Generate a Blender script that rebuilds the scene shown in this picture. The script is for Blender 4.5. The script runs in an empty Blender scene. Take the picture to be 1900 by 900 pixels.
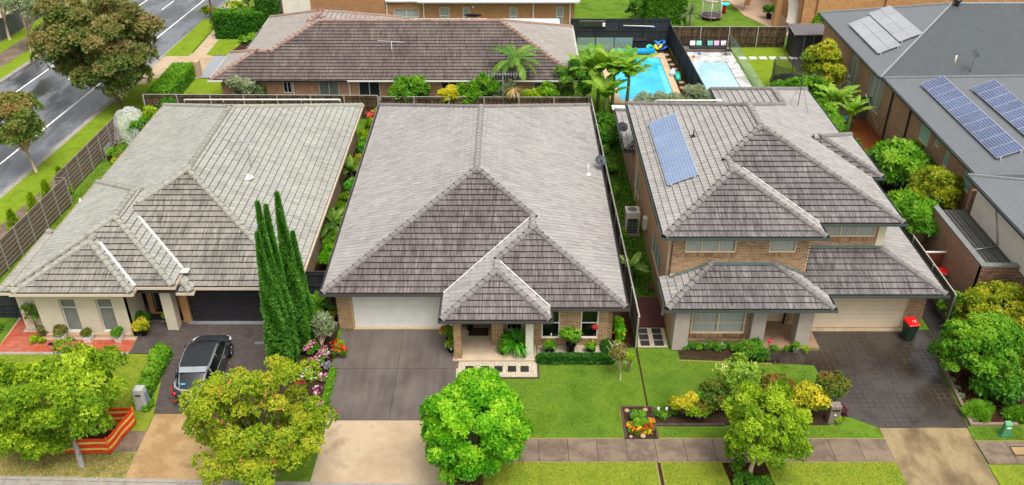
import bpy, math, random
import numpy as np
from mathutils import Vector, Matrix
random.seed(7)
RNG = np.random.default_rng(11)
SC = bpy.context.scene
COL = SC.collection

# ------------------------------------------------------------ camera, sky, sun, exposure
cam_d = bpy.data.cameras.new('camera'); cam = bpy.data.objects.new('camera', cam_d); COL.objects.link(cam)
cam_d.sensor_width = 36.0; cam_d.lens = 36.0 * 1643 / 1900
cam_d.clip_start = 0.5; cam_d.clip_end = 2000
cam.location = (0, 0, 26.5); cam.rotation_euler = (math.radians(90 - 32.1), 0, 0)
SC.camera = cam
SUN_EL, SUN_AZ = math.radians(66), math.radians(150)      # azimuth from +Y, clockwise positive
world = bpy.data.worlds.new('World'); SC.world = world; world.use_nodes = True
wn = world.node_tree; bg = wn.nodes['Background']
sky = wn.nodes.new('ShaderNodeTexSky'); sky.sky_type = 'NISHITA'; sky.sun_disc = False
sky.sun_elevation = SUN_EL; sky.sun_rotation = SUN_AZ
sky.air_density = 1.0; sky.dust_density = 6.0; sky.ozone_density = 0.6
hs = wn.nodes.new('ShaderNodeHueSaturation'); hs.inputs['Saturation'].default_value = 0.10
wn.links.new(sky.outputs[0], hs.inputs['Color']); wn.links.new(hs.outputs[0], bg.inputs[0])
bg.inputs[1].default_value = 0.15
sd = bpy.data.lights.new('sun', 'SUN'); sun = bpy.data.objects.new('sun', sd); COL.objects.link(sun)
sd.energy = 1.25; sd.angle = math.radians(24); sd.color = (1.0, 0.93, 0.83)
sdir = Vector((math.sin(SUN_AZ) * math.cos(SUN_EL), math.cos(SUN_AZ) * math.cos(SUN_EL), math.sin(SUN_EL)))
sun.rotation_euler = sdir.to_track_quat('Z', 'Y').to_euler()
SC.view_settings.view_transform = 'Standard'; SC.view_settings.look = 'None'
SC.view_settings.exposure = 0.58; SC.view_settings.gamma = 1.0

# ------------------------------------------------------------ helpers: colour and materials
def hx(s):
    s = s.lstrip('#'); c = [int(s[i:i + 2], 16) / 255 for i in (0, 2, 4)]
    return tuple((v / 12.92 if v <= .04045 else ((v + .055) / 1.055) ** 2.4) for v in c) + (1.0,)

class NT:
    def __init__(s, name):
        s.m = bpy.data.materials.new(name); s.m.use_nodes = True
        s.t = s.m.node_tree; s.b = s.t.nodes['Principled BSDF']; s.o = s.t.nodes['Material Output']
    def n(s, typ, **kw):
        nd = s.t.nodes.new(typ)
        for k, v in kw.items():
            if k.startswith('i_'):
                key = k[2:]
                nd.inputs[int(key) if key.isdigit() else key.replace('_', ' ')].default_value = v
            else: setattr(nd, k, v)
        return nd
    def l(s, a, b): s.t.links.new(a, b)
    def pos(s, scale=(1, 1, 1)):
        g = s.n('ShaderNodeNewGeometry'); mp = s.n('ShaderNodeMapping'); mp.inputs['Scale'].default_value = scale
        s.l(g.outputs['Position'], mp.inputs['Vector']); return mp.outputs[0]
    def noise(s, vec, scale, detail=4, rough=.6):
        nd = s.n('ShaderNodeTexNoise'); nd.inputs['Scale'].default_value = scale
        nd.inputs['Detail'].default_value = detail; nd.inputs['Roughness'].default_value = rough
        s.l(vec, nd.inputs['Vector']); return nd.outputs[0]
    def ramp(s, fac, stops):
        r = s.n('ShaderNodeValToRGB'); e = r.color_ramp.elements
        while len(e) < len(stops): e.new(.5)
        for el, (p, c) in zip(e, stops):
            el.position = p; el.color = c if isinstance(c, tuple) and len(c) == 4 else hx(c)
        s.l(fac, r.inputs[0]); return r.outputs[0]
    def mix(s, fac, a, b, mode='MIX'):
        m = s.n('ShaderNodeMix', data_type='RGBA', blend_type=mode)
        for sock, v in ((m.inputs[0], fac), (m.inputs[6], a), (m.inputs[7], b)):
            if hasattr(v, 'is_output'): s.l(v, sock)
            else: sock.default_value = v
        return m.outputs[2]
    def math(s, op, a, b=0.0, clamp=False):
        m = s.n('ShaderNodeMath', operation=op, use_clamp=clamp)
        for sock, v in ((m.inputs[0], a), (m.inputs[1], b)):
            if hasattr(v, 'is_output'): s.l(v, sock)
            else: sock.default_value = v
        return m.outputs[0]
    def rnd(s):     # per-piece random: object random + island random
        g = s.n('ShaderNodeNewGeometry'); oi = s.n('ShaderNodeObjectInfo')
        return s.math('FRACT', s.math('ADD', g.outputs['Random Per Island'], oi.outputs['Random']))
    def bump(s, h, dist, strength=1.0):
        b = s.n('ShaderNodeBump'); b.inputs['Distance'].default_value = dist; b.inputs['Strength'].default_value = strength
        s.l(h, b.inputs['Height']); s.l(b.outputs[0], s.b.inputs['Normal'])
    def fin(s, col=None, rough=.8, spec=.3, metal=0.0):
        if col is not None:
            if hasattr(col, 'is_output'): s.l(col, s.b.inputs['Base Color'])
            else: s.b.inputs['Base Color'].default_value = col
        if hasattr(rough, 'is_output'): s.l(rough, s.b.inputs['Roughness'])
        else: s.b.inputs['Roughness'].default_value = rough
        s.b.inputs['Specular IOR Level'].default_value = spec; s.b.inputs['Metallic'].default_value = metal
        return s.m

def plain(name, c, rough=.6, spec=.3, metal=0.0, var=.12, sc=3.0, bump=0.0):
    t = NT(name); p = t.pos(); f = t.noise(p, sc, 5)
    c = hx(c) if isinstance(c, str) else c
    d = tuple(v * (1 - var) for v in c[:3]) + (1,); e = tuple(min(1, v * (1 + var)) for v in c[:3]) + (1,)
    col = t.ramp(f, [(.3, d), (.7, e)])
    if bump: t.bump(t.noise(p, sc * 12, 3), bump)
    return t.fin(col, rough, spec, metal)

def mottled(name, cols, sc=2.0, fine=40.0, rough=.9, spec=.2, bump=.004, finew=.35, aniso=(1, 1, 1), var=0.0, wet=None):
    """large noise through a ramp of colours, multiplied by fine grain"""
    t = NT(name); p = t.pos(aniso)
    f = t.noise(p, sc, 6, .65)
    n = len(cols); col = t.ramp(f, [(.28 + .44 * i / max(1, n - 1), c) for i, c in enumerate(cols)])
    g = t.noise(t.pos(), fine, 3, .7)
    gr = t.ramp(g, [(.3, (1 - finew, 1 - finew, 1 - finew, 1)), (.7, (1, 1, 1, 1))])
    col = t.mix(1.0, col, gr, 'MULTIPLY')
    if var:
        r = t.rnd(); v = t.ramp(r, [(0, (1 - var, 1 - var, 1 - var, 1)), (1, (1, 1, 1, 1))])
        col = t.mix(1.0, col, v, 'MULTIPLY')
    if bump: t.bump(g, bump)
    if wet:
        rf = t.noise(t.pos(), wet[0], 3); rough = t.ramp(rf, [(.42, (wet[1],) * 3 + (1,)), (.62, (wet[2],) * 3 + (1,))])
    return t.fin(col, rough, spec)

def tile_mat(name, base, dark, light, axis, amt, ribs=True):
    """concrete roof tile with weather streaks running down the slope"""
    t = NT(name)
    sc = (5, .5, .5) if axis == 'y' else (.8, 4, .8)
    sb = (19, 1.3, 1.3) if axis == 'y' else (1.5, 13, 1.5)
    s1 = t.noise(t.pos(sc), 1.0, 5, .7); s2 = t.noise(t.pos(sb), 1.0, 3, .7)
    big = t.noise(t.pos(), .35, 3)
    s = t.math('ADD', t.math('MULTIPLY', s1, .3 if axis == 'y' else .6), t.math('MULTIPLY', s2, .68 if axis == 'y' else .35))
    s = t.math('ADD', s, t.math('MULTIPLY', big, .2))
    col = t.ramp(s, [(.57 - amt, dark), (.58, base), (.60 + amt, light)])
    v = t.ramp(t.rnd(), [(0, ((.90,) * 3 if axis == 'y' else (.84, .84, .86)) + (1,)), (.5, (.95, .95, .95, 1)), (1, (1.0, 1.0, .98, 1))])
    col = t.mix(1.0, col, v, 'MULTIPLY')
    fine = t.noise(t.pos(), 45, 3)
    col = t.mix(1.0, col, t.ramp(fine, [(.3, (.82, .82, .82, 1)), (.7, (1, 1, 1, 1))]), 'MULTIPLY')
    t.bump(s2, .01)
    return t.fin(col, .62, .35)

def brick_mat(name, c1, c2, mortar, bump=.01):
    t = NT(name)
    g = t.n('ShaderNodeNewGeometry'); sx = t.n('ShaderNodeSeparateXYZ'); sn = t.n('ShaderNodeSeparateXYZ')
    t.l(g.outputs['Position'], sx.inputs[0]); t.l(g.outputs['True Normal'], sn.inputs[0])
    isx = t.math('GREATER_THAN', t.math('ABSOLUTE', sn.outputs[0]), .5)
    u = t.n('ShaderNodeMix', data_type='FLOAT'); t.l(isx, u.inputs[0]); t.l(sx.outputs[0], u.inputs[2]); t.l(sx.outputs[1], u.inputs[3])
    cb = t.n('ShaderNodeCombineXYZ'); t.l(u.outputs[0], cb.inputs[0]); t.l(sx.outputs[2], cb.inputs[1])
    b = t.n('ShaderNodeTexBrick'); t.l(cb.outputs[0], b.inputs['Vector'])
    b.inputs['Scale'].default_value = 1; b.inputs['Brick Width'].default_value = .24; b.inputs['Row Height'].default_value = .086
    b.inputs['Mortar Size'].default_value = .011; b.inputs['Mortar Smooth'].default_value = .1; b.inputs['Bias'].default_value = 0
    b.inputs['Color1'].default_value = hx(c1); b.inputs['Color2'].default_value = hx(c2); b.inputs['Mortar'].default_value = hx(mortar)
    n = t.noise(t.pos(), 2.2, 4); col = t.mix(1.0, b.outputs[0], t.ramp(n, [(.3, (.82, .82, .82, 1)), (.7, (1.05, 1.03, 1, 1))]), 'MULTIPLY')
    t.bump(t.math('SUBTRACT', 1.0, b.outputs[1]), bump)
    return t.fin(col, .88, .2)

def brick_piece_mat(name, cols):
    t = NT(name); r = t.rnd(); n = len(cols)
    col = t.ramp(r, [(i / (n - 1), c) for i, c in enumerate(cols)])
    g = t.noise(t.pos(), 60, 3); col = t.mix(1.0, col, t.ramp(g, [(.3, (.75, .75, .75, 1)), (.7, (1, 1, 1, 1))]), 'MULTIPLY')
    t.bump(g, .004); return t.fin(col, .85, .25)

def leaf_mat(name, stops, trans=.35, rough=.5, spec=.35):
    t = NT(name); a = t.n('ShaderNodeAttribute', attribute_name='tint')
    n = len(stops); col = t.ramp(a.outputs['Fac'], [(i / (n - 1), c) for i, c in enumerate(stops)])
    t.fin(col, rough, spec)
    tr = t.n('ShaderNodeBsdfTranslucent'); t.l(t.mix(1.0, col, (1.0, 1.0, .55, 1), 'MULTIPLY'), tr.inputs[0])
    mx = t.n('ShaderNodeMixShader'); mx.inputs[0].default_value = trans
    t.l(t.b.outputs[0], mx.inputs[1]); t.l(tr.outputs[0], mx.inputs[2]); t.l(mx.outputs[0], t.o.inputs[0])
    return t.m

def glass_mat(name, tint, alpha=.55, rough=.04):
    t = NT(name); t.fin(hx(tint), rough, .8)
    tr = t.n('ShaderNodeBsdfTransparent'); mx = t.n('ShaderNodeMixShader'); mx.inputs[0].default_value = alpha
    t.l(tr.outputs[0], mx.inputs[1]); t.l(t.b.outputs[0], mx.inputs[2]); t.l(mx.outputs[0], t.o.inputs[0])
    return t.m

def stripes(name, c1, c2, period, axis, duty=.5, rough=.6, spec=.3, bump=.0, metal=0.0):
    """ribbing or board pattern of small relief along an axis"""
    t = NT(name); g = t.n('ShaderNodeNewGeometry'); sx = t.n('ShaderNodeSeparateXYZ'); t.l(g.outputs['Position'], sx.inputs[0])
    f = t.math('FRACT', t.math('DIVIDE', sx.outputs['XYZ'.index(axis)], period))
    st = t.math('GREATER_THAN', f, duty); n = t.noise(t.pos(), 1.5, 5)
    col = t.mix(st, hx(c1), hx(c2)); col = t.mix(1.0, col, t.ramp(n, [(.3, (.88, .88, .88, 1)), (.7, (1, 1, 1, 1))]), 'MULTIPLY')
    if bump: t.bump(st, bump)
    return t.fin(col, rough, spec, metal)

# ------------------------------------------------------------ helpers: objects and meshes
WLOC = {}
def tag(o, label=None, cat=None, group=None, kind=None):
    if label: o['label'] = label
    if cat: o['category'] = cat
    if group: o['group'] = group
    if kind: o['kind'] = kind
    return o
def thing(name, loc, label, cat, group=None):
    o = bpy.data.objects.new(name, None); COL.objects.link(o); o.location = loc; o.empty_display_size = .3
    return tag(o, label, cat, group)
def attach(o, parent):
    if parent is None: return
    o.parent = parent
    if parent.type == 'EMPTY': o.matrix_parent_inverse = Matrix.Translation(-Vector(parent.location))
def link(name, me, mats, parent=None, kind=None):
    o = bpy.data.objects.new(name, me); COL.objects.link(o)
    for m in (mats if isinstance(mats, (list, tuple)) else [mats]):
        if len(me.materials) < (len(mats) if isinstance(mats, (list, tuple)) else 1): me.materials.append(m)
    attach(o, parent)
    if kind: o['kind'] = kind
    return o
def kids(o): return [c for c in bpy.data.objects if c.parent == o]
def copy_tree(o, parent=None):
    c = o.copy(); COL.objects.link(c)
    if parent is not None: c.parent = parent
    for k in kids(o): copy_tree(k, c)
    return c

class MB:
    def __init__(s): s.v = []; s.f = []; s.m = []; s.sm = []
    def add(s, vs, fs, mi=0, smooth=False):
        b = len(s.v); s.v += [tuple(v) for v in vs]
        for f in fs: s.f.append(tuple(i + b for i in f)); s.m.append(mi); s.sm.append(smooth)
        return s
    def box(s, x0, x1, y0, y1, z0, z1, mi=0):
        vs = [(x, y, z) for z in (z0, z1) for y in (y0, y1) for x in (x0, x1)]
        return s.add(vs, [(0, 2, 3, 1), (4, 5, 7, 6), (0, 1, 5, 4), (2, 6, 7, 3), (0, 4, 6, 2), (1, 3, 7, 5)], mi)
    def obox(s, c, hx_, hy, hz, ang=0, mi=0, tilt=None):
        M = Matrix.Rotation(ang, 4, 'Z')
        if tilt is not None: M = M @ tilt
        vs = [Vector(c) + M @ Vector((a * hx_, b * hy, d * hz)) for d in (-1, 1) for b in (-1, 1) for a in (-1, 1)]
        return s.add(vs, [(0, 2, 3, 1), (4, 5, 7, 6), (0, 1, 5, 4), (2, 6, 7, 3), (0, 4, 6, 2), (1, 3, 7, 5)], mi)
    def tube(s, pts, rads, n=8, mi=0, cap=True, smooth=True):
        pts = [Vector(p) for p in pts]
        if not hasattr(rads, '__len__'): rads = [rads] * len(pts)
        vs = []; 
        for i, p in enumerate(pts):
            d = (pts[min(i + 1, len(pts) - 1)] - pts[max(i - 1, 0)]); d = d.normalized() if d.length > 1e-9 else Vector((0, 0, 1))
            a = Vector((1, 0, 0)) if abs(d.x) < .9 else Vector((0, 1, 0))
            u = d.cross(a).normalized(); w = d.cross(u)
            for k in range(n):
                t = 2 * math.pi * k / n; vs.append(p + (u * math.cos(t) + w * math.sin(t)) * rads[i])
        fs = [(i * n + k, i * n + (k + 1) % n, (i + 1) * n + (k + 1) % n, (i + 1) * n + k) for i in range(len(pts) - 1) for k in range(n)]
        if cap: fs += [tuple(range(n)), tuple(reversed(range((len(pts) - 1) * n, len(pts) * n)))]
        return s.add(vs, fs, mi, smooth)
    def lathe(s, c, prof, n=14, mi=0, smooth=True):
        vs = [(c[0] + r * math.cos(2 * math.pi * k / n), c[1] + r * math.sin(2 * math.pi * k / n), c[2] + z) for r, z in prof for k in range(n)]
        fs = [(i * n + k, i * n + (k + 1) % n, (i + 1) * n + (k + 1) % n, (i + 1) * n + k) for i in range(len(prof) - 1) for k in range(n)]
        fs += [tuple(reversed(range(n))), tuple(range((len(prof) - 1) * n, len(prof) * n))]
        return s.add(vs, fs, mi, smooth)
    def prism(s, poly, z0, z1, mi=0):
        n = len(poly); vs = [(x, y, z0) for x, y in poly] + [(x, y, z1) for x, y in poly]
        return s.add(vs, [tuple(range(n)), tuple(range(n, 2 * n))] + [(i, (i + 1) % n, n + (i + 1) % n, n + i) for i in range(n)], mi)
    def build(s, name, mats, parent=None, kind=None, bevel=0, fix=True):
        me = bpy.data.meshes.new(name); me.from_pydata(s.v, [], s.f)
        me.polygons.foreach_set('material_index', s.m); me.polygons.foreach_set('use_smooth', s.sm)
        if fix and len(s.f) < 60000:
            import bmesh
            bm = bmesh.new(); bm.from_mesh(me); bmesh.ops.delete(bm, geom=[v_ for v_ in bm.verts if not v_.link_faces], context='VERTS'); bmesh.ops.recalc_face_normals(bm, faces=bm.faces); bm.to_mesh(me); bm.free()
        me.update(); o = link(name, me, mats, parent, kind)
        if bevel:
            b = o.modifiers.new('bevel', 'BEVEL'); b.width = bevel; b.segments = 2; b.limit_method = 'ANGLE'
        return o
def poly_area(p): return sum(p[i][0] * p[(i + 1) % len(p)][1] - p[(i + 1) % len(p)][0] * p[i][1] for i in range(len(p))) / 2
def sheet(name, pts, z, m, top=True, kind='structure', thick=0.0, parent=None):
    if poly_area(pts) < 0: pts = pts[::-1]
    b = MB()
    if thick: b.prism(pts, z - thick, z)
    else: b.add([(x, y, z) for x, y in pts], [tuple(range(len(pts)))])
    return b.build(name, m, parent, kind, fix=bool(thick))
def clip(poly, a, b, c):    # keep a*s + b*r <= c
    out = []
    for i in range(len(poly)):
        p, q = poly[i], poly[(i + 1) % len(poly)]
        dp, dq = a * p[0] + b * p[1] - c, a * q[0] + b * q[1] - c
        if dp <= 0: out.append(p)
        if (dp < 0 < dq) or (dq < 0 < dp):
            t = dp / (dp - dq); out.append((p[0] + t * (q[0] - p[0]), p[1] + t * (q[1] - p[1])))
    return out
def inst(name, me, M, parent):
    o = bpy.data.objects.new(name, me); COL.objects.link(o)
    if parent is not None:
        o.parent = parent
        if parent.type == 'EMPTY': o.matrix_parent_inverse = Matrix.Translation(-Vector(parent.location))
    o.matrix_basis = M
    return o
CAM = Vector((0, 0, 26.5))

# ------------------------------------------------------------ hip roofs covered with real tiles
def roofing(parent, rects, mats, tanp=.4142, tw=.30, nparts=300, lift=.058, gutter=True, darkcaps=True, ridgem=None, gcol=None):
    """rects: (x0,x1,y0,y1,ze). mats: front tile, side tile, nose, cap, underlay"""
    mf, ms, mn, mc, mu = mats
    cuts = [q_[5] if len(q_) > 5 else 1e9 for q_ in rects]; rects = [q_[:5] for q_ in rects]   # optional y where a roof stops against a wall
    def H(i, x, y):
        x0, x1, y0, y1, ze = rects[i]; d = min(x - x0, x1 - x, y - y0, y1 - y)
        return ze + tanp * d if d > -1e-6 and y <= cuts[i] else -99
    ub = MB()
    for i, (x0, x1, y0, y1, ze) in enumerate(rects):
        o = -.012 - .005 * i; W, D = x1 - x0, y1 - y0; r = min(W, D) / 2; zt = ze + tanp * r + o; zb = ze - .05 - .004 * i
        e = .02 + .004 * i; X0, X1, Y0, Y1 = x0 + e, x1 - e, y0 + e, y1 - e
        if W <= D: a, b = (x0 + r, y0 + r), (x0 + r, y1 - r)
        else: a, b = (x0 + r, y0 + r), (x1 - r, y0 + r)
        vs = [(X0, Y0, ze + o), (X1, Y0, ze + o), (X1, Y1, ze + o), (X0, Y1, ze + o), (a[0], a[1], zt), (b[0], b[1], zt),
              (X0, Y0, zb), (X1, Y0, zb), (X1, Y1, zb), (X0, Y1, zb)]
        if W <= D: fs = [(0, 1, 4), (1, 2, 5, 4), (2, 3, 5), (3, 0, 4, 5)]
        else: fs = [(0, 1, 5, 4), (1, 2, 5), (2, 3, 4, 5), (3, 0, 4)]
        if cuts[i] < y1:
            k_ = cuts[i] - y0; zc_ = ze + tanp * k_ + o; yc = cuts[i]
            ub.add([(X0, Y0, ze + o), (X1, Y0, ze + o), (X1, yc, ze + o), (X0, yc, ze + o), (x0 + k_, yc, zc_), (x1 - k_, yc, zc_), (X0, Y0, zb), (X1, Y0, zb), (X1, yc, zb), (X0, yc, zb)],
                   [(0, 1, 5, 4), (1, 2, 5), (0, 4, 3), (3, 4, 5, 2), (6, 9, 8, 7), (0, 6, 7, 1), (1, 7, 8, 2), (2, 8, 9, 3), (3, 9, 6, 0)]); continue
        ub.add(vs, fs + [(6, 9, 8, 7), (0, 6, 7, 1), (1, 7, 8, 2), (2, 8, 9, 3), (3, 9, 6, 0)])
    under = ub.build('roof', mu, parent)
    g = .345 * math.cos(math.atan(tanp)); full = []; sb = MB(); seen = set()
    cg = .005
    def tile_verts(poly, ra, rb, jl=0.0):
        top = []; bot = []
        for (s_, r_) in poly:
            l = (lift + jl) * (1 - (r_ - ra) / (rb - ra)) + .006
            top.append((s_, r_, tanp * r_ + l)); bot.append((s_, r_, tanp * r_ - .004))
        return top, bot
    for i, (x0, x1, y0, y1, ze) in enumerate(rects):
        for face in 'FLRB':
            if face in 'FB': s0, s1, lim = x0, x1, (y1 - y0) / 2
            else: s0, s1, lim = y0, y1, (x1 - x0) / 2
            lim = min(lim, (s1 - s0) / 2)
            def W(s_, r_):
                return (s_, y0 + r_) if face == 'F' else (s_, y1 - r_) if face == 'B' else (x0 + r_, s_) if face == 'L' else (x1 - r_, s_)
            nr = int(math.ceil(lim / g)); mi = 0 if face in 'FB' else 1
            for k in range(nr):
                ra, rb = k * g, (k + 1) * g + .012
                off = (k % 2) * tw * .5
                j0 = int(math.floor((s0 + ra - off) / tw)); j1 = int(math.ceil((s1 - ra - off) / tw))
                for j in range(j0, j1 + 1):
                    cg = .002 if face in 'FB' else .013
                    a, b = j * tw + off + cg, (j + 1) * tw + off - cg
                    if b < s0 + ra or a > s1 - ra: continue
                    q = [(a, ra), (b, ra), (b, rb), (a, rb)]
                    isfull = a >= s0 + rb and b <= s1 - rb and rb <= lim
                    if not isfull:
                        q = clip(q, -1, 1, -s0); q = clip(q, 1, 1, s1) if q else q; q = clip(q, 0, 1, lim) if q else q
                        if len(q) < 3 or abs(poly_area(q)) < .002: continue
                    cx, cy = sum(p[0] for p in q) / len(q), sum(p[1] for p in q) / len(q)
                    wx, wy = W(cx, cy); hz = ze + tanp * cy; drop = wy > cuts[i]
                    for jj in range(len(rects)):
                        if jj == i: continue
                        h2 = H(jj, wx, wy)
                        if h2 > hz + .09: drop = True; break
                        if abs(h2 - hz) < .02 and not isfull:      # the other roof lays a whole tile here
                            if all(abs(H(jj, *W(s_, r_)) - ze - tanp * r_) < .02 for s_, r_ in ((a, ra), (b, ra), (b, rb), (a, rb))): drop = True; break
                            if jj < i and all(abs(H(jj, *W(s_, r_)) - ze - tanp * r_) < .02 for s_, r_ in q): drop = True; break
                    if drop: continue
                    if isfull:
                        key = (face, round(wx, 2), round(wy, 2), round(hz, 1))
                        if key in seen: continue
                        seen.add(key)
                        if face == 'F': M = Matrix(((1, 0, 0, a), (0, 1, 0, y0 + ra), (0, 0, 1, ze + tanp * ra), (0, 0, 0, 1)))
                        elif face == 'B': M = Matrix(((-1, 0, 0, b), (0, -1, 0, y1 - ra), (0, 0, 1, ze + tanp * ra), (0, 0, 0, 1)))
                        elif face == 'L': M = Matrix(((0, 1, 0, x0 + ra), (-1, 0, 0, b), (0, 0, 1, ze + tanp * ra), (0, 0, 0, 1)))
                        else: M = Matrix(((0, -1, 0, x1 - ra), (1, 0, 0, a), (0, 0, 1, ze + tanp * ra), (0, 0, 0, 1)))
                        vis = 0 if face != 'B' else 500
                        full.append(((Vector((wx, wy, hz)) - CAM).length + vis, mi, M, len(full)))
                    else:
                        jl = random.uniform(-.002, .003)
                        top, bot = tile_verts(q, ra, rb, jl)
                        n = len(q)
                        vs = [(*W(s_, r_), ze + z_) for s_, r_, z_ in top] + [(*W(s_, r_), ze + z_) for s_, r_, z_ in bot]
                        base = len(sb.v); sb.v += vs
                        sb.f.append(tuple(base + t for t in range(n))); sb.m.append(mi); sb.sm.append(False)
                        for t in range(n):
                            u = (t + 1) % n; nose = abs(q[t][1] - ra) < 1e-6 and abs(q[u][1] - ra) < 1e-6
                            sb.f.append((base + t, base + n + t, base + n + u, base + u)); sb.m.append(2 if nose else mi); sb.sm.append(False)
    full.sort(key=lambda t: (t[0], t[3]))
    def tmesh(mi):
        cg = .002 if mi == 0 else .013; top, bot = tile_verts([(0, 0), (tw - 2 * cg, 0), (tw - 2 * cg, g + .012), (0, g + .012)], 0, g + .012)
        me = bpy.data.meshes.new('roof_tile')
        me.from_pydata(top + bot, [], [(0, 1, 2, 3), (0, 4, 5, 1), (1, 5, 6, 2), (2, 6, 7, 3), (3, 7, 4, 0)])
        me.polygons.foreach_set('material_index', [0, 1, 0, 0, 0])
        for m in (mf if mi == 0 else ms, mn): me.materials.append(m)
        return me, top + bot
    tm = [tmesh(0), tmesh(1)]
    for n_, (d, mi, M, _) in enumerate(full):
        if n_ < nparts: inst('roof_tile', tm[mi][0], M, under)
        else:
            base = len(sb.v); jl = random.uniform(-.002, .003)
            sb.v += [tuple(M @ (Vector(v) + Vector((0, 0, jl if q_ < 2 else 0)))) for q_, v in enumerate(tm[mi][1])]
            for f, m_ in (((0, 1, 2, 3), mi), ((0, 4, 5, 1), 2), ((1, 5, 6, 2), mi), ((2, 6, 7, 3), mi), ((3, 7, 4, 0), mi)):
                sb.f.append(tuple(base + t for t in f)); sb.m.append(m_); sb.sm.append(False)
    sb.build('roof_tile', [mf, ms, mn], under, 'stuff', fix=True)
    # hip and ridge caps
    L = .40; cb = MB(); ring = [(-.15, -.05), (-.125, .045), (-.055, .095), (.055, .095), (.125, .045), (.15, -.05)]
    def capmesh(end):
        b = MB(); v = []
        for y_, s_, dz in ((0, 1.14, .028), (L + .03, .93, 0)): v += [(x * s_, y_, z * s_ + dz) for x, z in ring]
        n = len(ring)
        b.add(v, [(i_, i_ + 1, n + i_ + 1, n + i_) for i_ in range(n - 1)], 0)
        b.add(v, [tuple(range(n))], 1)
        me = bpy.data.meshes.new('ridge_cap'); me.from_pydata(b.v, [], b.f); me.polygons.foreach_set('material_index', b.m)
        me.materials.append(mc); me.materials.append(end); return me
    cm = capmesh(mn if darkcaps else mc)
    if ridgem is not None: mc = ridgem
    cmr = capmesh(mc); caps = []
    for i, (x0, x1, y0, y1, ze) in enumerate(rects):
        W_, D_ = x1 - x0, y1 - y0; r = min(W_, D_) / 2; zt = ze + tanp * r
        if W_ <= D_: A, B = Vector((x0 + r, y0 + r, zt)), Vector((x0 + r, y1 - r, zt))
        else: A, B = Vector((x0 + r, y0 + r, zt)), Vector((x1 - r, y0 + r, zt))
        segs = [(Vector((x0, y0, ze)), A), (Vector((x1, y0, ze)), A if W_ <= D_ else B), (Vector((x0, y1, ze)), B if W_ <= D_ else A), (Vector((x1, y1, ze)), B), (A, B)]
        for a, b in segs:
            d = b - a
            if d.length < .3: continue
            n = int(d.length / L); dn = d.normalized(); side = dn.cross(Vector((0, 0, 1))).normalized(); up = side.cross(dn)
            for k in range(n + 1):
                p = a + dn * (k * L + .02); mid = p + dn * .2
                if (mid - a).length > d.length + .1: break
                if mid.y > cuts[i] - .1: continue
                if any(H(j, mid.x, mid.y) > mid.z + .07 for j in range(len(rects)) if j != i): continue
                if any(max(H(j, mid.x + side.x * q, mid.y + side.y * q) for j in range(len(rects))) > mid.z - .04 for q in (-.3, .3)): continue
                p = p + Vector((0, 0, .03))
                M = Matrix(((side.x, dn.x, up.x, p.x), (side.y, dn.y, up.y, p.y), (side.z, dn.z, up.z, p.z), (0, 0, 0, 1)))
                caps.append((M, abs(dn.z) < .05))
    for M, flat in caps[:300]: inst('ridge_cap', cmr if flat else cm, M, under)
    # gutters with fascia
    if gutter:
        gb = MB()
        for i, (x0, x1, y0, y1, ze) in enumerate(rects):
            z1 = ze + .03 + .003 * i; z0 = z1 - .13; w = .12; t = .012
            for face in 'FBLR':
                a0, a1 = (x0, x1) if face in 'FB' else (y0, min(y1, cuts[i]))
                if face == 'B' and cuts[i] < y1: continue
                def P2(s_): return (s_, y0 - .06) if face == 'F' else (s_, y1 + .06) if face == 'B' else (x0 - .06, s_) if face == 'L' else (x1 + .06, s_)
                step = .1; runs = []; cur = None; s_ = a0
                while s_ < a1 - 1e-6:
                    e_ = min(s_ + step, a1); px, py_ = P2((s_ + e_) / 2)
                    ok = all(H(j, px, py_) < ze - .04 for j in range(len(rects)) if j != i)
                    if ok: cur = [s_, e_] if cur is None else [cur[0], e_]
                    elif cur: runs.append(cur); cur = None
                    s_ = e_
                if cur: runs.append(cur)
                for a, b in runs:
                    if b - a < .25: continue
                    if face in 'LR': a_, b_ = a + .0, b - .0
                    else: a_, b_ = (a - w if abs(a - a0) < 1e-6 else a), (b + w if abs(b - a1) < 1e-6 else b)
                    if face == 'F':
                        gb.box(a_, b_, y0 - w, y0 - w + t, z0, z1); gb.box(a_ + .001, b_ - .001, y0 - w + t, y0 - .012, z0, z0 + t); gb.box(a_ + .002, b_ - .002, y0 - .012, y0 + .01, z0 - .05, z1 - .05)
                    elif face == 'B':
                        gb.box(a_, b_, y1 + w - t, y1 + w, z0, z1); gb.box(a_ + .001, b_ - .001, y1 + .012, y1 + w - t, z0, z0 + t)
                    elif face == 'L':
                        gb.box(x0 - w, x0 - w + t, a_, b_, z0, z1); gb.box(x0 - w + t, x0 - .012, a_ + .001, b_ - .001, z0 + .001, z0 + t); gb.box(x0 - .012, x0 + .01, a_ + .002, b_ - .002, z0 - .05, z1 - .05)
                    else:
                        gb.box(x1 + w - t, x1 + w, a_, b_, z0, z1); gb.box(x1 + .012, x1 + w - t, a_ + .001, b_ - .001, z0 + .001, z0 + t); gb.box(x1 - .01, x1 + .012, a_ + .002, b_ - .002, z0 - .05, z1 - .05)
        gb.build('gutter', gcol, under, fix=False)
    return under, H

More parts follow.
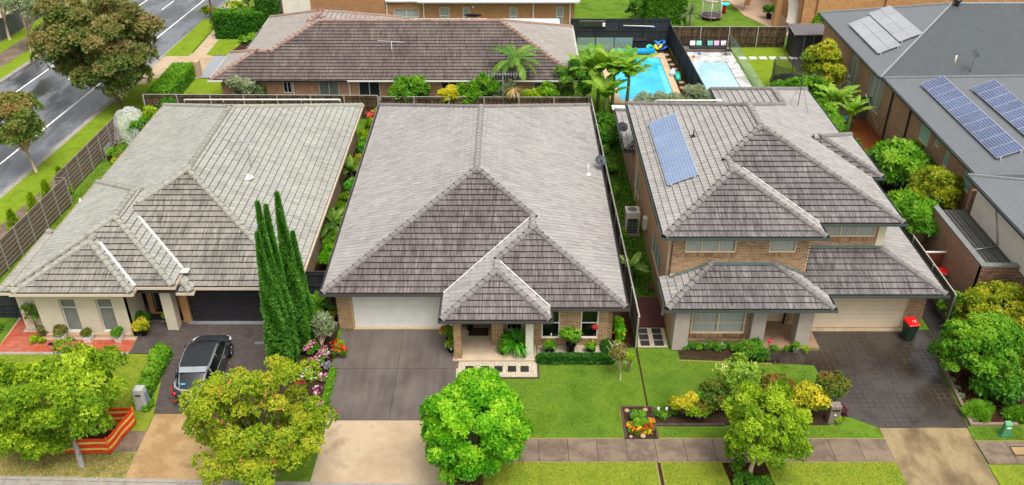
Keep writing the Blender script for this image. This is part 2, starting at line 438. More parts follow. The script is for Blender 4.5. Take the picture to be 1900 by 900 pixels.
def strip(parent, name, a, b, w, m, h=.03, up=.06):
    """flashing strip laid along a roof line from a to b"""
    a, b = Vector(a), Vector(b); d = (b - a).normalized(); s_ = d.cross(Vector((0, 0, 1))).normalized() * w / 2; u = Vector((0, 0, up)); k = Vector((0, 0, h))
    bm = MB(); n = max(1, int((b - a).length / .5))
    for i in range(n):
        p, q = a + (b - a) * i / n, a + (b - a) * (i + 1) / n; j = Vector((0, 0, random.uniform(0, .006)))
        vs = [p - s_ + u + j, p + s_ + u + j, q + s_ + u + j, q - s_ + u + j]; vs += [v + k for v in vs]
        bm.add(vs, [(0, 1, 2, 3), (4, 5, 6, 7), (0, 1, 5, 4), (1, 2, 6, 5), (2, 3, 7, 6), (3, 0, 4, 7)])
    return bm.build(name, m, parent)

# ------------------------------------------------------------ walls, bricks, windows
def frame2(p0, p1):
    p0, p1 = Vector((*p0, 0)), Vector((*p1, 0)); d = (p1 - p0); L = d.length; d.normalize(); n = Vector((d.y, -d.x, 0)); return p0, d, n, L  # n = outward (right of travel)
def wall(parent, p0, p1, z0, z1, m, openings=(), t=.2, name='wall', back=True):
    """p0->p1 seen from outside left to right; thickness goes inwards"""
    o, d, n, L = frame2(p0, p1); ss = sorted({0, L, *[v for q in openings for v in q[:2]]}); zs = sorted({z0, z1, *[v for q in openings for v in q[2:4]]})
    b = MB()
    for i in range(len(ss) - 1):
        for j in range(len(zs) - 1):
            cs, cz = (ss[i] + ss[i + 1]) / 2, (zs[j] + zs[j + 1]) / 2
            if any(q[0] < cs < q[1] and q[2] < cz < q[3] for q in openings): continue
            vs = [o + d * s_ - n * k + Vector((0, 0, z)) for z in (zs[j], zs[j + 1]) for k in (0, t) for s_ in (ss[i], ss[i + 1])]
            b.add(vs, [(0, 2, 3, 1), (4, 5, 7, 6), (0, 1, 5, 4), (2, 6, 7, 3), (0, 4, 6, 2), (1, 3, 7, 5)])
    return b.build(name, m, parent)
BRICKS = {}
def brickwork(parent, wallobj, p0, p1, z0, z1, m, openings=(), nparts=0):
    o, d, n, L = frame2(p0, p1); row = .086; bl = .24
    key = m.name
    if key not in BRICKS:
        mb_ = MB(); mb_.box(0, .222, -.009, .004, 0, .069); me = bpy.data.meshes.new('brick'); me.from_pydata(mb_.v, [], mb_.f); me.materials.append(m); BRICKS[key] = me
    sb = MB(); cnt = 0; k = 0
    while z0 + k * row + .06 < z1:
        z = z0 + k * row; off = (k % 2) * bl / 2; j = -1
        while j * bl + off < L:
            a, b = max(0.0, j * bl + off), min(L, j * bl + off + .222)
            j += 1
            if b - a < .04: continue
            # cut by openings
            iv = [(a, b)]
            for q in openings:
                if z + .069 <= q[2] + .01 or z >= q[3] - .01: continue
                nv = []
                for (u, v) in iv:
                    if q[1] <= u or q[0] >= v: nv.append((u, v)); continue
                    if q[0] - u > .03: nv.append((u, q[0]))
                    if v - q[1] > .03: nv.append((q[1], v))
                iv = nv
            for (u, v) in iv:
                zz = min(z + .069, z1)
                if cnt < nparts and abs(v - u - .222) < 1e-4 and zz - z > .0689:
                    p = o + d * u
                    M = Matrix(((d.x, -n.x, 0, p.x), (d.y, -n.y, 0, p.y), (0, 0, 1, z), (0, 0, 0, 1))); inst('brick', BRICKS[key], M, wallobj); cnt += 1
                else:
                    pr = .009 + random.uniform(-.002, .003)
                    vs = [o + d * s_ - n * q_ + Vector((0, 0, zq)) for zq in (z, zz) for q_ in (-pr, .004) for s_ in (u, v)]
                    sb.add(vs, [(0, 2, 3, 1), (4, 5, 7, 6), (0, 1, 5, 4), (0, 4, 6, 2), (1, 3, 7, 5)])
        k += 1
    if sb.f: sb.build('brick', m, wallobj, 'stuff', fix=False)

def window(parent, p0, p1, z0, z1, fm, gm, cols=(.5,), rows=(), curtain=None, fw=.05, recess=.06, sill=None, name='window', blinds=None, inner=None, deep=.12):
    """p0->p1 left to right from outside; frame part with panes, curtain and sill under it"""
    o, d, n, L = frame2(p0, p1); o = o - n * recess
    b = MB()
    def bar(s0, s1, za, zb, k0=0, k1=.05):
        vs = [o + d * s_ - n * k + Vector((0, 0, z)) for z in (za, zb) for k in (k0, k1) for s_ in (s0, s1)]
        b.add(vs, [(0, 2, 3, 1), (4, 5, 7, 6), (0, 1, 5, 4), (2, 6, 7, 3), (0, 4, 6, 2), (1, 3, 7, 5)])
    bar(0, L, z0, z0 + fw); bar(0, L, z1 - fw, z1); bar(0, fw, z0 + fw, z1 - fw); bar(L - fw, L, z0 + fw, z1 - fw)
    cs = [0] + [c * L for c in cols] + [L]; rs = [z0] + [z0 + r * (z1 - z0) for r in rows] + [z1]
    for c in cs[1:-1]: bar(c - fw / 2, c + fw / 2, z0 + fw, z1 - fw, .003, .045)
    for r in rs[1:-1]: bar(fw, L - fw, r - fw / 2, r + fw / 2, .005, .04)
    w = b.build(name, fm, parent)
    for i in range(len(cs) - 1):
        for j in range(len(rs) - 1):
            a0 = cs[i] + (fw if i == 0 else fw / 2); a1 = cs[i + 1] - (fw if i == len(cs) - 2 else fw / 2)
            b0 = rs[j] + (fw if j == 0 else fw / 2); b1 = rs[j + 1] - (fw if j == len(rs) - 2 else fw / 2)
            g = MB(); vs = [o + d * s_ - n * k + Vector((0, 0, z)) for z in (b0, b1) for k in (.02, .028) for s_ in (a0, a1)]
            g.add(vs, [(0, 2, 3, 1), (4, 5, 7, 6), (0, 1, 5, 4), (2, 6, 7, 3), (0, 4, 6, 2), (1, 3, 7, 5)]); g.build('pane', gm, w)
    k = .085
    if curtain:
        cb = MB(); nn = max(6, int(L / .05)); vs = []
        for i in range(nn + 1):
            s_ = fw + (L - 2 * fw) * i / nn; kk = k + .04 * math.sin(i * 2.1) + random.uniform(-.012, .012)
            vs += [o + d * s_ - n * kk + Vector((0, 0, z0 + .02)), o + d * s_ - n * kk + Vector((0, 0, z1 - .02))]
        cb.add(vs, [(2 * i, 2 * i + 2, 2 * i + 3, 2 * i + 1) for i in range(nn)], 0, True); cb.build('curtain', curtain, w, fix=False)
    if blinds:
        bb = MB(); z = z0 + .08
        while z < z1 - .06:
            vs = [o + d * s_ - n * kk + Vector((0, 0, z + zz)) for (kk, zz) in ((k - .03, 0), (k + .03, .035)) for s_ in (fw, L - fw)]
            bb.add(vs, [(0, 1, 3, 2)]); z += .06
        bb.build('blind', blinds, w, fix=False)
    ib = MB(); vs = [o + d * s_ - n * (k + deep) + Vector((0, 0, z)) for z in (z0, z1) for s_ in (-.02, L + .02)]
    ib.add(vs, [(0, 1, 3, 2)]); ib.build('dark_interior', inner, w, fix=False)
    if sill:
        sb = MB(); vs = [o + d * s_ + n * k_ + Vector((0, 0, z)) for z in (z0 - .09, z0 - .005) for k_ in (recess + .03, -.02) for s_ in (-.04, L + .04)]
        sb.add(vs, [(0, 2, 3, 1), (4, 5, 7, 6), (0, 1, 5, 4), (2, 6, 7, 3), (0, 4, 6, 2), (1, 3, 7, 5)]); sb.build('sill', sill, w)
    return w

# ------------------------------------------------------------ vegetation
def unit(a): return a / np.maximum(np.linalg.norm(a, axis=1, keepdims=True), 1e-9)
def rdirs(n):
    v = RNG.normal(size=(n, 3)); return unit(v)
def quads_mesh(name, V, tint, m, parent=None, kind=None, per=4):
    nq = len(V) // per; me = bpy.data.meshes.new(name); me.vertices.add(len(V)); me.vertices.foreach_set('co', V.astype(np.float32).ravel())
    me.loops.add(nq * per); me.loops.foreach_set('vertex_index', np.arange(nq * per, dtype=np.int32))
    me.polygons.add(nq); me.polygons.foreach_set('loop_start', np.arange(0, nq * per, per, dtype=np.int32))
    try: me.polygons.foreach_set('loop_total', np.full(nq, per, dtype=np.int32))
    except Exception: pass
    at = me.attributes.new('tint', 'FLOAT', 'POINT'); at.data.foreach_set('value', np.repeat(tint, per).astype(np.float32))
    me.update(calc_edges=True); return link(name, me, m, parent, kind)
def leaf_quads(sp, dr, L, W, k=6, spread=.95, droop=.1, jit=.25, fold=.15):
    n = len(sp) * k; P = np.repeat(sp, k, 0); D = np.repeat(dr, k, 0)
    a = np.where(np.abs(D[:, 2:3]) < .9, np.array([[0., 0, 1]]), np.array([[1., 0, 0]])); U = unit(np.cross(a, D)); V = np.cross(D, U)
    ph = RNG.uniform(0, 2 * np.pi, n)[:, None]; th = np.clip(RNG.normal(spread, jit, n), .05, 2.6)[:, None]
    A = D * np.cos(th) + (U * np.cos(ph) + V * np.sin(ph)) * np.sin(th); A[:, 2] -= droop; A = unit(A)
    B = unit(np.cross(A, D + RNG.normal(0, .35, (n, 3)))); N = np.cross(A, B)
    l = (L * RNG.uniform(.65, 1.2, n))[:, None]; w = (W * RNG.uniform(.75, 1.2, n))[:, None]
    v0 = P; v1 = P + A * l * .45 + B * w / 2 + N * w * fold; v2 = P + A * l; v3 = P + A * l * .45 - B * w / 2 + N * w * fold
    return np.stack([v0, v1, v2, v3], 1).reshape(-1, 3)
def crown_pts(c, r, ncl, rc, nsp, shell=.55, low=-.75, upb=.35, seed_cl=None):
    c = np.array(c, float); r = np.array(r, float)
    d = rdirs(ncl * 3); d = d[d[:, 2] > low][:ncl]; ncl = len(d)
    rad = (shell + (1 - shell) * RNG.uniform(0, 1, ncl) ** .7)[:, None]
    bump_ = 1 + RNG.normal(0, .07, (ncl, 1))
    C = d * rad * bump_ * (r - rc * .75) + c
    rcs = rc * RNG.uniform(.6, 1.25, ncl)
    idx = RNG.choice(ncl, nsp, p=rcs ** 2 / (rcs ** 2).sum())
    q = rdirs(nsp); q[:, 2] = np.where(q[:, 2] < -.3, -q[:, 2], q[:, 2]); 
    rr = (RNG.uniform(.35, 1, nsp) ** .45)[:, None]
    off = q * rr * rcs[idx][:, None] * np.array([1, 1, .8]); S = C[idx] + off
    outd = unit(unit(off) * .8 + unit(S - c) * .6 + np.array([[0, 0, upb]]) + RNG.normal(0, .2, (nsp, 3)))
    cl_t = RNG.uniform(-.22, .2, ncl)[idx]
    rel = ((S - C[idx])[:, 2] / rcs[idx])          # young tips sit on top of each clump
    tint = np.clip(.45 + cl_t + .22 * rel + .12 * (S - c)[:, 2] / r[2] + RNG.normal(0, .12, nsp), 0, 1)
    return S, outd, tint, C
def foliage(parent, name, c, r, ncl, rc, nsp, m, L, W, k=6, kind=None, **kw):
    lk = {a: kw.pop(a) for a in ('spread', 'droop', 'jit', 'fold') if a in kw}
    tj = kw.pop('tj', .08)
    S, D, T, C = crown_pts(c, r, ncl, rc, nsp, **kw)
    V = leaf_quads(S, D, L, W, k, **lk); t = np.clip(np.repeat(T, k) + RNG.normal(0, tj, len(T) * k), 0, 1)
    return quads_mesh(name, V, t, m, parent, kind), C
def trunk_mesh(parent, base, c, r, C, m, tr=.12, nb=26, name='trunk', fork=.35, stems=1, twig=.02):
    b = MB(); base = Vector(base); c = Vector(c); idx = RNG.permutation(len(C))[:nb]
    hub = base.lerp(c, fork * 1.2); rl = random.Random(int(base.x * 100))
    forks = []
    for s_ in range(max(1, stems)):
        off = Vector((rl.uniform(-.3, .3), rl.uniform(-.3, .3), 0)) * (0 if stems == 1 else 1.6)
        h = hub + off * .8; mid = base.lerp(h, .5) + Vector((rl.uniform(-.05, .05), rl.uniform(-.05, .05), 0))
        k = 1 if stems == 1 else .65
        b.tube([base + off * .25, mid, h], [tr * 1.25 * k, tr * k, tr * .8 * k], 8); forks.append(h)
    for i, q in enumerate(idx):
        e = Vector(C[q]); h = forks[i % len(forks)]; m1 = h.lerp(e, .45) + Vector((rl.uniform(-.15, .15), rl.uniform(-.15, .15), rl.uniform(-.05, .2)))
        e2 = h.lerp(e, 1.08)
        b.tube([h, m1, e2], [tr * .42, tr * .24, twig * .6], 5, cap=False)
        for _ in range(2):
            t = e + Vector((rl.uniform(-.4, .4), rl.uniform(-.4, .4), rl.uniform(-.1, .4))); b.tube([m1.lerp(e, .6), t], [twig, twig * .4], 4, cap=False)
    return b.build(name, m, parent, fix=False)
def tree(name, label, cat, base, c, r, ncl, rc, nsp, m, L, W, bark, tr=.12, k=6, group=None, nb=26, stems=1, fork=.35, **kw):
    t = thing(name, (base[0], base[1], 0), label, cat, group)
    f, C = foliage(t, 'crown', c, r, ncl, rc, nsp, m, L, W, k, **kw)
    trunk_mesh(t, (base[0], base[1], -.05), c, r, C, bark, tr, nb, stems=stems, fork=fork); return t
def shrub(name, label, x, y, r, zc, m, nsp=500, L=.12, W=.05, k=6, cat='shrub', group=None, ncl=None, rc=None, bark=None, flowers=None, z0=0, **kw):
    t = thing(name, (x, y, z0), label, cat, group); rm = (r[0] + r[1]) / 2
    f, C = foliage(t, 'foliage', (x, y, z0 + zc), r, ncl or max(7, int(16 * rm)), rc or max(.1, rm * .35), nsp, m, L, W, k, **kw)
    b = MB()
    for q in C[:7]: b.tube([(x, y, z0 - .02), (x * .5 + q[0] * .5, y * .5 + q[1] * .5, z0 + zc * .6), tuple(q)], [.025, .018, .008], 5, cap=False)
    b.build('stem', bark or M_['bark'], t, fix=False)
    if flowers:
        for fm, nf, fs in flowers:
            S, D, T, _ = crown_pts((x, y, z0 + zc + .03), (r[0] * 1.03, r[1] * 1.03, r[2] * 1.08), 12, rm * .35, nf, upb=.8, shell=.75)
            S = S + D * .03; V = leaf_quads(S, D, fs, fs * .8, 5, spread=1.2, droop=0, jit=.15)
            quads_mesh('flower', V, np.repeat(RNG.uniform(0, 1, nf), 5), fm, t, 'stuff')
    return t
def strappy(parent, name, x, y, z, n, L, W, m, spread=(.3, 1.2), seg=5, arch=1.0, kind=None, rr=.06):
    """arching blades from a centre (grasses, cordylines, ferns)"""
    V = []; T = []
    for i in range(n):
        a = random.uniform(0, 2 * math.pi); th = random.uniform(*spread); l = L * random.uniform(.7, 1.15); tt = random.uniform(0, 1)
        p = np.array([x + rr * math.cos(a), y + rr * math.sin(a), z]); q = th; side = np.array([-math.sin(a), math.cos(a), 0])
        w0 = W * .5
        for s_ in range(seg):
            ds = l / seg; p2 = p + ds * np.array([math.cos(a) * math.sin(q), math.sin(a) * math.sin(q), math.cos(q)])
            f = (s_ + 1) / seg; w1 = W * (1 - .2 * f if f < .6 else 2.2 * (1 - f) + .02) ; w1 = max(w1, .003)
            V += [p - side * w0 / 2, p + side * w0 / 2, p2 + side * w1 / 2, p2 - side * w1 / 2]; T.append(tt); p = p2; w0 = w1; q += arch * (1.0 / seg)
    return quads_mesh(name, np.array(V), np.array(T), m, parent, kind)
def scatter_quads(n, poly, z, L, W, m, name, parent=None, kind='stuff', tilt=.6, label=None, cat=None):
    """short upright blades scattered over a polygon"""
    P = np.array(poly); lo, hi = P.min(0), P.max(0); pts = RNG.uniform(lo, hi, (int(n * 1.6) + 10, 2)); ins = np.zeros(len(pts), bool)
    for i in range(len(P)):
        a, b = P[i], P[(i + 1) % len(P)]; c = ((a[1] > pts[:, 1]) != (b[1] > pts[:, 1])); with_ = np.where(c, (b[0] - a[0]) * (pts[:, 1] - a[1]) / ((b[1] - a[1]) + 1e-12) + a[0], -1e9)
        ins ^= c & (pts[:, 0] < with_)
    pts = pts[ins][:n]; n = len(pts); base = np.column_stack([pts, np.full(n, z)])
    az = RNG.uniform(0, 2 * np.pi, n); side = np.column_stack([np.cos(az), np.sin(az), np.zeros(n)])
    up = unit(np.column_stack([RNG.normal(0, tilt, n), RNG.normal(0, tilt, n), np.ones(n)]))
    l = (L * RNG.uniform(.5, 1.3, n))[:, None]; w = (W * RNG.uniform(.6, 1.3, n))[:, None]
    V = np.stack([base - side * w / 2, base + side * w / 2, base + up * l + side * w * .15, base + up * l - side * w * .15], 1).reshape(-1, 3)
    o = quads_mesh(name, V, RNG.uniform(0, 1, n), m, parent, kind)
    if label: tag(o, label, cat)
    return o

# ------------------------------------------------------------ materials
M_ = {}
M_['bark'] = mottled('bark', ['#5a4a3a', '#8a7a66', '#4a3c30'], 5, 40, bump=.01, aniso=(1, 1, .3))
M_['bark_pale'] = mottled('bark_pale', ['#b59a80', '#cdb69a', '#8f7a66'], 5, 40, bump=.008, aniso=(1, 1, .4))
M_['bark_grey'] = mottled('bark_grey', ['#77706a', '#a29a92', '#5d564f'], 5, 40, bump=.008)
# roof tiles of the four tiled houses; shade painted into the front slopes' colours
M_['t1f'] = tile_mat('tile_h1_front_shaded', '#7f7b73', '#4c4643', '#a5a196', 'y', .13)
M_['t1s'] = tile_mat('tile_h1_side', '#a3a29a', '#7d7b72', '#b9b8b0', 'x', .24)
M_['t2f'] = tile_mat('tile_h2_front_shaded', '#635b58', '#3c3432', '#8b8480', 'y', .12)
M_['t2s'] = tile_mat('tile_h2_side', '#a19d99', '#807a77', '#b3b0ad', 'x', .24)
M_['t3f'] = tile_mat('tile_h3_front_shaded', '#656060', '#403939', '#8f8a88', 'y', .12)
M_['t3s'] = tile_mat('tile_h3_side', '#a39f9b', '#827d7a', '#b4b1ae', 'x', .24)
M_['t4f'] = tile_mat('tile_h4_front_shaded', '#5f5450', '#3c3332', '#8a7e74', 'y', .14)
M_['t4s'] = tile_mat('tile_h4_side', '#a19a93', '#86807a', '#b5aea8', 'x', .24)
M_['nose'] = plain('tile_nose_shade_dirt', '#332b2a', .9, .1)  # dark nose colour paints in the lap shadow along with edge dirt
M_['cap1'] = mottled('ridge_cap_1', ['#969488', '#a5a398', '#88867c'], 1.5, 30, .7, var=.08)
M_['cap2'] = mottled('ridge_cap_2', ['#7c7674', '#8a8582', '#706b69'], 1.5, 30, .7, var=.12)
M_['ridge_pale'] = mottled('ridge_pale', ['#97928e', '#a5a09c'], 1.5, 30, .7, var=.06)
M_['cap4'] = mottled('ridge_cap_4', ['#98796a', '#a88c7e', '#8a6c5e'], 1.5, 30, .7, var=.14)
M_['under'] = plain('roof_under', '#4c4845', .9, .1)
M_['soffit'] = plain('soffit_white', '#d8d2c4', .7)
M_['flash'] = plain('valley_flashing_paint', '#bdbab4', .6, .3, var=.2, sc=5)
M_['lead'] = plain('wall_flashing_green_grey', '#5d6e6c', .5, .4)
M_['gut_cream'] = plain('gutter_cream', '#cbbda8', .4, .4, var=.04)
M_['gut_dark'] = plain('gutter_dark', '#4e4a49', .35, .4, var=.06)
M_['gut_green'] = plain('gutter_grey_green', '#4b5450', .35, .4, var=.06)
M_['gut_white'] = plain('gutter_white', '#dcdad5', .4, .4, var=.04)
# walls
M_['render_cream'] = mottled('render_cream', ['#c9bda6', '#d2c7b1', '#c3b69f'], .8, 80, .85, bump=.002, finew=.08)
M_['render_mauve'] = mottled('render_mauve_grey', ['#a99b92', '#b0a39b', '#a19389'], .8, 80, .85, bump=.002, finew=.08)
M_['render_white'] = mottled('render_white', ['#e0d8ca', '#e8e0d2', '#d6cec0'], .8, 80, .85, bump=.002, finew=.08)
M_['render_sand'] = mottled('render_sand', ['#b99b80', '#c2a58b', '#b09178'], .8, 80, .85, bump=.002, finew=.08)
M_['mortar'] = plain('mortar', '#dccbaa', .95, .1)
M_['bk2'] = brick_piece_mat('brick_tan', ['#8d6a50', '#a5805e', '#b59468', '#9c7458', '#b08a6c', '#8c7a50', '#a88a68'])
M_['bk3'] = brick_piece_mat('brick_tan_2', ['#86604a', '#a07c5c', '#b49472', '#967456', '#ac8a68', '#7c5a46'])
M_['bk4'] = brick_piece_mat('brick_brown', ['#5a3a30', '#6d4638', '#7b5444', '#62402f', '#8a6450'])
M_['bkt_tan'] = brick_mat('brickwork_tan', '#a07a5a', '#b8906a', '#cbb592')
M_['bkt_peach'] = brick_mat('brickwork_peach', '#b58a66', '#c69c78', '#c9ab88')
M_['bkt_brown'] = brick_mat('brickwork_brown', '#946654', '#ac7c62', '#cdb89e')
M_['bkt_red'] = brick_mat('brickwork_red_brown', '#96603c', '#b07a4c', '#c8ab88')
M_['bkt_orange'] = brick_mat('brickwork_orange', '#b07a50', '#c8925e', '#c9a880')
M_['door_white'] = stripes('garage_door_white', '#eceae4', '#e2e0d8', .09, 'Z', .5, .55, .3, .004)
M_['door_beige'] = stripes('garage_door_beige', '#e2d2b8', '#d8c6aa', .26, 'Z', .06, .55, .3, .003)
M_['door_char'] = stripes('garage_door_charcoal', '#4a474b', '#2e2c30', .30, 'Z', .12, .45, .4, .006)
M_['glass'] = glass_mat('window_glass', '#5a6462', .16)
M_['glass_dark'] = glass_mat('window_glass_dark', '#0d1011', .75)
M_['glass_green'] = glass_mat('obscure_glass', '#9fbdb6', .85, .15)
M_['inner'] = plain('room_dark', '#141312', .9, .1)
M_['curtain'] = plain('curtain_voile', '#c9cdc6', .9, .1, var=.06)
M_['curtain_w'] = plain('curtain_white', '#e8e8e4', .9, .1, var=.04)
M_['blind'] = plain('venetian_blind', '#a9aaa0', .6)
M_['frame_cream'] = plain('frame_cream', '#d8ccb0', .45, .4, var=.03)
M_['frame_white'] = plain('frame_white', '#d9dbdc', .4, .4, var=.03)
M_['frame_bronze'] = plain('frame_bronze', '#75716a', .4, .4, var=.03)
M_['frame_black'] = plain('frame_black', '#26272a', .4, .4, var=.03)
M_['white'] = plain('white_paint', '#dedcd8', .5, .4, var=.04)
M_['black_pl'] = plain('black_plastic', '#1b1b1c', .45, .4)
M_['metal'] = plain('galvanised_steel', '#9aa09f', .35, .5, .6)
M_['dkmetal'] = plain('dark_steel', '#2f3436', .4, .5, .3)
# ground
M_['grass'] = mottled('lawn_grass', ['#466416', '#54761c', '#62842a', '#6e8c2a', '#587a1c', '#86903c'], .5, 24, .95, .1, .02, .5)
M_['grass_verge'] = mottled('verge_grass', ['#667c20', '#7e902a', '#8c9a30', '#748c26', '#a4a24a'], .7, 24, .95, .1, .02, .45)
M_['grass_straw'] = mottled('straw_edge', ['#8a7c4a', '#a8935e', '#6f7436'], 6, 40, .95, .1, .01, .4)
M_['grass_dry'] = mottled('dry_grass', ['#8b8646', '#a89a5a', '#75803a', '#b0a268'], 1.6, 24, .95, .1, .02, .45)
M_['grass_bright'] = mottled('bright_grass', ['#6e861e', '#809826', '#627a1a'], .9, 20, .95, .1, .02, .4)
M_['asphalt'] = mottled('wet_asphalt', ['#46474a', '#626469', '#505256', '#74777c'], .16, 60, .5, .7, .002, .2, aniso=(1.6, .5, 1), wet=(.16, .06, .42))
t = NT('wet_asphalt_road'); w_ = t.noise(t.pos((.55, .16, 1)), 1.0, 5, .6); g_ = t.noise(t.pos(), 60, 3)
t.bump(g_, .002); t.fin(t.mix(1.0, t.ramp(w_, [(.40, '#3a3b3e'), (.48, '#4c4e52'), (.58, '#72757b'), (.7, '#666970')]), t.ramp(g_, [(.3, (.82, .82, .82, 1)), (.7, (1, 1, 1, 1))]), 'MULTIPLY'), t.ramp(w_, [(.40, (.10,) * 3 + (1,)), (.5, (.22,) * 3 + (1,)), (.6, (.5,) * 3 + (1,))]), 1.0); M_['asphalt'] = t.m
M_['white_line'] = plain('road_paint', '#e6e6e2', .5, .3, var=.1, sc=20)
M_['kerb'] = mottled('kerb_concrete', ['#8c867e', '#a29b92', '#77726b'], 1.2, 50, .85, finew=.25)
M_['path'] = mottled('footpath_concrete', ['#7c6c5c', '#8a7967', '#6e5f52', '#96846f'], .9, 70, .85, finew=.35, var=.08)
M_['path_pale'] = mottled('crossover_concrete', ['#a08a6e', '#b09a7e', '#bca88c', '#947e66'], .5, 70, .85, finew=.22)
M_['conc_sand'] = mottled('sand_concrete', ['#a88a60', '#9c7e56', '#b4966c', '#90744f'], .8, 60, .85, finew=.25)
M_['conc_wet'] = mottled('stained_concrete', ['#5a4c3c', '#7c6a4e', '#9c8a68', '#6a5a44'], .6, 60, .7, finew=.25, wet=(.4, .35, .8), aniso=(1.2, .6, 1))
t = NT('coloured_concrete'); g_ = t.noise(t.pos(), 70, 3, .7); n1 = t.noise(t.pos(), .6, 6, .65); n2 = t.noise(t.pos((3.2, .35, 1)), 1.0, 4, .6); n3 = t.noise(t.pos(), 3.5, 2)
col = t.ramp(t.math('ADD', t.math('MULTIPLY', n1, .6), t.math('MULTIPLY', n2, .4)), [(.34, '#524945'), (.46, '#5e5550'), (.56, '#675e58'), (.68, '#6f6660')])
col = t.mix(t.ramp(n3, [(.72, (0, 0, 0, 1)), (.80, (.35, .35, .35, 1))]), col, hx('#3a322d')); col = t.mix(1.0, col, t.ramp(g_, [(.3, (.78, .78, .78, 1)), (.7, (1, 1, 1, 1))]), 'MULTIPLY'); t.bump(g_, .002)
M_['drive2'] = t.fin(col, t.ramp(n1, [(.4, (.4,) * 3 + (1,)), (.6, (.75,) * 3 + (1,))]), .35)
M_['paver1'] = mottled('dark_brick_paver', ['#534a45', '#5f5651', '#473f3b'], 1.2, 40, .6, .35, .004, .25, var=.25)
M_['paver3'] = mottled('wet_dark_paver', ['#2e2621', '#3c332d', '#45403c', '#241d19'], .45, 40, .4, 1.0, .002, .3, var=.12, wet=(.35, .06, .38))
M_['joint3'] = mottled('paver_joint', ['#2c2521', '#332b25', '#6e5c42', '#a08a60'], .5, 30, .8, bump=0)
M_['joint1'] = plain('paver_joint_dark', '#2f2a27', .9, .1)
M_['redtile'] = mottled('terracotta_tile', ['#a34a30', '#b2523a', '#b86a54', '#94402a'], 1.0, 60, .35, .4, .001, .12, var=.14)
M_['grout'] = plain('grout', '#b09a8a', .9, .1)
M_['creamtile'] = mottled('cream_tile', ['#c9b295', '#d2bca0', '#bfa88b'], 1.0, 50, .5, .3, .001, .1, var=.06)
M_['mulch'] = mottled('bark_mulch', ['#3a261a', '#5c3c28', '#2c1d14', '#6b4a34'], 9, 60, .95, .1, .03, .6)
M_['soil'] = mottled('garden_soil', ['#3a2c22', '#4a3a2c', '#2c211a'], 5, 50, .95, .1, .02, .5)
M_['pebble'] = mottled('pebbles', ['#b3a288', '#d5c8ae', '#8f7f68'], 20, 60, .8, .3, .02, .4)
M_['slate'] = plain('black_paver', '#2c2b2d', .5, .4, var=.2)
M_['redwood'] = stripes('red_decking', '#5e2f2c', '#4b2624', .14, 'Y', .1, .45, .4, .004)
M_['deck'] = stripes('wet_timber_deck', '#8a4a22', '#70391a', .14, 'X', .1, .35, .4, .004)
M_['timber'] = mottled('fence_timber', ['#5a4636', '#7c6650', '#483a2e', '#766c42'], 1.6, 30, .9, .15, .01, .4, (3, 3, .6), var=.3)
M_['timber_grey'] = mottled('weathered_timber', ['#6b6259', '#857c70', '#544c45'], 1.6, 30, .9, .15, .01, .4, (3, 3, .6), var=.25)
M_['timber_black'] = mottled('charcoal_timber', ['#33373a', '#3f4447', '#2a2d30'], 1.6, 30, .7, .2, .01, .3, (3, 3, .6), var=.25)
M_['sleeper'] = mottled('timber_edging', ['#4a3b36', '#5f4d46', '#3b2e2a'], 3, 30, .9)
M_['cbond'] = stripes('corrugated_fence', '#84746a', '#75665c', .1, 'Z', .5, .5, .3, .01)
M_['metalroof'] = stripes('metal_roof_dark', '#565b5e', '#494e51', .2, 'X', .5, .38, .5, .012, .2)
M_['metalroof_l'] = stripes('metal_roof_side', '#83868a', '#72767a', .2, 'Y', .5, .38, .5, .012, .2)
M_['roof_white'] = stripes('white_roof', '#dcdcda', '#cfd0cf', .3, 'X', .1, .4, .4, .01)
M_['deckroof'] = stripes('flat_metal_deck', '#6a6a66', '#55554f', .42, 'X', .12, .45, .4, .02)
# foliage
L_ = {}
L_['lime'] = leaf_mat('leaf_lime', ['#467410', '#648f16', '#8aaf1c', '#b2cd2a', '#d6e648'], .5)
L_['ball'] = leaf_mat('leaf_bright_green', ['#327408', '#4a9a0c', '#6cba16', '#9cd624', '#ccee48'], .5)
L_['yg'] = leaf_mat('leaf_yellow_green', ['#4c6a14', '#708c1a', '#94a820', '#bcc02c', '#dcd04a'], .45)
L_['autumn'] = leaf_mat('leaf_autumn_mix', ['#54821a', '#729a1e', '#98b428', '#b8c832', '#ccd03c', '#d8c848'], .5)
L_['rust'] = leaf_mat('leaf_rust', ['#4a6c30', '#5c7a34', '#78843e', '#948a4c', '#ac8c66'], .45)
L_['rustg'] = leaf_mat('leaf_rust_green', ['#4c7430', '#668a34', '#84903c', '#9c8e4c', '#b08a60'], .45)
L_['dark'] = leaf_mat('leaf_dark_green', ['#1e440e', '#306414', '#48841c', '#649c28', '#8cb43c'], .4)
L_['mid'] = leaf_mat('leaf_mid_green', ['#2c5a10', '#467e18', '#64a01e', '#88bc2c', '#b0d044'], .45)
L_['yellow'] = leaf_mat('leaf_golden', ['#6a8c1a', '#9cac20', '#ccc82c', '#e8d838', '#f0e464'], .45)
L_['photinia'] = leaf_mat('leaf_photinia', ['#34581a', '#4a6c1e', '#628226', '#86802e', '#b06434'], .4)
L_['vari'] = leaf_mat('leaf_variegated', ['#467418', '#6a9626', '#94b836', '#c0d25c', '#e6eab0'], .4)
L_['cypress'] = leaf_mat('leaf_cypress', ['#34681e', '#4a862a', '#62a038', '#7eb448', '#9ec860'], .3)
L_['grey'] = leaf_mat('leaf_grey_green', ['#4e6238', '#6c8050', '#88986c', '#a4b08c', '#bcc4a8'], .4)
L_['banana'] = leaf_mat('leaf_banana', ['#3c7018', '#5a9222', '#7eae30', '#a2c444', '#c4d868'], .5, .4)
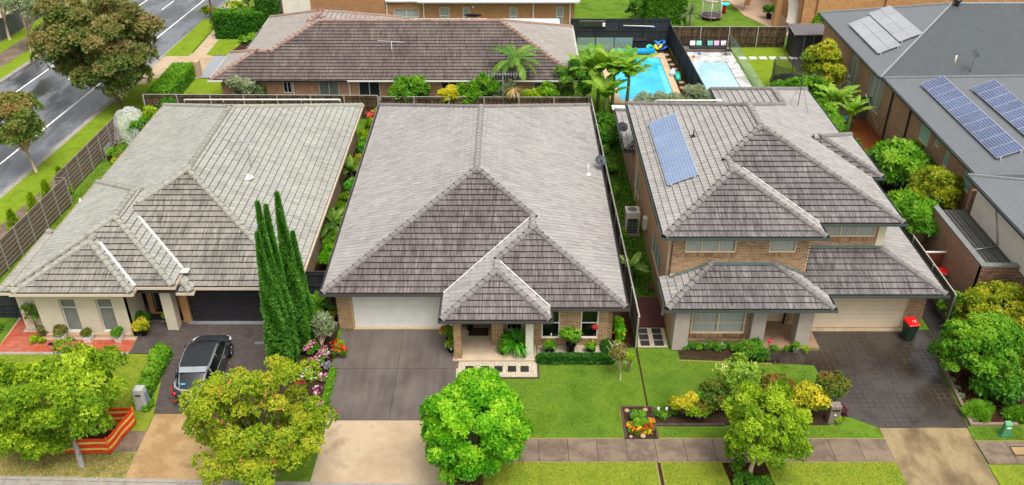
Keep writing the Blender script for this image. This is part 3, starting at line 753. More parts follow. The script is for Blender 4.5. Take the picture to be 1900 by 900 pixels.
L_['palm'] = leaf_mat('leaf_palm', ['#34581c', '#4c7a26', '#6c9832', '#98b44a', '#c0c860'], .4)
L_['burg'] = leaf_mat('leaf_burgundy', ['#40202a', '#602e3a', '#7c424c', '#905a5c'])
L_['blade'] = leaf_mat('grass_blade', ['#4e6818', '#648022', '#78902c', '#94a240'], .3, .6, .2)
L_['blade_v'] = leaf_mat('grass_blade_verge', ['#667a22', '#84922e', '#9ca23c', '#b4b058'], .3, .6, .2)
L_['blade_d'] = leaf_mat('grass_blade_dry', ['#7c8044', '#a09858', '#bca870', '#c8bc88'], .3, .6, .2)
L_['mondo'] = leaf_mat('mondo_grass', ['#163c10', '#265818', '#38701e', '#508a2a'], .3)
L_['fern'] = leaf_mat('leaf_fern', ['#2c6c14', '#469a1c', '#64b428', '#8ccc3c'], .4)
L_['redleaf'] = leaf_mat('leaf_red', ['#8a2c20', '#b84030', '#d8604c', '#e88a70'])
F_ = {n: leaf_mat('petal_' + n, c, .2, .6, .2) for n, c in {'white': ['#d8d8e0', '#f0f0f4'], 'pink': ['#c04878', '#e89ab8'], 'orange': ['#d83c10', '#f08028'], 'marigold': ['#e07810', '#f4c41c'], 'yellow': ['#e0c414', '#f4e23c'], 'red': ['#b01420', '#d83038'], 'violet': ['#6a4c98', '#9a7cc0'], 'redorange': ['#c42c0c', '#e04c14'], 'bluegrey': ['#a0b0b8', '#c8d8e0']}.items()}

# ------------------------------------------------------------ the setting: ground, road, paths, lawns
def kerbx(y): return -31.3 + .078 * (y - 52)
def rp(off, y): return (kerbx(y) + off, y)
S_ = 'structure'
sheet('ground', [(-400, -300), (400, -300), (400, 900), (-400, 900)], -.03, M_['grass'])
sheet('road', [rp(-10.1, 10), rp(0, 10), rp(0, 400), rp(-10.1, 400)], -.022, M_['asphalt'])
b = MB()
for off, ya, yb in [(-2.3, 20, 62.5), (-2.3, 62.5, 250), (-8.0, 20, 250)]:
    p = [rp(off - .07, ya), rp(off + .07, ya), rp(off + .07, yb), rp(off - .07, yb)]; b.add([(x, y, -.017) for x, y in p], [(0, 1, 2, 3)])
for k in range(-4, 18):
    ya = 66.7 + k * 9.0; p = [rp(-5.28, ya), rp(-5.16, ya), rp(-5.16, ya + 3), rp(-5.28, ya + 3)]; b.add([(x, y, -.017) for x, y in p], [(0, 1, 2, 3)])
b.build('road_marking', M_['white_line'], None, S_, fix=False)
for nm, o0, o1 in [('kerb', 0, .42), ('kerb', -10.5, -10.1)]:
    b = MB(); y = 12
    while y < 200:
        for (a, c, z) in ((o0, o1, .0),):
            w = .16 if o0 == 0 else .24
            q = [rp(a if o0 < 0 else a + .0, y + .01), rp(c, y + .01), rp(c, y + 2.39), rp(a if o0 < 0 else a, y + 2.39)]
            b.prism(q, -.1, .0 if o0 == 0 else .1)
        y += 2.4
    b.build(nm, M_['kerb'], None, S_, fix=True)
# near strip between road and first house: verge, path
sheet('verge', [rp(.42, 20), (-29.2, 42.0), (-28.4, 49.3), (-27.2, 59.4), rp(.42, 69.5), rp(.42, 20)][:5], .02, M_['grass_bright'])
sheet('path', [(-30.5, 38), (-29.0, 38), (-28.15, 50.3), (-28.95, 50.3)], .026, M_['path'])
sheet('opposite_verge', [rp(-12.0, 40), rp(-10.5, 40), rp(-10.5, 140), rp(-12.0, 140)], .03, M_['grass_bright'])
sheet('opposite_path', [rp(-14.0, 40), rp(-12.0, 40), rp(-12.0, 140), rp(-14.0, 140)], .034, M_['path'])
sheet('opposite_verge', [rp(-15.6, 40), rp(-14.0, 40), rp(-14.0, 140), rp(-15.6, 140)], .03, M_['grass_bright'])
sheet('opposite_yard', [rp(-60, 40), rp(-15.6, 40), rp(-15.6, 140), rp(-60, 140)], -.012, M_['path_pale'])
# top left: crossover, footpath and verge lawns along the road
for q in ([(-29.5, 71.9), (-27.4, 71.9), (-27.3, 81.9), (-29.0, 81.9)], [(-29.1, 62.3), (-27.2, 62.3), (-27.1, 66.9), (-28.8, 66.9)]):
    sheet('verge', q, .03, M_['grass_bright'])
sheet('footpath', [(-27.2, 59.6), (-26.0, 59.6), (-26.0, 90), (-27.2, 90)], .022, M_['path_pale'])
sheet('crossover', [rp(.42, 65.5), (-25.0, 66.9), (-25.0, 71.9), rp(.42, 73.2)], .026, M_['path_pale'])
sheet('driveway', [(-25.2, 67.0), (-20.4, 67.0), (-20.4, 72.0), (-25.2, 72.0)], .030, plain('grey_driveway', '#8d9196', .6, .3, var=.08))
sheet('kerbside_strip', [rp(.42, 73), (-27.3, 81.9), (-26.5, 120), rp(.42, 120)], .018, M_['path_pale'])
sheet('lawn', [(-26.0, 72.1), (-20.5, 72.1), (-20.5, 76.2), (-26.0, 76.2)], .022, M_['grass_bright'])
sheet('lawn', [(-25.3, 60.1), (-21.5, 60.1), (-21.5, 66.8), (-25.3, 66.8)], .022, M_['grass_bright'])
sheet('garden_bed', [(-24.0, 73.3), (-21.0, 73.3), (-21.0, 76.0), (-23.6, 76.0)], .027, M_['soil'])
# bottom street and kerb
ky = lambda x: 24.35 - .026 * (x + 9)
b = MB(); x = -44
while x < 46:
    b.prism([(x + .006, ky(x) - .0), (x + 2.39, ky(x + 2.4) - .0), (x + 2.39, ky(x + 2.4) + .17), (x + .006, ky(x) + .17)], -.12, .03)
    b.prism([(x + .006, ky(x) - .45), (x + 2.39, ky(x + 2.4) - .45), (x + 2.39, ky(x + 2.4) - .004), (x + .006, ky(x) - .004)], -.15, -.028 + .016); x += 2.4
b.build('kerb', M_['kerb'], None, S_)
sheet('street', [(-80, ky(-80) - .45), (80, ky(80) - .45), (80, 10), (-80, 10)], -.021, M_['asphalt'])
# front lawns and verges
sheet('lawn', [(-26.3, 24.7), (-15.4, 24.7), (-15.4, 28.5), (-16.2, 32.4), (-26.3, 32.4)], .0, M_['grass_verge'])
sheet('verge', [(-26, ky(-26) + .17), (-15.32, ky(-15) + .17), (-15.32, 26.2), (-26, 26.2)], .005, M_['grass_dry'])
sheet('path_end', [(-16.4, 26.14), (-15.33, 26.14), (-15.33, 27.32), (-16.1, 27.32)], .012, M_['path'])
sheet('trench_soil', [(-18.9, 26.1), (-16.5, 26.1), (-16.2, 27.6), (-18.7, 27.6)], .010, M_['soil'])
sheet('crossover', [(-15.32, 24.55), (-10.9, 24.45), (-10.9, 28.36), (-15.36, 28.36)], .014, M_['conc_sand'])
sheet('verge', [(-10.85, 24.45), (-8.0, 24.35), (-8.0, 29.2), (-10.85, 29.2)], .006, M_['grass'])
sheet('crossover', [(-7.95, 24.2), (-2.55, 24.1), (-2.6, 27.95), (-7.85, 27.95)], .014, M_['path_pale'])
d2 = MB(); j = .012
for (x0, x1, y0, y1) in [(-8.0, -5.25, 27.97, 31.35), (-5.24, -2.55, 27.97, 31.35), (-8.25, -5.25, 31.36, 34.4), (-5.24, -2.45, 31.36, 34.4)]:
    d2.box(x0, x1 - j, y0, y1 - j, -.1, .02)
d2.build('driveway', M_['drive2'], None, S_)
sheet('lawn', [(-2.5, 26.87), (5.86, 26.87), (5.86, 31.75), (1.25, 31.75), (1.25, 30.65), (-2.5, 30.65)], .004, M_['grass'])
sheet('lawn', [(5.92, 28.6), (14.15, 28.6), (13.92, 31.58), (12.2, 31.7), (7.6, 32.55), (5.92, 32.8)], .004, M_['grass'])
sheet('lawn', [(6.0, 26.87), (15.55, 26.87), (15.45, 27.55), (14.3, 28.25), (13.4, 27.62), (6.0, 27.62)], .004, M_['grass'])
sheet('verge', [(-2.5, 24.2), (5.86, 23.95), (5.86, 25.58), (-2.5, 25.58)], .004, M_['grass_verge'])
sheet('verge', [(5.98, 23.9), (8.65, 23.85), (8.45, 25.58), (5.98, 25.58)], .004, M_['grass_verge'])
sheet('verge', [(10.4, 23.8), (15.55, 23.65), (15.5, 25.58), (10.2, 25.58)], .004, M_['grass_verge'])
sheet('verge', [(19.15, 23.5), (30, 23.2), (30, 25.43), (19.15, 25.43)], .004, M_['grass_verge'])
sheet('lawn', [(19.2, 26.72), (32, 26.72), (32, 27.6), (19.25, 27.6)], .004, M_['grass'])
sheet('side_lawn', [(5.95, 36.9), (7.5, 36.9), (7.5, 58.8), (5.75, 58.8)], .004, M_['grass_lush'] if 'grass_lush' in M_ else M_['grass'])
sheet('side_lawn', [(-26.5, 32.6), (-24.3, 32.6), (-24.2, 58.5), (-26.5, 58.5)], .010, M_['grass'])
sheet('boundary_edge', [(5.85, 25.6 - 1.7), (5.97, 25.6 - 1.7), (5.97, 25.58), (5.85, 25.58)], .008, M_['soil'])
sheet('boundary_edge', [(5.85, 28.7), (5.93, 28.7), (5.93, 32.9), (5.85, 32.9)], .008, M_['mulch'])
# footpath slabs
def slabs(x0, x1, y0, y1, w, name='footpath'):
    o = sheet(name, [(x0, y0), (x1, y0), (x1, y1), (x0, y1)], .004, M_['joint1'])
    x = x0
    me_b = MB(); me_b.box(0, w - .02, 0, y1 - y0, -.05, .02); me = bpy.data.meshes.new('slab'); me.from_pydata(me_b.v, [], me_b.f); me.materials.append(M_['path'])
    while x + w <= x1 + .01: s = inst('slab', me, Matrix.Translation((x + .01, y0, random.uniform(0, .006))), o); x += w
    if x1 - x > .15: q = MB(); q.box(x + .01, x1, y0, y1, -.05, .022); q.build('slab', M_['path'], o)
slabs(-2.5, 15.5, 25.6, 26.85, 1.2); slabs(19.2, 30.0, 25.45, 26.7, 1.2)
sheet('crossover', [(15.5, 23.6), (19.05, 23.5), (19.2, 27.5), (15.5, 27.5)], .013, M_['conc_wet'])
# dark tiled driveway of the two-storey house, tile by tile
dp = [(15.5, 27.52), (19.28, 27.52), (19.63, 31.58), (20.3, 33.4), (20.3, 34.24), (14.5, 34.24), (14.5, 32.66), (12.0, 32.66), (12.0, 31.68), (13.92, 31.6), (14.2, 28.35)]
drv = sheet('driveway', dp, .006, M_['joint3'])
def inpoly(x, y, p):
    c = False
    for i in range(len(p)):
        (x1, y1), (x2, y2) = p[i], p[(i + 1) % len(p)]
        if (y1 > y) != (y2 > y) and x < (x2 - x1) * (y - y1) / (y2 - y1) + x1: c = not c
    return c
def clipcell(P, x0, x1, y0, y1):
    for k in ((-1, 0, -x0), (1, 0, x1), (0, -1, -y0), (0, 1, y1)): P = clip(P, *k) if P else P
    return P
pm = MB(); pm.box(.010, .290, .010, .290, -.01, .014); pme = bpy.data.meshes.new('paver'); pme.from_pydata(pm.v, [], pm.f); pme.materials.append(M_['paver3'])
sb = MB(); cnt = 0; cells = []
for iy in range(0, 24):
    for ix in range(0, 30):
        x, y = 11.9 + ix * .3, 27.54 + iy * .3
        cs = [inpoly(x + a, y + c, dp) for a in (.01, .29) for c in (.01, .29)]
        if all(cs): cells.append((x, y, True))
        elif any(cs): cells.append((x, y, False))
for x, y, f in cells:
    dz = random.uniform(-.002, .003)
    if f and cnt < 300: inst('paver', pme, Matrix.Translation((x, y, dz)), drv); cnt += 1
    elif f: sb.box(x + .010, x + .290, y + .010, y + .290, -.01, .014 + dz)
    else:
        q = clipcell(dp, x + .01, x + .29, y + .01, y + .29)
        if len(q) >= 3 and abs(poly_area(q)) > .002: sb.prism(q, -.01, .014 + dz)
sb.build('paver', M_['paver3'], drv, 'stuff', fix=False)
# brick-paved driveway of the first house
dp1 = [(-17.95, 32.45), (-16.15, 32.42), (-15.42, 28.38), (-10.7, 28.38), (-10.6, 34.75), (-16.1, 34.75), (-16.1, 35.45), (-18.15, 35.45), (-18.15, 33.6), (-17.95, 33.5)]
drv1 = sheet('driveway', dp1, .006, M_['joint1']); sb = MB(); cnt = 0
pm = MB(); pm.box(.004, .226, .004, .111, -.01, .02); pme = bpy.data.meshes.new('paver'); pme.from_pydata(pm.v, [], pm.f); pme.materials.append(M_['paver1'])
for iy in range(62):
    for ix in range(34):
        x, y = -18.2 + ix * .23 + (iy % 2) * .115, 28.39 + iy * .115
        cs = [inpoly(x + a, y + c, dp1) for a in (.01, .22) for c in (.01, .105)]
        if not any(cs): continue
        if not all(cs):
            q = clipcell(dp1, x + .004, x + .226, y + .004, y + .111)
            if len(q) >= 3 and abs(poly_area(q)) > .001: sb.prism(q, -.01, .02)
            continue
        dz = random.uniform(-.003, .003)
        if cnt < 300: inst('paver', pme, Matrix.Translation((x, y, dz)), drv1); cnt += 1
        else: sb.box(x + .004, x + .226, y + .004, y + .111, -.01, .02 + dz)
sb.build('paver', M_['paver1'], drv1, 'stuff', fix=False)
# terracotta tiles in front of the first house
tp = [(-24.3, 32.5), (-18.0, 32.5), (-18.0, 33.7), (-22.5, 33.7), (-22.5, 34.2), (-23.55, 34.2), (-23.55, 37.0), (-24.5, 37.0)]
tl = sheet('terrace', tp, .03, M_['grout'], thick=.1); pm = MB(); pm.box(.008, .292, .008, .292, 0, .014); pme = bpy.data.meshes.new('floor_tile'); pme.from_pydata(pm.v, [], pm.f); pme.materials.append(M_['redtile'])
for ix in range(22):
    for iy in range(16):
        x, y = -24.3 + ix * .3, 32.52 + iy * .3
        if all(inpoly(x + a, y + c, tp) for a in (.01, .29) for c in (.01, .29)): inst('floor_tile', pme, Matrix.Translation((x, y, .03 + random.uniform(-.001, .001))), tl)
b = MB(); b.box(-24.4, -18.0, 32.36, 32.49, -.05, .035); b.build('terrace_kerb', M_['kerb'], tl)
# porch of the middle house: cream tiles, pebble strip, black stepping stones
pt = MB(); pt.box(-2.75, 1.15, 31.85, 36.0, -.05, .06); pw = pt.build('porch_floor', M_['grout'], None, S_)
pm = MB(); pm.box(.004, .446, .004, .446, 0, .012); pme = bpy.data.meshes.new('floor_tile'); pme.from_pydata(pm.v, [], pm.f); pme.materials.append(M_['creamtile'])
for ix in range(8):
    for iy in range(5): inst('floor_tile', pme, Matrix.Translation((-2.55 + ix * .45, 31.9 + iy * .45, .06)), pw)
pb = sheet('pebble_strip', [(-2.55, 30.72), (1.15, 30.72), (1.15, 31.84), (-2.55, 31.84)], .016, M_['pebble'])
for x in (-1.95, -1.25, -.62, .0, .58):
    q = MB(); q.box(x - .19, x + .19, 31.1, 31.5, 0, .045); q.build('stepping_stone', M_['slate'], pb, bevel=.01)
b = MB(); b.box(-2.6, 1.26, 30.64, 30.71, -.05, .06); b.box(1.18, 1.26, 30.72, 31.9, -.05, .055); b.build('edging', M_['sleeper'], pb)
pb2 = sheet('pebble_strip', [(1.2, 32.1), (4.6, 32.1), (4.6, 33.04), (1.2, 33.04)], .016, M_['pebble'])
for pbx, (x0, x1, y0, y1), n in ((pb, (-2.5, 1.1, 30.75, 31.8), 1400), (pb2, (1.25, 4.55, 32.15, 33.0), 900)):
    q = MB()
    for _ in range(n):
        x, y, r = random.uniform(x0, x1), random.uniform(y0, y1), random.uniform(.012, .028)
        if pbx is pb and 31.08 < y < 31.52 and any(abs(x - c) < .21 for c in (-1.95, -1.25, -.62, .0, .58)): continue
        q.add([(x - r, y, .016), (x, y - r, .016), (x + r, y, .016), (x, y + r, .016), (x, y, .016 + r)], [(0, 1, 4), (1, 2, 4), (2, 3, 4), (3, 0, 4)])
    q.build('pebble', brick_piece_mat('pebble_piece', ['#a8967a', '#d8ccb4', '#e8e0d0', '#bca890', '#8c7a62']), pbx, 'stuff', fix=False)
# side gaps
sd2 = sheet('side_path', [(4.75, 32.9), (5.85, 32.9), (5.8, 55), (4.75, 55)], .012, M_['mulch'])
for y in (33.4, 34.2, 35.0, 35.8): q = MB(); q.box(5.0, 5.4, y, y + .4, 0, .04); q.build('stepping_stone', M_['slate'], sd2)
sd3 = sheet('side_path', [(5.98, 32.88), (7.4, 32.88), (7.4, 34.4), (5.98, 34.4)], .012, M_['pebble'])
for i in range(3):
    for j_ in range(2): q = MB(); q.box(6.12 + j_ * .66, 6.56 + j_ * .66, 33.0 + i * .47, 33.38 + i * .47, 0, .04); q.build('stepping_stone', M_['slate'], sd3)
q = MB(); q.box(5.98, 7.45, 34.42, 36.85, -.05, .10); q.build('side_deck', M_['redwood'], None, S_)
sheet('garden_bed', [(-10.6, 28.4), (-8.05, 28.4), (-8.3, 31.4), (-8.45, 34.3), (-8.45, 57), (-10.6, 57)], .009, M_['soil'])
sheet('garden_bed', [(6.1, 27.68), (13.4, 27.68), (14.1, 28.3), (14.0, 28.6), (6.1, 28.7)], .008, M_['soil'])
sheet('garden_bed', [(7.8, 32.0), (12.0, 31.75), (12.0, 32.9), (7.8, 33.25)], .010, M_['soil'])
sheet('garden_bed', [(8.65, 23.8), (10.4, 23.8), (10.2, 25.58), (8.45, 25.58)], .008, M_['mulch'])
sheet('garden_bed', [(-2.45, 23.9), (-1.1, 23.9), (-1.2, 25.1), (-2.35, 25.1)], .012, M_['mulch'])
sheet('garden_bed', [(19.75, 31.3), (19.4, 27.75), (40, 27.75), (40, 31.5)], .010, M_['mulch'])
sheet('side_drive', [(19.65, 31.6), (23.5, 31.6), (22.4, 40), (20.4, 40), (20.35, 33.4)], .014, plain('dark_wet_path', '#34302e', .4, .4, var=.25, sc=1.5))
sheet('garden_bed', [(21.4, 40), (25.5, 40), (25.5, 53.5), (21.2, 53.5)], .008, M_['soil'])
sheet('side_lawn', [(19.6, 42), (21.3, 42), (24.0, 58), (19.2, 58)], .007, M_['grass'])
sheet('garden_bed', [(-26, 59.4), (5.5, 59.4), (5.5, 60.8), (-26, 60.8)], .008, M_['soil'])
q = MB(); q.box(7.9, 11.2, 0, 0, 0, 0); 
b = MB(); b.box(6.0, 9.0, 27.6, 27.7, -.05, .09); b.build('edging', M_['sleeper'], None, S_)
b = MB(); b.prism([(19.38, 27.6), (19.52, 27.6), (19.9, 31.5), (19.76, 31.5)], -.05, .12); b.box(19.53, 21.4, 27.6, 27.74, -.05, .115); b.build('edging', mottled('edge_brick', ['#8a7264', '#9c8576'], 3), None, S_)
# back yards
sheet('back_lawn', [(5.1, 62), (7.38, 62), (7.38, 74.7), (5.1, 74.7)], .004, M_['grass'])
sheet('back_mulch', [(7.5, 72.5), (13.6, 72.5), (13.6, 74.6), (7.5, 74.6)], .012, M_['mulch'])
sheet('back_mulch', [(12.9, 61), (14.1, 61), (13.6, 72.5), (12.9, 72.5)], .013, M_['mulch'])
sheet('back_lawn', [(19.6, 60), (25.4, 60), (25.4, 74.0), (18.8, 74.0)], .004, M_['grass_bright'])
sheet('back_lawn', [(5.8, 76), (12.5, 76), (12.5, 140), (5.8, 140)], .004, M_['grass'])
sheet('back_lawn', [(14.5, 74.9), (25.5, 74.9), (22.0, 83), (20.5, 95), (14.5, 95)], .004, M_['grass'])
sheet('patio', [(25.6, 75), (30, 75), (30, 95), (20.6, 95), (22.1, 83)], .010, mottled('terracotta_patio', ['#b89a80', '#c8ac92'], 1, 40))
def rim(name, x0, x1, y0, y1, X0, X1, Y0, Y1, z, m):
    b = MB(); b.box(X0, x0, Y0, Y1, -.1, z); b.box(x1, X1, Y0, Y1, -.1, z); b.box(x0 + .0, x1, Y0, y0, -.1, z - .001); b.box(x0, x1, y1, Y1, -.1, z - .001); return b.build(name, m, None, S_)
t = NT('pool_water'); n_ = t.noise(t.pos(), 1.2, 3); t.bump(n_, .02); t.fin(t.ramp(t.noise(t.pos(), .5, 3), [(.3, '#1a9ed8'), (.7, '#3cc0ec')]), .05, .5); M_['water'] = t.m
t = NT('pool_water_pale'); n_ = t.noise(t.pos(), 1.5, 3); t.bump(n_, .02); t.fin(t.ramp(t.noise(t.pos(), .5, 3), [(.3, '#8fb4c0'), (.7, '#a9c9d2')]), .05, .5); M_['water2'] = t.m

for q_ in ([(-2.5, 26.855), (4.7, 26.855), (4.7, 26.91), (-2.5, 26.9)], [(6.1, 26.855), (15.5, 26.855), (15.5, 26.9), (6.1, 26.92)], [(-2.5, 25.53), (15.5, 25.53), (15.5, 25.59), (-2.5, 25.59)], [(5.76, 24), (5.83, 24), (5.83, 25.5), (5.77, 25.5)], [(5.99, 24), (6.05, 24), (6.04, 25.5), (5.99, 25.5)], [(19.2, 26.71), (30, 26.71), (30, 26.76), (19.2, 26.76)], [(4.66, 26.9), (4.7, 26.9), (4.7, 28.76), (4.65, 28.76)], [(7.7, 31.9), (12, 31.65), (12, 31.72), (7.7, 31.97)]):
    sheet('lawn_edge', q_, .0145, M_['grass_straw'])
M_['pipe_brown'] = plain('downpipe_brown', '#8a5a44', .6)

# ------------------------------------------------------------ pools
rim('pool_coping', 8.2, 12.42, 62.5, 71.6, 7.4, 12.95, 61.8, 72.6, .05, mottled('sandstone_coping', ['#c6a888', '#d8bc9c', '#b89a7c'], 1.2, 30, var=.1))
pl1 = thing('swimming_pool', (10.3, 67, 0), 'bright blue swimming pool with pale sandstone edge and corner steps', 'swimming pool')
q = MB(); q.box(8.2, 12.42, 62.5, 71.6, -.2, -.012); q.build('water', M_['water'], pl1)
q = MB(); pts_ = [(11.2, 71.5), (12.35, 71.5), (12.35, 70.2), (11.9, 70.5), (11.5, 70.9)]; q.prism(pts_, -.010, -.006); q.prism([(11.9, 62.6), (12.35, 62.6), (12.35, 69.8), (12.0, 69.8)], -.010, -.006); q.build('step', plain('pool_step', '#5cc8ec', .1, .5, var=.1), pl1)
b = MB(); yy = 60.5
dk = rim('pool_deck', 14.7, 17.85, 62.5, 70.55, 14.1, 18.75, 60.5, 73.95, .06, mottled('marble_paving', ['#c4c2be', '#dcdad6', '#a4a29e', '#cfcdc8'], 1.1, 20, .6, finew=.2))
pl2 = thing('swimming_pool', (16.3, 66, 0), 'pale grey-blue plunge pool set in white marble paving', 'swimming pool')
q = MB(); q.box(14.7, 17.85, 62.5, 70.55, -.2, -.012); q.build('water', M_['water2'], pl2)
q = MB(); q.box(14.75, 15.5, 69.2, 70.5, -.010, -.006); q.box(14.75, 15.2, 68, 69.2, -.010, -.006); q.build('step', plain('pool_step2', '#b9d4da', .1, .5, var=.1), pl2)
q = MB(); q.lathe((16.3, 67.3, -.01), [(.22, 0), (.22, .04), (.1, .05)], 12); q.build('skimmer_lid', M_['white'], pl2)

# ------------------------------------------------------------ house 1 (cream rendered, left)
h1 = thing('house', (-17, 45, 0), 'cream rendered single-storey house with pale grey tiled roof and charcoal garage door', 'house')
R1 = [(-23.54, -10.15, 34.3, 55.75, 2.5), (-24.1, -15.0, 33.85, 39.3, 2.51), (-22.95, -17.5, 33.2, 42.0, 2.9), (-23.3, -15.75, 33.75, 44.0, 2.9)]
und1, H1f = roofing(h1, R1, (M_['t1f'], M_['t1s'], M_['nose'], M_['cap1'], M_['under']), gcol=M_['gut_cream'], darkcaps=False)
def hz(H, x, y, n): return max(H(i, x, y) for i in range(n))
def valley(und, H, n, x0, y0, x1, y1, m=None, w=.16):
    strip(und, 'valley_flashing', (x0, y0, hz(H, x0, y0, n)), (x1, y1, hz(H, x1, y1, n)), w, m or M_['flash'], .015, .05)
def vdiag(und, H, n, x0, y0, dx, L, w=.07):
    strip(und, 'valley_flashing', (x0, y0, hz(H, x0, y0, n)), (x0 + dx * L, y0 + L, hz(H, x0 + dx * L, y0 + L, n)), w, M_['flash'], .015, .055)
vdiag(und1, H1f, 4, -15.72, 35.2, -1, 2.9, .14); vdiag(und1, H1f, 4, -17.5, 33.75, -1, 2.3, .14)
b = MB(); b.box(-15.72, -15.35, 34.75, 35.15, 2.98, 3.02); b.box(-23.15, -22.75, 34.6, 35.0, 2.97, 3.0); b.build('lead_patch', M_['flash'], und1)
wall(h1, (-10.65, 34.8), (-10.65, 55.2), 0, 2.45, M_['render_sand'])
wall(h1, (-10.65, 55.2), (-23.05, 55.2), 0, 2.45, M_['render_sand'])
wall(h1, (-23.05, 55.0), (-23.05, 38.7), 0, 2.45, M_['render_cream'])
wall(h1, (-23.05, 38.72), (-23.6, 38.72), 0, 2.45, M_['render_cream'])
wall(h1, (-23.6, 38.7), (-23.6, 34.27), 0, 2.45, M_['render_cream'])
wall(h1, (-23.6, 34.25), (-22.4, 34.25), 0, 2.46, M_['render_cream'])
fw1 = [(1.1, 1.85, .3, 2.2), (2.83, 3.58, .3, 2.2)]
wall(h1, (-22.4, 33.72), (-18.2, 33.72), 0, 2.86, M_['render_cream'], fw1, t=.25)
wall(h1, (-22.4, 34.24), (-22.4, 33.73), 0, 2.86, M_['render_cream'], t=.19)
wall(h1, (-18.2, 33.73), (-18.2, 35.5), 0, 2.86, M_['render_cream'])
for s0, s1, za, zb in fw1:
    window(h1, (-22.4 + s0, 33.72), (-22.4 + s1, 33.72), za, zb, M_['frame_white'], M_['glass'], cols=(), rows=(.72,), blinds=M_['blind'], recess=.10, sill=M_['render_cream'], inner=M_['inner'], fw=.045)
b = MB(); b.box(-22.35, -18.25, 33.62, 33.715, 0.0, .2); b.build('plinth', M_['render_sand'], h1)
# entry porch
b = MB(); b.box(-16.72, -16.2, 34.22, 34.72, 0, 2.86); b.build('column', M_['render_cream'], h1, bevel=.01)
dw = wall(h1, (-18.0, 35.5), (-16.1, 35.5), 0, 2.86, M_['bkt_orange'], [(.25, 1.15, .12, 2.2)], t=.15)
door = MB(); door.box(-17.75, -16.85, 35.56, 35.60, .12, 2.2); dd = door.build('door', M_['frame_black'], h1)
q = MB(); q.box(-17.7, -17.62, 35.53, 35.558, .3, 2.1); q.box(-17.62, -16.95, 35.53, 35.558, 1.95, 2.05); q.box(-17.0, -16.9, 35.53, 35.558, .3, 1.95); q.build('frame', M_['frame_bronze'], dd)
q = MB(); q.box(-17.1, -17.06, 35.48, 35.528, 1.0, 1.2); q.build('handle', M_['metal'], dd)
q = MB(); q.box(-18.0, -16.1, 35.0, 35.49, 0, .05); q.build('door_step', M_['slate'], h1)
q = MB(); q.box(-17.75, -16.95, 35.05, 35.4, .05, .065); tag(q.build('door_mat', plain('mat_dark', '#2a2a2a', .9)), 'dark doormat in the porch of the cream rendered house', 'doormat')
wall(h1, (-16.1, 35.5), (-16.1, 34.82), 0, 2.44, M_['bkt_orange'], t=.15)
wall(h1, (-16.1, 34.8), (-15.72, 34.8), 0, 2.45, M_['bkt_orange'], t=.15, name='garage_pier')
b = MB(); b.box(-15.7, -10.86, 34.95, 35.0, 0, 2.44)
gd = b.build('garage_door', M_['door_char'], h1)
for i in range(8):
    q = MB(); q.box(-15.69, -10.87, 34.925, 34.949, .02 + i * .3, .02 + i * .3 + .262); q.build('panel', M_['door_char'], gd)
b = MB(); b.box(-15.9, -10.7, 34.66, 34.84, -.02, .035); b.build('threshold', plain('grey_threshold', '#7c828a', .5, .4), h1)
b = MB(); b.box(-23.0, -10.7, 34.85, 55.0, -.1, .02); b.build('floor_slab', M_['kerb'], h1)

# ------------------------------------------------------------ house 2 (brick, middle)
h2 = thing('house', (-2, 44, 0), 'single-storey tan brick house with white garage door and brown-grey tiled hip roof', 'house')
R2 = [(-8.9, 5.24, 33.76, 55.75, 2.5), (-3.2, 5.24, 32.62, 46.0, 2.5), (-3.2, 1.74, 31.68, 40.0, 2.5)]
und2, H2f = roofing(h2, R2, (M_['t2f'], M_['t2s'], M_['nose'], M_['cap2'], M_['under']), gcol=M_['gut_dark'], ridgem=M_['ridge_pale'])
vdiag(und2, H2f, 3, -3.2, 33.76, 1, 4.1); vdiag(und2, H2f, 3, 1.74, 32.66, -1, 2.35)
wall(h2, (4.7, 33.05), (4.7, 55.2), 0, 2.45, M_['bkt_tan']); wall(h2, (4.68, 55.2), (-8.38, 55.2), 0, 2.45, M_['bkt_tan']); wall(h2, (-8.4, 55.2), (-8.4, 34.32), 0, 2.45, M_['bkt_tan'])
ow = [(.44, 1.28, .45, 2.1), (2.27, 3.08, .45, 2.1)]
w_ = wall(h2, (.95, 33.05), (4.69, 33.05), 0, 2.44, M_['mortar'], ow); brickwork(h2, w_, (.95, 33.05), (4.7, 33.05), 0.02, 2.44, M_['bk2'], ow, 230)
for k_, (s0, s1, za, zb) in enumerate(ow):
    window(h2, (.95 + s0, 33.05), (.95 + s1, 33.05), za, zb, M_['frame_white'], M_['glass_dark'], cols=(), rows=(.52,), recess=.04, inner=M_['inner'], fw=.05)
    q = MB()
    for i in range(11): q.obox((.95 + s0 + .02 + i * .08, 33.03, za - .06), .036, .045, .05)
    q.build('sill_brick', M_['bk2'], h2)
w_ = wall(h2, (-8.38, 34.3), (-7.66, 34.3), 0, 2.44, M_['mortar']); brickwork(h2, w_, (-8.38, 34.3), (-7.66, 34.3), .02, 2.44, M_['bk2'], (), 60)
b = MB(); b.box(-7.65, -2.9, 34.42, 34.46, .02, 2.44); gd = b.build('garage_door', M_['door_white'], h2)
for i in range(6): q = MB(); q.box(-7.63, -2.92, 34.395, 34.419, .03 + i * .4, .03 + i * .4 + .392); q.build('panel', M_['door_white'], gd)
b = MB(); b.box(-7.72, -7.655, 34.28, 34.42, .02, 2.43); b.box(-7.7, -2.9, 34.26, 34.4, -.02, .03); b.build('door_trim', plain('sand_trim', '#b79b72', .7), h2)
w_ = wall(h2, (-2.88, 34.3), (-2.45, 34.3), 0, 2.44, M_['bkt_tan'])
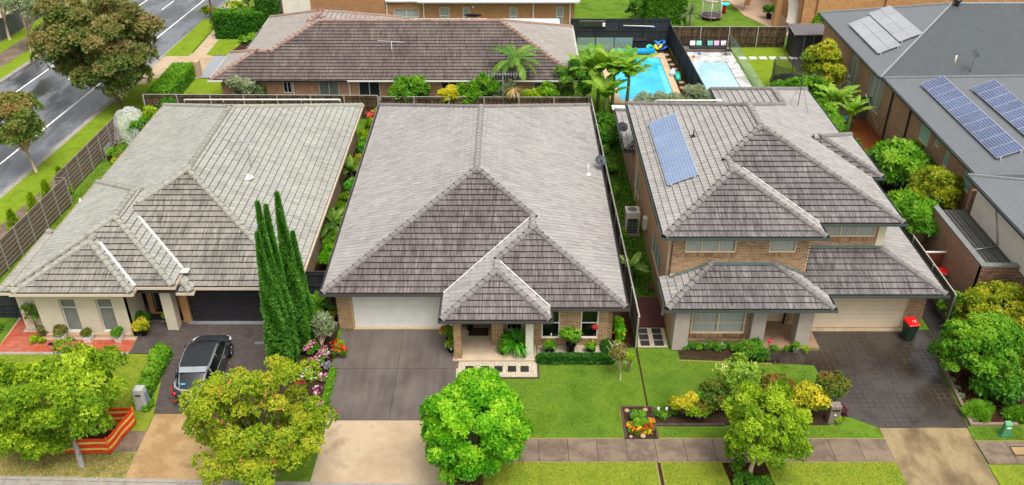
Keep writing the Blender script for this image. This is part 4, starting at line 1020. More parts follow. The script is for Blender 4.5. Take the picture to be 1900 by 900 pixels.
def pier(x0, x1, y0, y1, h, n=30):
    b = MB(); b.box(x0 + .01, x1 - .01, y0 + .01, y1 - .01, 0, h); o = b.build('brick_pier', M_['mortar'], h2)
    brickwork(h2, o, (x0 + .01, y0 + .01), (x1 - .01, y0 + .01), .02, h, M_['bk2'], (), n); brickwork(h2, o, (x1 - .01, y0 + .01), (x1 - .01, y1 - .01), .02, h, M_['bk2']); brickwork(h2, o, (x0 + .01, y1 - .01), (x0 + .01, y0 + .01), .02, h, M_['bk2'])
pier(-2.68, -2.32, 31.98, 32.34, 2.44); pier(-.97, -.4, 33.0, 34.3, 2.44)
b = MB(); b.box(.62, .98, 31.98, 32.34, 0, 2.44); b.build('column', plain('white_column', '#cfcabc', .7), h2, bevel=.01)
wall(h2, (-.4, 33.62), (.96, 33.62), 0, 2.43, M_['bkt_tan'], [(.14, .9, .45, 2.1)])
window(h2, (-.26, 33.62), (.5, 33.62), .45, 2.1, M_['frame_white'], M_['glass_dark'], cols=(), rows=(.5,), recess=.04, inner=M_['inner'])
wall(h2, (-2.45, 35.4), (-.9, 35.4), 0, 2.43, M_['bkt_tan'], [(.3, 1.2, .1, 2.2)])
b = MB(); b.box(-2.15, -1.25, 35.48, 35.52, .1, 2.2); b.build('door', plain('door_timber', '#6a3a22', .5), h2)
q = MB(); q.box(-2.1, -1.15, 33.68, 34.28, .075, .09); tag(q.build('door_mat', plain('mat_brown', '#3a2e28', .9, bump=.005)), 'brown doormat on the cream tiled porch of the middle house', 'doormat')
b = MB(); b.box(-8.3, 4.6, 34.5, 55.0, -.1, .02); b.build('floor_slab', M_['kerb'], h2)

# ------------------------------------------------------------ house 3 (two storeys)
h3 = thing('house', (12.5, 43, 0), 'two-storey tan brick house with beige garage door, mauve columns and grey tiled roofs', 'house')
R3 = [(6.93, 18.4, 35.62, 49.67, 5.2), (6.93, 14.4, 34.37, 48.0, 5.2), (12.4, 18.38, 44.0, 51.95, 5.2), (11.0, 19.0, 40.19, 45.35, 5.2)]
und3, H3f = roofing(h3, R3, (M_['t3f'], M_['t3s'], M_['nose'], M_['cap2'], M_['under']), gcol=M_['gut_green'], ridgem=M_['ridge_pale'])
vdiag(und3, H3f, 4, 14.4, 35.64, -1, 3.1); strip(und3, 'valley_flashing', (18.4, 40.8, 5.2), (16.4, 42.77, 6.03), .12, M_['flash'], .015, .06)
R3b = [(7.04, 14.7, 32.5, 44.0, 2.5, 34.95), (10.0, 20.26, 33.63, 48.0, 2.5), (6.9, 15.0, 48.8, 54.9, 2.5)]
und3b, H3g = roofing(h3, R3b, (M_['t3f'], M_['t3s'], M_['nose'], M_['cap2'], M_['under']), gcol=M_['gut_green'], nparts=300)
und3b.name = 'lower_roof'
lw = [(36.9 - 34.85 + .6, 40.3 - 34.85, .75, 2.1), (45.9 - 34.85, 48.1 - 34.85, .6, 2.0)]
lw = [(2.55, 5.45, .75, 2.1), (11.0, 13.3, .6, 2.0)]
# left side wall runs back to front: measured from the back corner
Lb = 49.2 - 34.85
sw = [(Lb - 5.45, Lb - 2.55, .75, 2.15), (Lb - 13.3, Lb - 11.0, .6, 2.05)]
wall(h3, (7.5, 49.2), (7.5, 34.87), 0, 5.14, M_['bkt_peach'], sw)
for s0, s1, za, zb in sw: window(h3, (7.5, 49.2 - s0), (7.5, 49.2 - s1), za, zb, M_['frame_cream'], M_['glass_green'], cols=(.33, .66), recess=.04, inner=M_['inner'], curtain=M_['curtain'])
for y in (35.3, 46.9): b = MB(); b.box(7.40, 7.495, y, y + .06, .1, 5.1); b.build('downpipe', M_['frame_cream'], h3)
uo = [(.6, 2.95, 4.1, 5.0), (4.5, 5.75, 4.1, 5.0)]
w_ = wall(h3, (7.5, 34.85), (13.9, 34.85), 0, 5.15, M_['mortar'], uo); brickwork(h3, w_, (7.5, 34.85), (13.9, 34.85), 2.9, 5.13, M_['bk3'], uo, 190)
window(h3, (8.1, 34.85), (10.45, 34.85), 4.1, 5.0, M_['frame_cream'], M_['glass'], cols=(.33, .66), recess=.03, curtain=M_['curtain_w'], inner=M_['inner'], fw=.055)
window(h3, (12.0, 34.85), (13.25, 34.85), 4.1, 5.0, M_['frame_cream'], M_['glass'], cols=(), recess=.03, curtain=M_['curtain_w'], inner=M_['inner'], fw=.055)
def sillrow(x0, x1, y, z, m):
    q = MB(); x = x0
    while x < x1: q.obox((x + .04, y - .02, z - .09), .036, .05, .085); x += .08
    q.build('sill_brick', m, h3)
sillrow(8.1, 10.45, 34.85, 4.09, M_['bk3']); sillrow(12.0, 13.25, 34.85, 4.09, M_['bk3'])
w_ = wall(h3, (13.9, 34.86), (13.9, 36.14), 2.4, 5.14, M_['bkt_tan'])
uo2 = [(1.0, 3.5, 4.15, 5.0)]
w_ = wall(h3, (13.91, 36.15), (17.85, 36.15), 2.4, 5.14, M_['mortar'], uo2); brickwork(h3, w_, (13.91, 36.15), (17.5, 36.15), 3.3, 5.13, M_['bk3'], uo2, 60)
window(h3, (14.91, 36.15), (17.41, 36.15), 4.15, 5.0, M_['frame_cream'], M_['glass'], cols=(.33, .66), recess=.03, curtain=M_['curtain_w'], inner=M_['inner'], fw=.055); sillrow(14.9, 17.41, 36.15, 4.14, M_['bk3'])
b = MB(); b.box(17.5, 17.86, 36.10, 36.148, 3.3, 5.12); b.build('corner_board', M_['frame_cream'], h3)
wall(h3, (17.85, 36.16), (17.85, 51.4), 0, 5.13, M_['bkt_tan']); wall(h3, (17.84, 51.4), (12.9, 51.4), 0, 5.12, M_['bkt_tan']); wall(h3, (12.9, 51.38), (12.9, 49.22), 0, 5.11, M_['bkt_tan']); wall(h3, (12.9, 49.2), (7.52, 49.2), 0, 5.10, M_['bkt_tan'])
wall(h3, (7.4, 54.4), (7.4, 49.22), 0, 2.43, M_['render_sand'])
# ground floor front
lo = [(.35, 2.9, .5, 2.3)]
w_ = wall(h3, (8.1, 33.35), (11.3, 33.35), 0, 2.44, M_['mortar'], lo); brickwork(h3, w_, (8.1, 33.35), (11.3, 33.35), .02, 2.44, M_['bk3'], lo, 50)
window(h3, (8.45, 33.35), (11.0, 33.35), .5, 2.3, M_['frame_cream'], M_['glass'], cols=(.5,), rows=(.33, .66), recess=.02, curtain=M_['curtain_w'], inner=M_['inner'], fw=.075); sillrow(8.45, 11.0, 33.35, .49, M_['bk3'])
wall(h3, (7.5, 34.84), (7.5, 33.36), 0, 2.43, M_['bkt_peach'])
for x0, x1, y0, y1 in ((7.52, 8.22, 32.68, 33.34), (11.2, 11.85, 32.95, 33.6), (13.3, 13.98, 32.85, 33.5)):
    b = MB(); b.box(x0, x1, y0, y1, 0, 2.44); b.build('column', M_['render_mauve'], h3, bevel=.012)
b = MB(); b.box(11.3, 14.5, 32.75, 36.1, -.05, .08); b.build('porch_floor', mottled('porch_floor_tan', ['#9a7c60', '#a88a6e', '#8c6e54'], 1.5, 40), h3)
w_ = wall(h3, (11.86, 35.6), (13.3, 35.6), .0, 2.43, M_['bkt_tan'], [(.45, 1.4, .1, 2.25)])
b = MB(); b.box(12.31, 13.26, 35.68, 35.72, .1, 2.25); dr = b.build('door', plain('timber_door', '#7a3e1c', .45, .4), h3)
for z in (.4, .9, 1.4, 1.9): q = MB(); q.box(12.5, 13.07, 35.64, 35.678, z, z + .22); q.build('pane', M_['glass_green'], dr)
wall(h3, (13.3, 35.59), (13.3, 34.6), 0, 2.43, M_['bkt_tan'])
w_ = wall(h3, (13.3, 34.6), (14.5, 34.6), 0, 2.43, M_['mortar']); brickwork(h3, w_, (13.3, 34.6), (14.5, 34.6), .1, 2.43, M_['bk3'])
wall(h3, (11.86, 33.6), (11.86, 35.59), 0, 2.42, M_['bkt_tan'])
b = MB(); b.box(14.5, 18.95, 34.4, 34.44, .06, 2.43); gd = b.build('garage_door', M_['door_beige'], h3)
for i in range(9): q = MB(); q.box(14.52, 18.93, 34.375, 34.399, .07 + i * .26, .07 + i * .26 + .25); q.build('panel', M_['door_beige'], gd)
b = MB(); b.box(14.4, 19.0, 34.1, 34.37, -.02, .05); b.build('threshold', M_['path_pale'], h3)
w_ = wall(h3, (18.95, 34.25), (19.75, 34.25), 0, 2.44, M_['mortar']); brickwork(h3, w_, (18.95, 34.25), (19.75, 34.25), .02, 2.44, M_['bk3'], (), 0)
wall(h3, (19.75, 34.27), (19.75, 47.5), 0, 2.43, M_['bkt_tan'])
strip(h3, 'wall_flashing', (9.3, 34.78, 3.42), (12.45, 34.78, 3.42), .14, M_['lead'], .1, .04); strip(h3, 'wall_flashing', (7.45, 34.78, 2.62), (9.3, 34.78, 3.42), .14, M_['lead'], .1, .03)
strip(h3, 'wall_flashing', (12.45, 34.78, 3.42), (13.95, 34.78, 2.8), .14, M_['lead'], .1, .03); strip(h3, 'wall_flashing', (14.0, 36.08, 3.55), (17.8, 36.08, 3.55), .14, M_['lead'], .1, .03)
b = MB(); b.box(7.7, 14, 36, 51, 2.2, 2.3); b.build('floor_slab', M_['inner'], h3)
q = MB(); q.box(6.72, 8.4, 54.95, 55.7, 2.5, 2.54); q.build('skylight_sheet', M_['roof_white'], und3b)

# ------------------------------------------------------------ house behind (long tiled roof)
h5 = thing('house', (-8, 66, 0), 'long single-storey brick house with brown streaked tile roof and terracotta ridges behind the back fence', 'house')
R5 = [(-20.7, 5.0, 60.3, 72.1, 2.5), (-21.8, -12.0, 60.3, 65.9, 2.5), (-20.7, -9.5, 62.5, 74.6, 2.5)]
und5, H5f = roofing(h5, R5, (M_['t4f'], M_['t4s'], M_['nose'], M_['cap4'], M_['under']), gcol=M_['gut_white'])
wo = [(4.5, 5.1, 1.3, 2.2), (7.1, 8.55, .4, 2.2), (10.0, 11.55, .3, 2.2), (13.2, 14.3, .3, 2.2), (16.0, 17.2, .6, 2.2), (22.8, 24.2, 1.5, 2.15)]
wall(h5, (-21.2, 60.8), (4.5, 60.8), 0, 2.44, M_['bkt_peach'], wo)
for i, (s0, s1, za, zb) in enumerate(wo): window(h5, (-21.2 + s0, 60.8), (-21.2 + s1, 60.8), za, zb, M_['frame_white'], M_['glass'], cols=(.5,), recess=.03, inner=M_['inner'], blinds=M_['blind'] if i % 2 else None)
wall(h5, (4.5, 60.82), (4.5, 71.6), 0, 2.44, M_['bkt_peach']); wall(h5, (4.5, 71.6), (-20.2, 71.6), 0, 2.43, M_['bkt_peach']); wall(h5, (-21.2, 65.4), (-21.2, 60.82), 0, 2.43, M_['bkt_peach']); wall(h5, (-20.2, 74.1), (-20.2, 65.42), 0, 2.43, M_['bkt_peach'])
for x in (-15.96, -11.86, -19.9, -7.0, -1.5, 3.6): b = MB(); b.box(x - .04, x + .04, 60.68, 60.76, 0, 2.4); b.build('downpipe', M_['white'], h5)
for k_, y in enumerate((74.68,)): q = MB(); q.box(-8.5, -2.0, 72.24, 72.8, 2.9, 3.0); q.box(-1.0, 4.0, 72.24, 73.6, 2.62, 2.72); q.build('patio_roof', M_['roof_white'], h5)

# ------------------------------------------------------------ house at the top (white roof) 
h6 = thing('house', (-6, 82, 0), 'red-brown brick house with white metal roof and taller left wing at the top', 'house')
to = [(6.3, 8.55, .3, 1.75), (10.4, 11.3, .4, 1.9), (12.5, 13.1, .3, 1.9), (16.7, 17.35, .3, 1.9), (20.85, 21.5, .2, 1.95)]
to = [(a, b_, c + .3, d + .35) for a, b_, c, d in to]
wall(h6, (-16.9, 78.2), (5.6, 78.2), 0, 2.75, M_['bkt_red'], to)
for s0, s1, za, zb in to: window(h6, (-16.9 + s0, 78.2), (-16.9 + s1, 78.2), za, zb, M_['frame_white'], M_['glass'], cols=(.5,) if s1 - s0 > 1.5 else (), rows=(.5,), recess=.03, inner=M_['inner'], curtain=M_['curtain'])
t6 = [(2.7, 4.2, 1.3, 2.4)]
wall(h6, (-20.4, 77.9), (-17.9, 77.9), 0, 7.4, M_['render_white'], [(.9, 1.5, .9, 1.9)]); window(h6, (-19.5, 77.9), (-18.9, 77.9), .9, 1.9, M_['frame_black'], M_['glass_dark'], cols=(), recess=.05, inner=M_['inner'])
wall(h6, (-17.9, 77.85), (-11.3, 77.85), 0, 7.4, M_['bkt_red'], [(1.5, 3.0, 1.3, 2.2)]); window(h6, (-16.4, 77.85), (-14.9, 77.85), 1.3, 2.2, M_['frame_white'], M_['glass_green'], cols=(.5,), rows=(.5,), recess=.03, inner=M_['inner'])
wall(h6, (-11.3, 77.87), (-11.3, 84), 2.9, 7.4, M_['bkt_red']); wall(h6, (-20.4, 84), (-20.4, 77.92), 0, 7.4, M_['render_white'])
b = MB(); b.box(-20.6, -11.1, 77.6, 90, 7.4, 7.55); b.build('roof', M_['roof_white'], h6)
def hip(parent, name, x0, x1, y0, y1, z, tp, m, t=.12, ridge=None):
    W, D = x1 - x0, y1 - y0; r = min(W, D) / 2; zt = z + tp * r
    a, c = ((x0 + r, y0 + r), (x0 + r, y1 - r)) if W <= D else ((x0 + r, y0 + r), (x1 - r, y0 + r))
    V = [(x0, y0, z), (x1, y0, z), (x1, y1, z), (x0, y1, z), (*a, zt), (*c, zt), (x0, y0, z - t), (x1, y0, z - t), (x1, y1, z - t), (x0, y1, z - t)]
    F = [(0, 1, 4), (1, 2, 5, 4), (2, 3, 5), (3, 0, 4, 5)] if W <= D else [(0, 1, 5, 4), (1, 2, 5), (2, 3, 4, 5), (3, 0, 4)]
    mi = [0, 1, 0, 1] if W <= D else [0, 1, 0, 1]
    b = MB()
    for f, i_ in zip(F, mi): b.add([V[k] for k in f], [tuple(range(len(f)))], i_)
    b.add([V[k] for k in (6, 9, 8, 7)], [(0, 1, 2, 3)], 0)
    for i_ in range(4): j_ = (i_ + 1) % 4; b.add([V[i_], V[j_], V[6 + j_], V[6 + i_]], [(0, 1, 2, 3)], 0)
    o = b.build(name, m, parent)
    rb = MB()
    for p, q_ in ((V[0], V[4]), (V[1], V[4] if W <= D else V[5]), (V[3], V[5] if W <= D else V[4]), (V[2], V[5]), (V[4], V[5])):
        p, q_ = Vector(p) + Vector((0, 0, .02)), Vector(q_) + Vector((0, 0, .02)); rb.tube([p, q_], .07, 6, smooth=False)
    rb.build('ridge_cap', ridge or M_['metalroof_cap'], o); return o
M_['metalroof_cap'] = plain('ridge_capping_grey', '#8f9497', .4, .5, .2, var=.05)
M_['white_cap'] = plain('ridge_capping_white', '#e0e0de', .4, .4)
hip(h6, 'roof', -8.4, 6.0, 77.55, 92, 2.95, .38, [M_['roof_white'], M_['roof_white']], ridge=M_['white_cap'])
hip(h6, 'roof', -11.28, -8.0, 77.95, 90, 2.9, .3, [M_['roof_white'], M_['roof_white']], ridge=M_['white_cap'])
for x in (-11.2, -7.9, 1.9, 5.2): b = MB(); b.box(x - .04, x + .04, 78.08, 78.17, 0, 2.75); b.build('downpipe', M_['white'], h6)
wall(h6, (5.6, 78.22), (5.6, 90), 0, 2.7, M_['bkt_red'])
b = MB(); b.box(-23.0, -20.9, 78.3, 80, 0, 5.5); b.build('garden_wall', M_['render_white'], h6)

# ------------------------------------------------------------ house 4 (dark metal roof, right)
h4 = thing('house', (32, 56, 0), 'brown brick house with dark grey corrugated metal roofs carrying several solar arrays', 'house')
# roofs first, then walls
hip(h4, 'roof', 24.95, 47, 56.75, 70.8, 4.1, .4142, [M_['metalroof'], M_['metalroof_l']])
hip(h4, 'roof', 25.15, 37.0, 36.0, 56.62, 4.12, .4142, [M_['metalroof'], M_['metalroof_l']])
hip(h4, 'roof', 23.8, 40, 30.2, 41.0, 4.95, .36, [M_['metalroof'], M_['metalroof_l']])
b = MB(); b.box(24.83, 24.94, 56.9, 70.9, 3.98, 4.09); b.box(25.02, 25.14, 41.1, 56.6, 3.99, 4.1); b.box(23.68, 23.79, 30.0, 41.1, 4.82, 4.93); b.build('gutter', M_['dkmetal'], h4)
def yw(p, ya, yb): return
so = [(70.3 - 63.8 - 1.9 + .0, 6.9, 1.1, 3.6), (70.3 - 59.5, 70.3 - 57.2, 1.1, 3.6)]
so = [(6.5, 8.4, 1.1, 3.6), (10.7, 13.2, 1.1, 3.6)]
wall(h4, (25.5, 70.3), (25.5, 57.0), 0, 3.98, M_['bkt_brown'], so)
for s0, s1, za, zb in so: window(h4, (25.5, 70.3 - s0), (25.5, 70.3 - s1), za, zb, M_['frame_white'], M_['glass'], cols=(.33, .66), recess=.04, curtain=M_['curtain'], inner=M_['inner'])
ho = [(56.3 - 50.9, 56.3 - 49.4, 2.4, 3.8), (56.3 - 48.7, 56.3 - 48.1, 3.0, 3.8), (56.3 - 47.2, 56.3 - 46.6, 2.4, 3.75), (56.3 - 44.6, 56.3 - 43.6, 2.4, 3.75)]
wall(h4, (25.6, 56.3), (25.6, 41.2), 0, 3.98, M_['bkt_brown'], ho)
for s0, s1, za, zb in ho: window(h4, (25.6, 56.3 - s0), (25.6, 56.3 - s1), za, zb, M_['frame_cream'], M_['glass_green'], cols=(), recess=.04, inner=M_['inner'])
wall(h4, (25.5, 56.98), (25.6, 56.32), 0, 3.9, M_['bkt_brown'])
for y in (55.55, 52.5): b = MB(); b.box(25.48, 25.56, y - .05, y + .05, 0, 3.9); b.build('downpipe', M_['dkmetal'], h4)
wall(h4, (25.5, 70.32), (40, 70.32), 0, 3.9, M_['bkt_brown'])
wall(h4, (24.3, 40.6), (24.3, 31.0), 2.8, 4.82, M_['render_white']); wall(h4, (26, 40.62), (24.32, 40.62), 0, 4.8, M_['bkt_brown'])
wall(h4, (24.4, 41.18), (25.58, 41.18), 0, 3.9, M_['bkt_brown'], [(.2, .9, 2.6, 3.6)]); window(h4, (24.6, 41.18), (25.3, 41.18), 2.6, 3.6, M_['frame_cream'], M_['glass_green'], cols=(), recess=.04, inner=M_['inner'])
# garage with parapet
wall(h4, (22.5, 41.1), (22.5, 35.3), 0, 3.0, M_['bkt_brown'], t=.24); w_ = wall(h4, (22.5, 35.28), (31, 35.28), 0, 3.0, M_['mortar'], t=.24, name='front_wall'); brickwork(h4, w_, (22.5, 35.28), (27.5, 35.28), .3, 2.98, M_['bk4'], (), 120)
b = MB(); b.box(22.46, 22.78, 35.24, 41.14, 3.0, 3.06); b.box(22.79, 31, 35.24, 35.56, 3.0, 3.055); b.build('parapet_cap', plain('parapet_grey', '#7b7d7c', .4, .5), h4)
b = MB(); b.box(22.74, 24.3, 35.53, 41.1, 2.7, 2.78); fr = b.build('flat_roof', M_['deckroof'], h4)
for i in range(7): q = MB(); q.box(22.9 + i * .21, 22.93 + i * .21, 35.55, 41.05, 2.78, 2.83); q.build('rib', M_['deckroof'], fr)
b = MB(); b.tube([(24.25, 38.6, 4.5), (24.2, 37.3, 2.9)], .03, 6); b.tube([(24.2, 37.3, 2.87), (22.9, 37.0, 2.87)], .035, 6); b.build('conduit', M_['metal'], h4)
b = MB(); b.box(25.55, 25.6, 57, 57.3, 0, .5); b.build('step', M_['kerb'], h4)

# brick house at the top right
h7 = thing('house', (32, 85, 0), 'orange-brown brick house at the top right corner behind the shed', 'house')
wall(h7, (25.8, 77.5), (60, 77.5), 0, 6.5, M_['bkt_orange']); wall(h7, (25.8, 90), (25.8, 77.52), 0, 6.5, M_['bkt_orange'])
b = MB(); b.box(25.4, 60, 77.1, 92, 6.5, 6.65); b.build('roof', M_['metalroof'], h7)
for x in (27.0, 33.0, 39): b = MB(); b.box(x - .05, x + .05, 77.38, 77.47, 0, 6.4); b.build('downpipe', M_['pipe_brown'], h7)
b = MB(); b.box(24.0, 24.5, 79.5, 80.0, 0, 3.2); b.box(23.0, 23.4, 86.0, 86.4, 0, 3.2); b.build('brick_pier', M_['bkt_orange'], h7)

# ------------------------------------------------------------ solar arrays
def solar_mat(name, base, line, cellsz=.156):
    t = NT(name); g = t.n('ShaderNodeTexCoord'); sx = t.n('ShaderNodeSeparateXYZ'); t.l(g.outputs['Object'], sx.inputs[0])
    def ln(sock): f = t.math('FRACT', t.math('DIVIDE', sock, cellsz)); return t.math('LESS_THAN', f, .09)
    m = t.math('MAXIMUM', ln(sx.outputs[0]), ln(sx.outputs[1])); n_ = t.noise(t.pos(), .5, 3)
    c = t.mix(m, t.ramp(n_, [(.3, base), (.7, line)]), hx('#c3cbd8')); 
    return t.fin(t.mix(.25, c, t.ramp(n_, [(.3, base), (.7, base)])), .18, .6)
M_['solar'] = solar_mat('solar_blue', '#5a6f94', '#7488a8'); M_['solar_g'] = solar_mat('solar_grey', '#8b8c90', '#a8a8aa'); M_['solar_n'] = solar_mat('solar_navy', '#2c3a60', '#4c5c88')
def solar(label, x0, x1, y0, y1, plane, tanp, nx, ny, m, lift=.16, group='solar arrays on the roofs', axis=1):
    t = thing('solar_array', (x0, y0, plane(x0)), label, 'solar panels', group)
    sh = 1
    for i in range(nx):
        for j in range(ny):
            ax, bx = x0 + (x1 - x0) * i / nx + .01, x0 + (x1 - x0) * (i + 1) / nx - .01; ay, by = y0 + (y1 - y0) * j / ny + .01, y0 + (y1 - y0) * (j + 1) / ny - .01
            za, zb = plane(ax) + lift, plane(bx) + lift
            ang = math.atan2(zb - za, bx - ax); Lx = math.hypot(bx - ax, zb - za)
            fr = MB(); fr.box(0, Lx, 0, by - ay, -.035, 0); o = fr.build('panel', M_['metal_frame'], t); o.matrix_basis = Matrix.Translation((ax, ay, za)) @ Matrix.Rotation(-ang, 4, 'Y')
            c = MB(); c.box(.025, Lx - .025, .025, by - ay - .025, .001, .006); c.build('cells', m, o)
    rb = MB(); 
    for yy_ in (y0 + .3, y1 - .3): rb.tube([(x0 - .05, yy_, plane(x0 - .05) + lift - .07), (x1 + .05, yy_, plane(x1 + .05) + lift - .07)], .02, 5)
    for yy_ in (y0 - .02, y1 + .02):
        for xx_ in (x0 + .2, x1 - .2): rb.obox((xx_, yy_, plane(xx_) + lift - .09), .03, .05, .08)
    rb.build('rail', M_['metal_frame'], t); return t
M_['metal_frame'] = plain('aluminium_frame', '#c9ccd0', .35, .5, .5, var=.03)
solar('blue solar array of seven panels on the left slope of the two-storey house', 7.66, 9.16, 38.54, 45.9, lambda x: 5.2 + .4142 * (x - 6.93), .4142, 1, 7, M_['solar'])
solar('long blue solar array nearest the eave of the metal-roofed house on the right', 26.37, 27.74, 43.25, 53.9, lambda x: 4.12 + .4142 * (x - 25.15), .4142, 1, 10, M_['solar_n'])
solar('long blue solar array higher up the slope at the right edge of the frame', 28.26, 29.6, 41.3, 51.3, lambda x: 4.12 + .4142 * (x - 25.15), .4142, 1, 10, M_['solar_n'])
solar('pale grey solar array nearer the eave at the top right', 25.8, 27.3, 60.0, 66.5, lambda x: 4.1 + .4142 * (x - 24.95), .4142, 2, 4, M_['solar_g'])
solar('pale grey solar array higher up the slope at the top right', 27.36, 28.9, 60.6, 67.0, lambda x: 4.1 + .4142 * (x - 24.95), .4142, 2, 4, M_['solar_g'])
ORD = ['first', 'second', 'third', 'fourth', 'fifth', 'sixth', 'seventh', 'eighth', 'ninth', 'tenth', 'eleventh', 'twelfth']

# ------------------------------------------------------------ fences
def dist2(a, b): return math.hypot(b[0] - a[0], b[1] - a[1])
def panel_fence(label, pts, h, pm, postm, step=1.55, name='fence', side=1, group=None):
    """corrugated panel fence, each panel and each post a part"""
    t = thing(name, (pts[0][0], pts[0][1], 0), label, 'fence', group)
    for a, c in zip(pts[:-1], pts[1:]):
        L = dist2(a, c); n = max(1, round(L / step)); d = Vector((c[0] - a[0], c[1] - a[1], 0)) / n; nn = Vector((d.y, -d.x, 0)).normalized() * .03 * side
        for i in range(n):
            p = Vector((a[0], a[1], 0)) + d * i; q = MB(); k = 14; vs = []
            for z0 in range(k + 1):
                z = .03 + (h - .06) * z0 / k; off = (.016 if z0 % 2 else -.016)
                for s_ in (.03 / d.length, 1 - .03 / d.length):
                    v = p + d * s_ + nn.normalized() * off; vs.append((v.x, v.y, z))
            q.add(vs, [(2 * z, 2 * z + 1, 2 * z + 3, 2 * z + 2) for z in range(k)]); q.build('panel', pm, t, fix=False)
        for i in range(n + 1):
            p = Vector((a[0], a[1], 0)) + d * i; q = MB(); q.obox((p.x, p.y, h / 2 + .02), .035, .035, h / 2 + .02, math.atan2(d.y, d.x)); q.build('post', postm, t)
        q = MB(); q.obox(((a[0] + c[0]) / 2, (a[1] + c[1]) / 2, h), L / 2, .025, .025, math.atan2(d.y, d.x)); q.build('rail', pm, t)
    return t
def paling_fence(label, a, c, h, m, step=2.4, postm=None, name='paling_fence', side=-1, z0=0, group=None, rails=True):
    t = thing(name, (a[0], a[1], 0), label, 'fence', group); L = dist2(a, c); n = max(1, round(L / step)); ang = math.atan2(c[1] - a[1], c[0] - a[0])
    d = Vector((c[0] - a[0], c[1] - a[1], 0)) / L; nn = Vector((-d.y, d.x, 0)) * side
    b = MB(); s_ = 0
    while s_ < L - .05:
        hh = h + random.uniform(-.03, .02); p = Vector((a[0], a[1], 0)) + d * (s_ + .05) + nn * (random.uniform(0, .006) if int(s_ * 10) % 2 else .016)
        b.obox((p.x, p.y, z0 + hh / 2), .049, .008, hh / 2, ang); s_ += .1
    b.build('paling', m, t, 'stuff', fix=False)
    for i in range(n + 1):
        p = Vector((a[0], a[1], 0)) + d * (L * i / n) + nn * -.05; q = MB(); q.obox((p.x, p.y, z0 + h / 2 + .02), .04, .03, h / 2 + .02, ang); q.build('post', postm or m, t)
    if rails:
        for z in (.35, h * .55, h - .12):
            p = Vector((a[0], a[1], 0)) + d * L / 2 + nn * -.03; q = MB(); q.obox((p.x, p.y, z0 + z), L / 2, .015, .035, ang); q.build('rail', m, t)
    q = MB(); p = Vector((a[0], a[1], 0)) + d * L / 2; q.obox((p.x, p.y, z0 + h + .02), L / 2, .035, .012, ang); q.build('capping', postm or m, t)
    return t
M_['post_grey'] = plain('post_grey', '#9b9a90', .6, .3)
panel_fence('brown corrugated panel fence with pale posts between street path and cream house', [(-27.4, 33.0), (-27.0, 39.5), (-26.6, 46.6)], 1.8, M_['cbond'], M_['post_grey'], side=1)
panel_fence('brown corrugated panel fence further back behind the step in the fence line', [(-26.6, 46.62), (-27.25, 46.62), (-26.95, 55.6)], 1.8, M_['cbond'], M_['post_grey'])
paling_fence('dark timber paling fence with grey posts behind the cream rendered house', (-26.4, 59.3), (-9.6, 59.1), 1.8, M_['timber'], postm=M_['post_grey'], side=1)
paling_fence('timber paling fence hidden by shrubs behind the middle house', (-9.5, 59.1), (5.5, 59.0), 1.7, M_['timber'], postm=M_['post_grey'], side=1)
paling_fence('timber paling fence in the planted gap between the first two houses', (-9.25, 36.5), (-9.35, 59.0), 1.8, M_['timber_grey'], side=1)
paling_fence('long weathered paling fence between middle house and two-storey house', (5.9, 32.85), (5.6, 59.0), 1.8, M_['timber_grey'], postm=M_['post_grey'], side=-1)
paling_fence('weathered paling fence between two-storey house and brick garage on the right', (21.3, 34.6), (21.35, 42.5), 1.8, M_['timber_grey'], postm=M_['post_grey'], side=-1)
paling_fence('short weathered paling fence beside the wet timber deck', (22.6, 58.9), (25.5, 58.8), 1.8, M_['timber_grey'], side=1)
paling_fence('black paling fence behind the bright blue pool', (5.1, 74.8), (13.6, 74.75), 2.3, M_['timber_black'], side=1)
paling_fence('black paling fence separating the two swimming pools', (13.62, 76.6), (14.0, 60.0), 1.9, M_['timber_black'], side=1)
paling_fence('brown timber fence with grey rails behind the outdoor sofa', (13.8, 74.2), (23.6, 74.2), 1.8, M_['timber'], postm=M_['post_grey'], side=1)
paling_fence('small timber side gate fence between bins and first house', (-10.5, 36.6), (-9.3, 36.6), 1.8, M_['timber_black'], side=1)
paling_fence('dark slatted side fence left of the cream rendered house', (-27.3, 35.2), (-23.7, 35.2), 1.5, M_['timber_black'], side=1)
t = thing('picket_fence', (8.2, 76.4, 0), 'broken row of short dark pickets and screens on the lawn behind the pool', 'fence')
q = MB(); q.box(7.6, 8.5, 76.3, 76.36, 0, .95); q.build('panel', M_['timber'], t); q = MB(); q.box(10.3, 11.7, 76.3, 76.36, 0, .95); q.build('panel', M_['timber'], t)
for i, x in enumerate((8.7, 8.95, 9.2, 9.45, 9.7, 9.95, 10.15)): q = MB(); q.box(x, x + .1, 76.3, 76.35, 0, .5 + .3 * ((i * 37) % 5) / 5); q.build('picket', M_['timber'], t)
# gate at H4
t = thing('timber_gate', (21.45, 38.6, 0), 'red-brown timber gate with pale top rail beside the brick garage', 'gate')
for i in range(9): q = MB(); q.box(21.45, 22.45, 38.6, 38.63, .1 + i * .17, .25 + i * .17); q.build('board', plain('gate_board', '#6e3c28', .6, .3), t)
q = MB(); q.box(21.4, 22.5, 38.57, 38.66, 1.66, 1.72); q.build('rail', M_['white'], t)
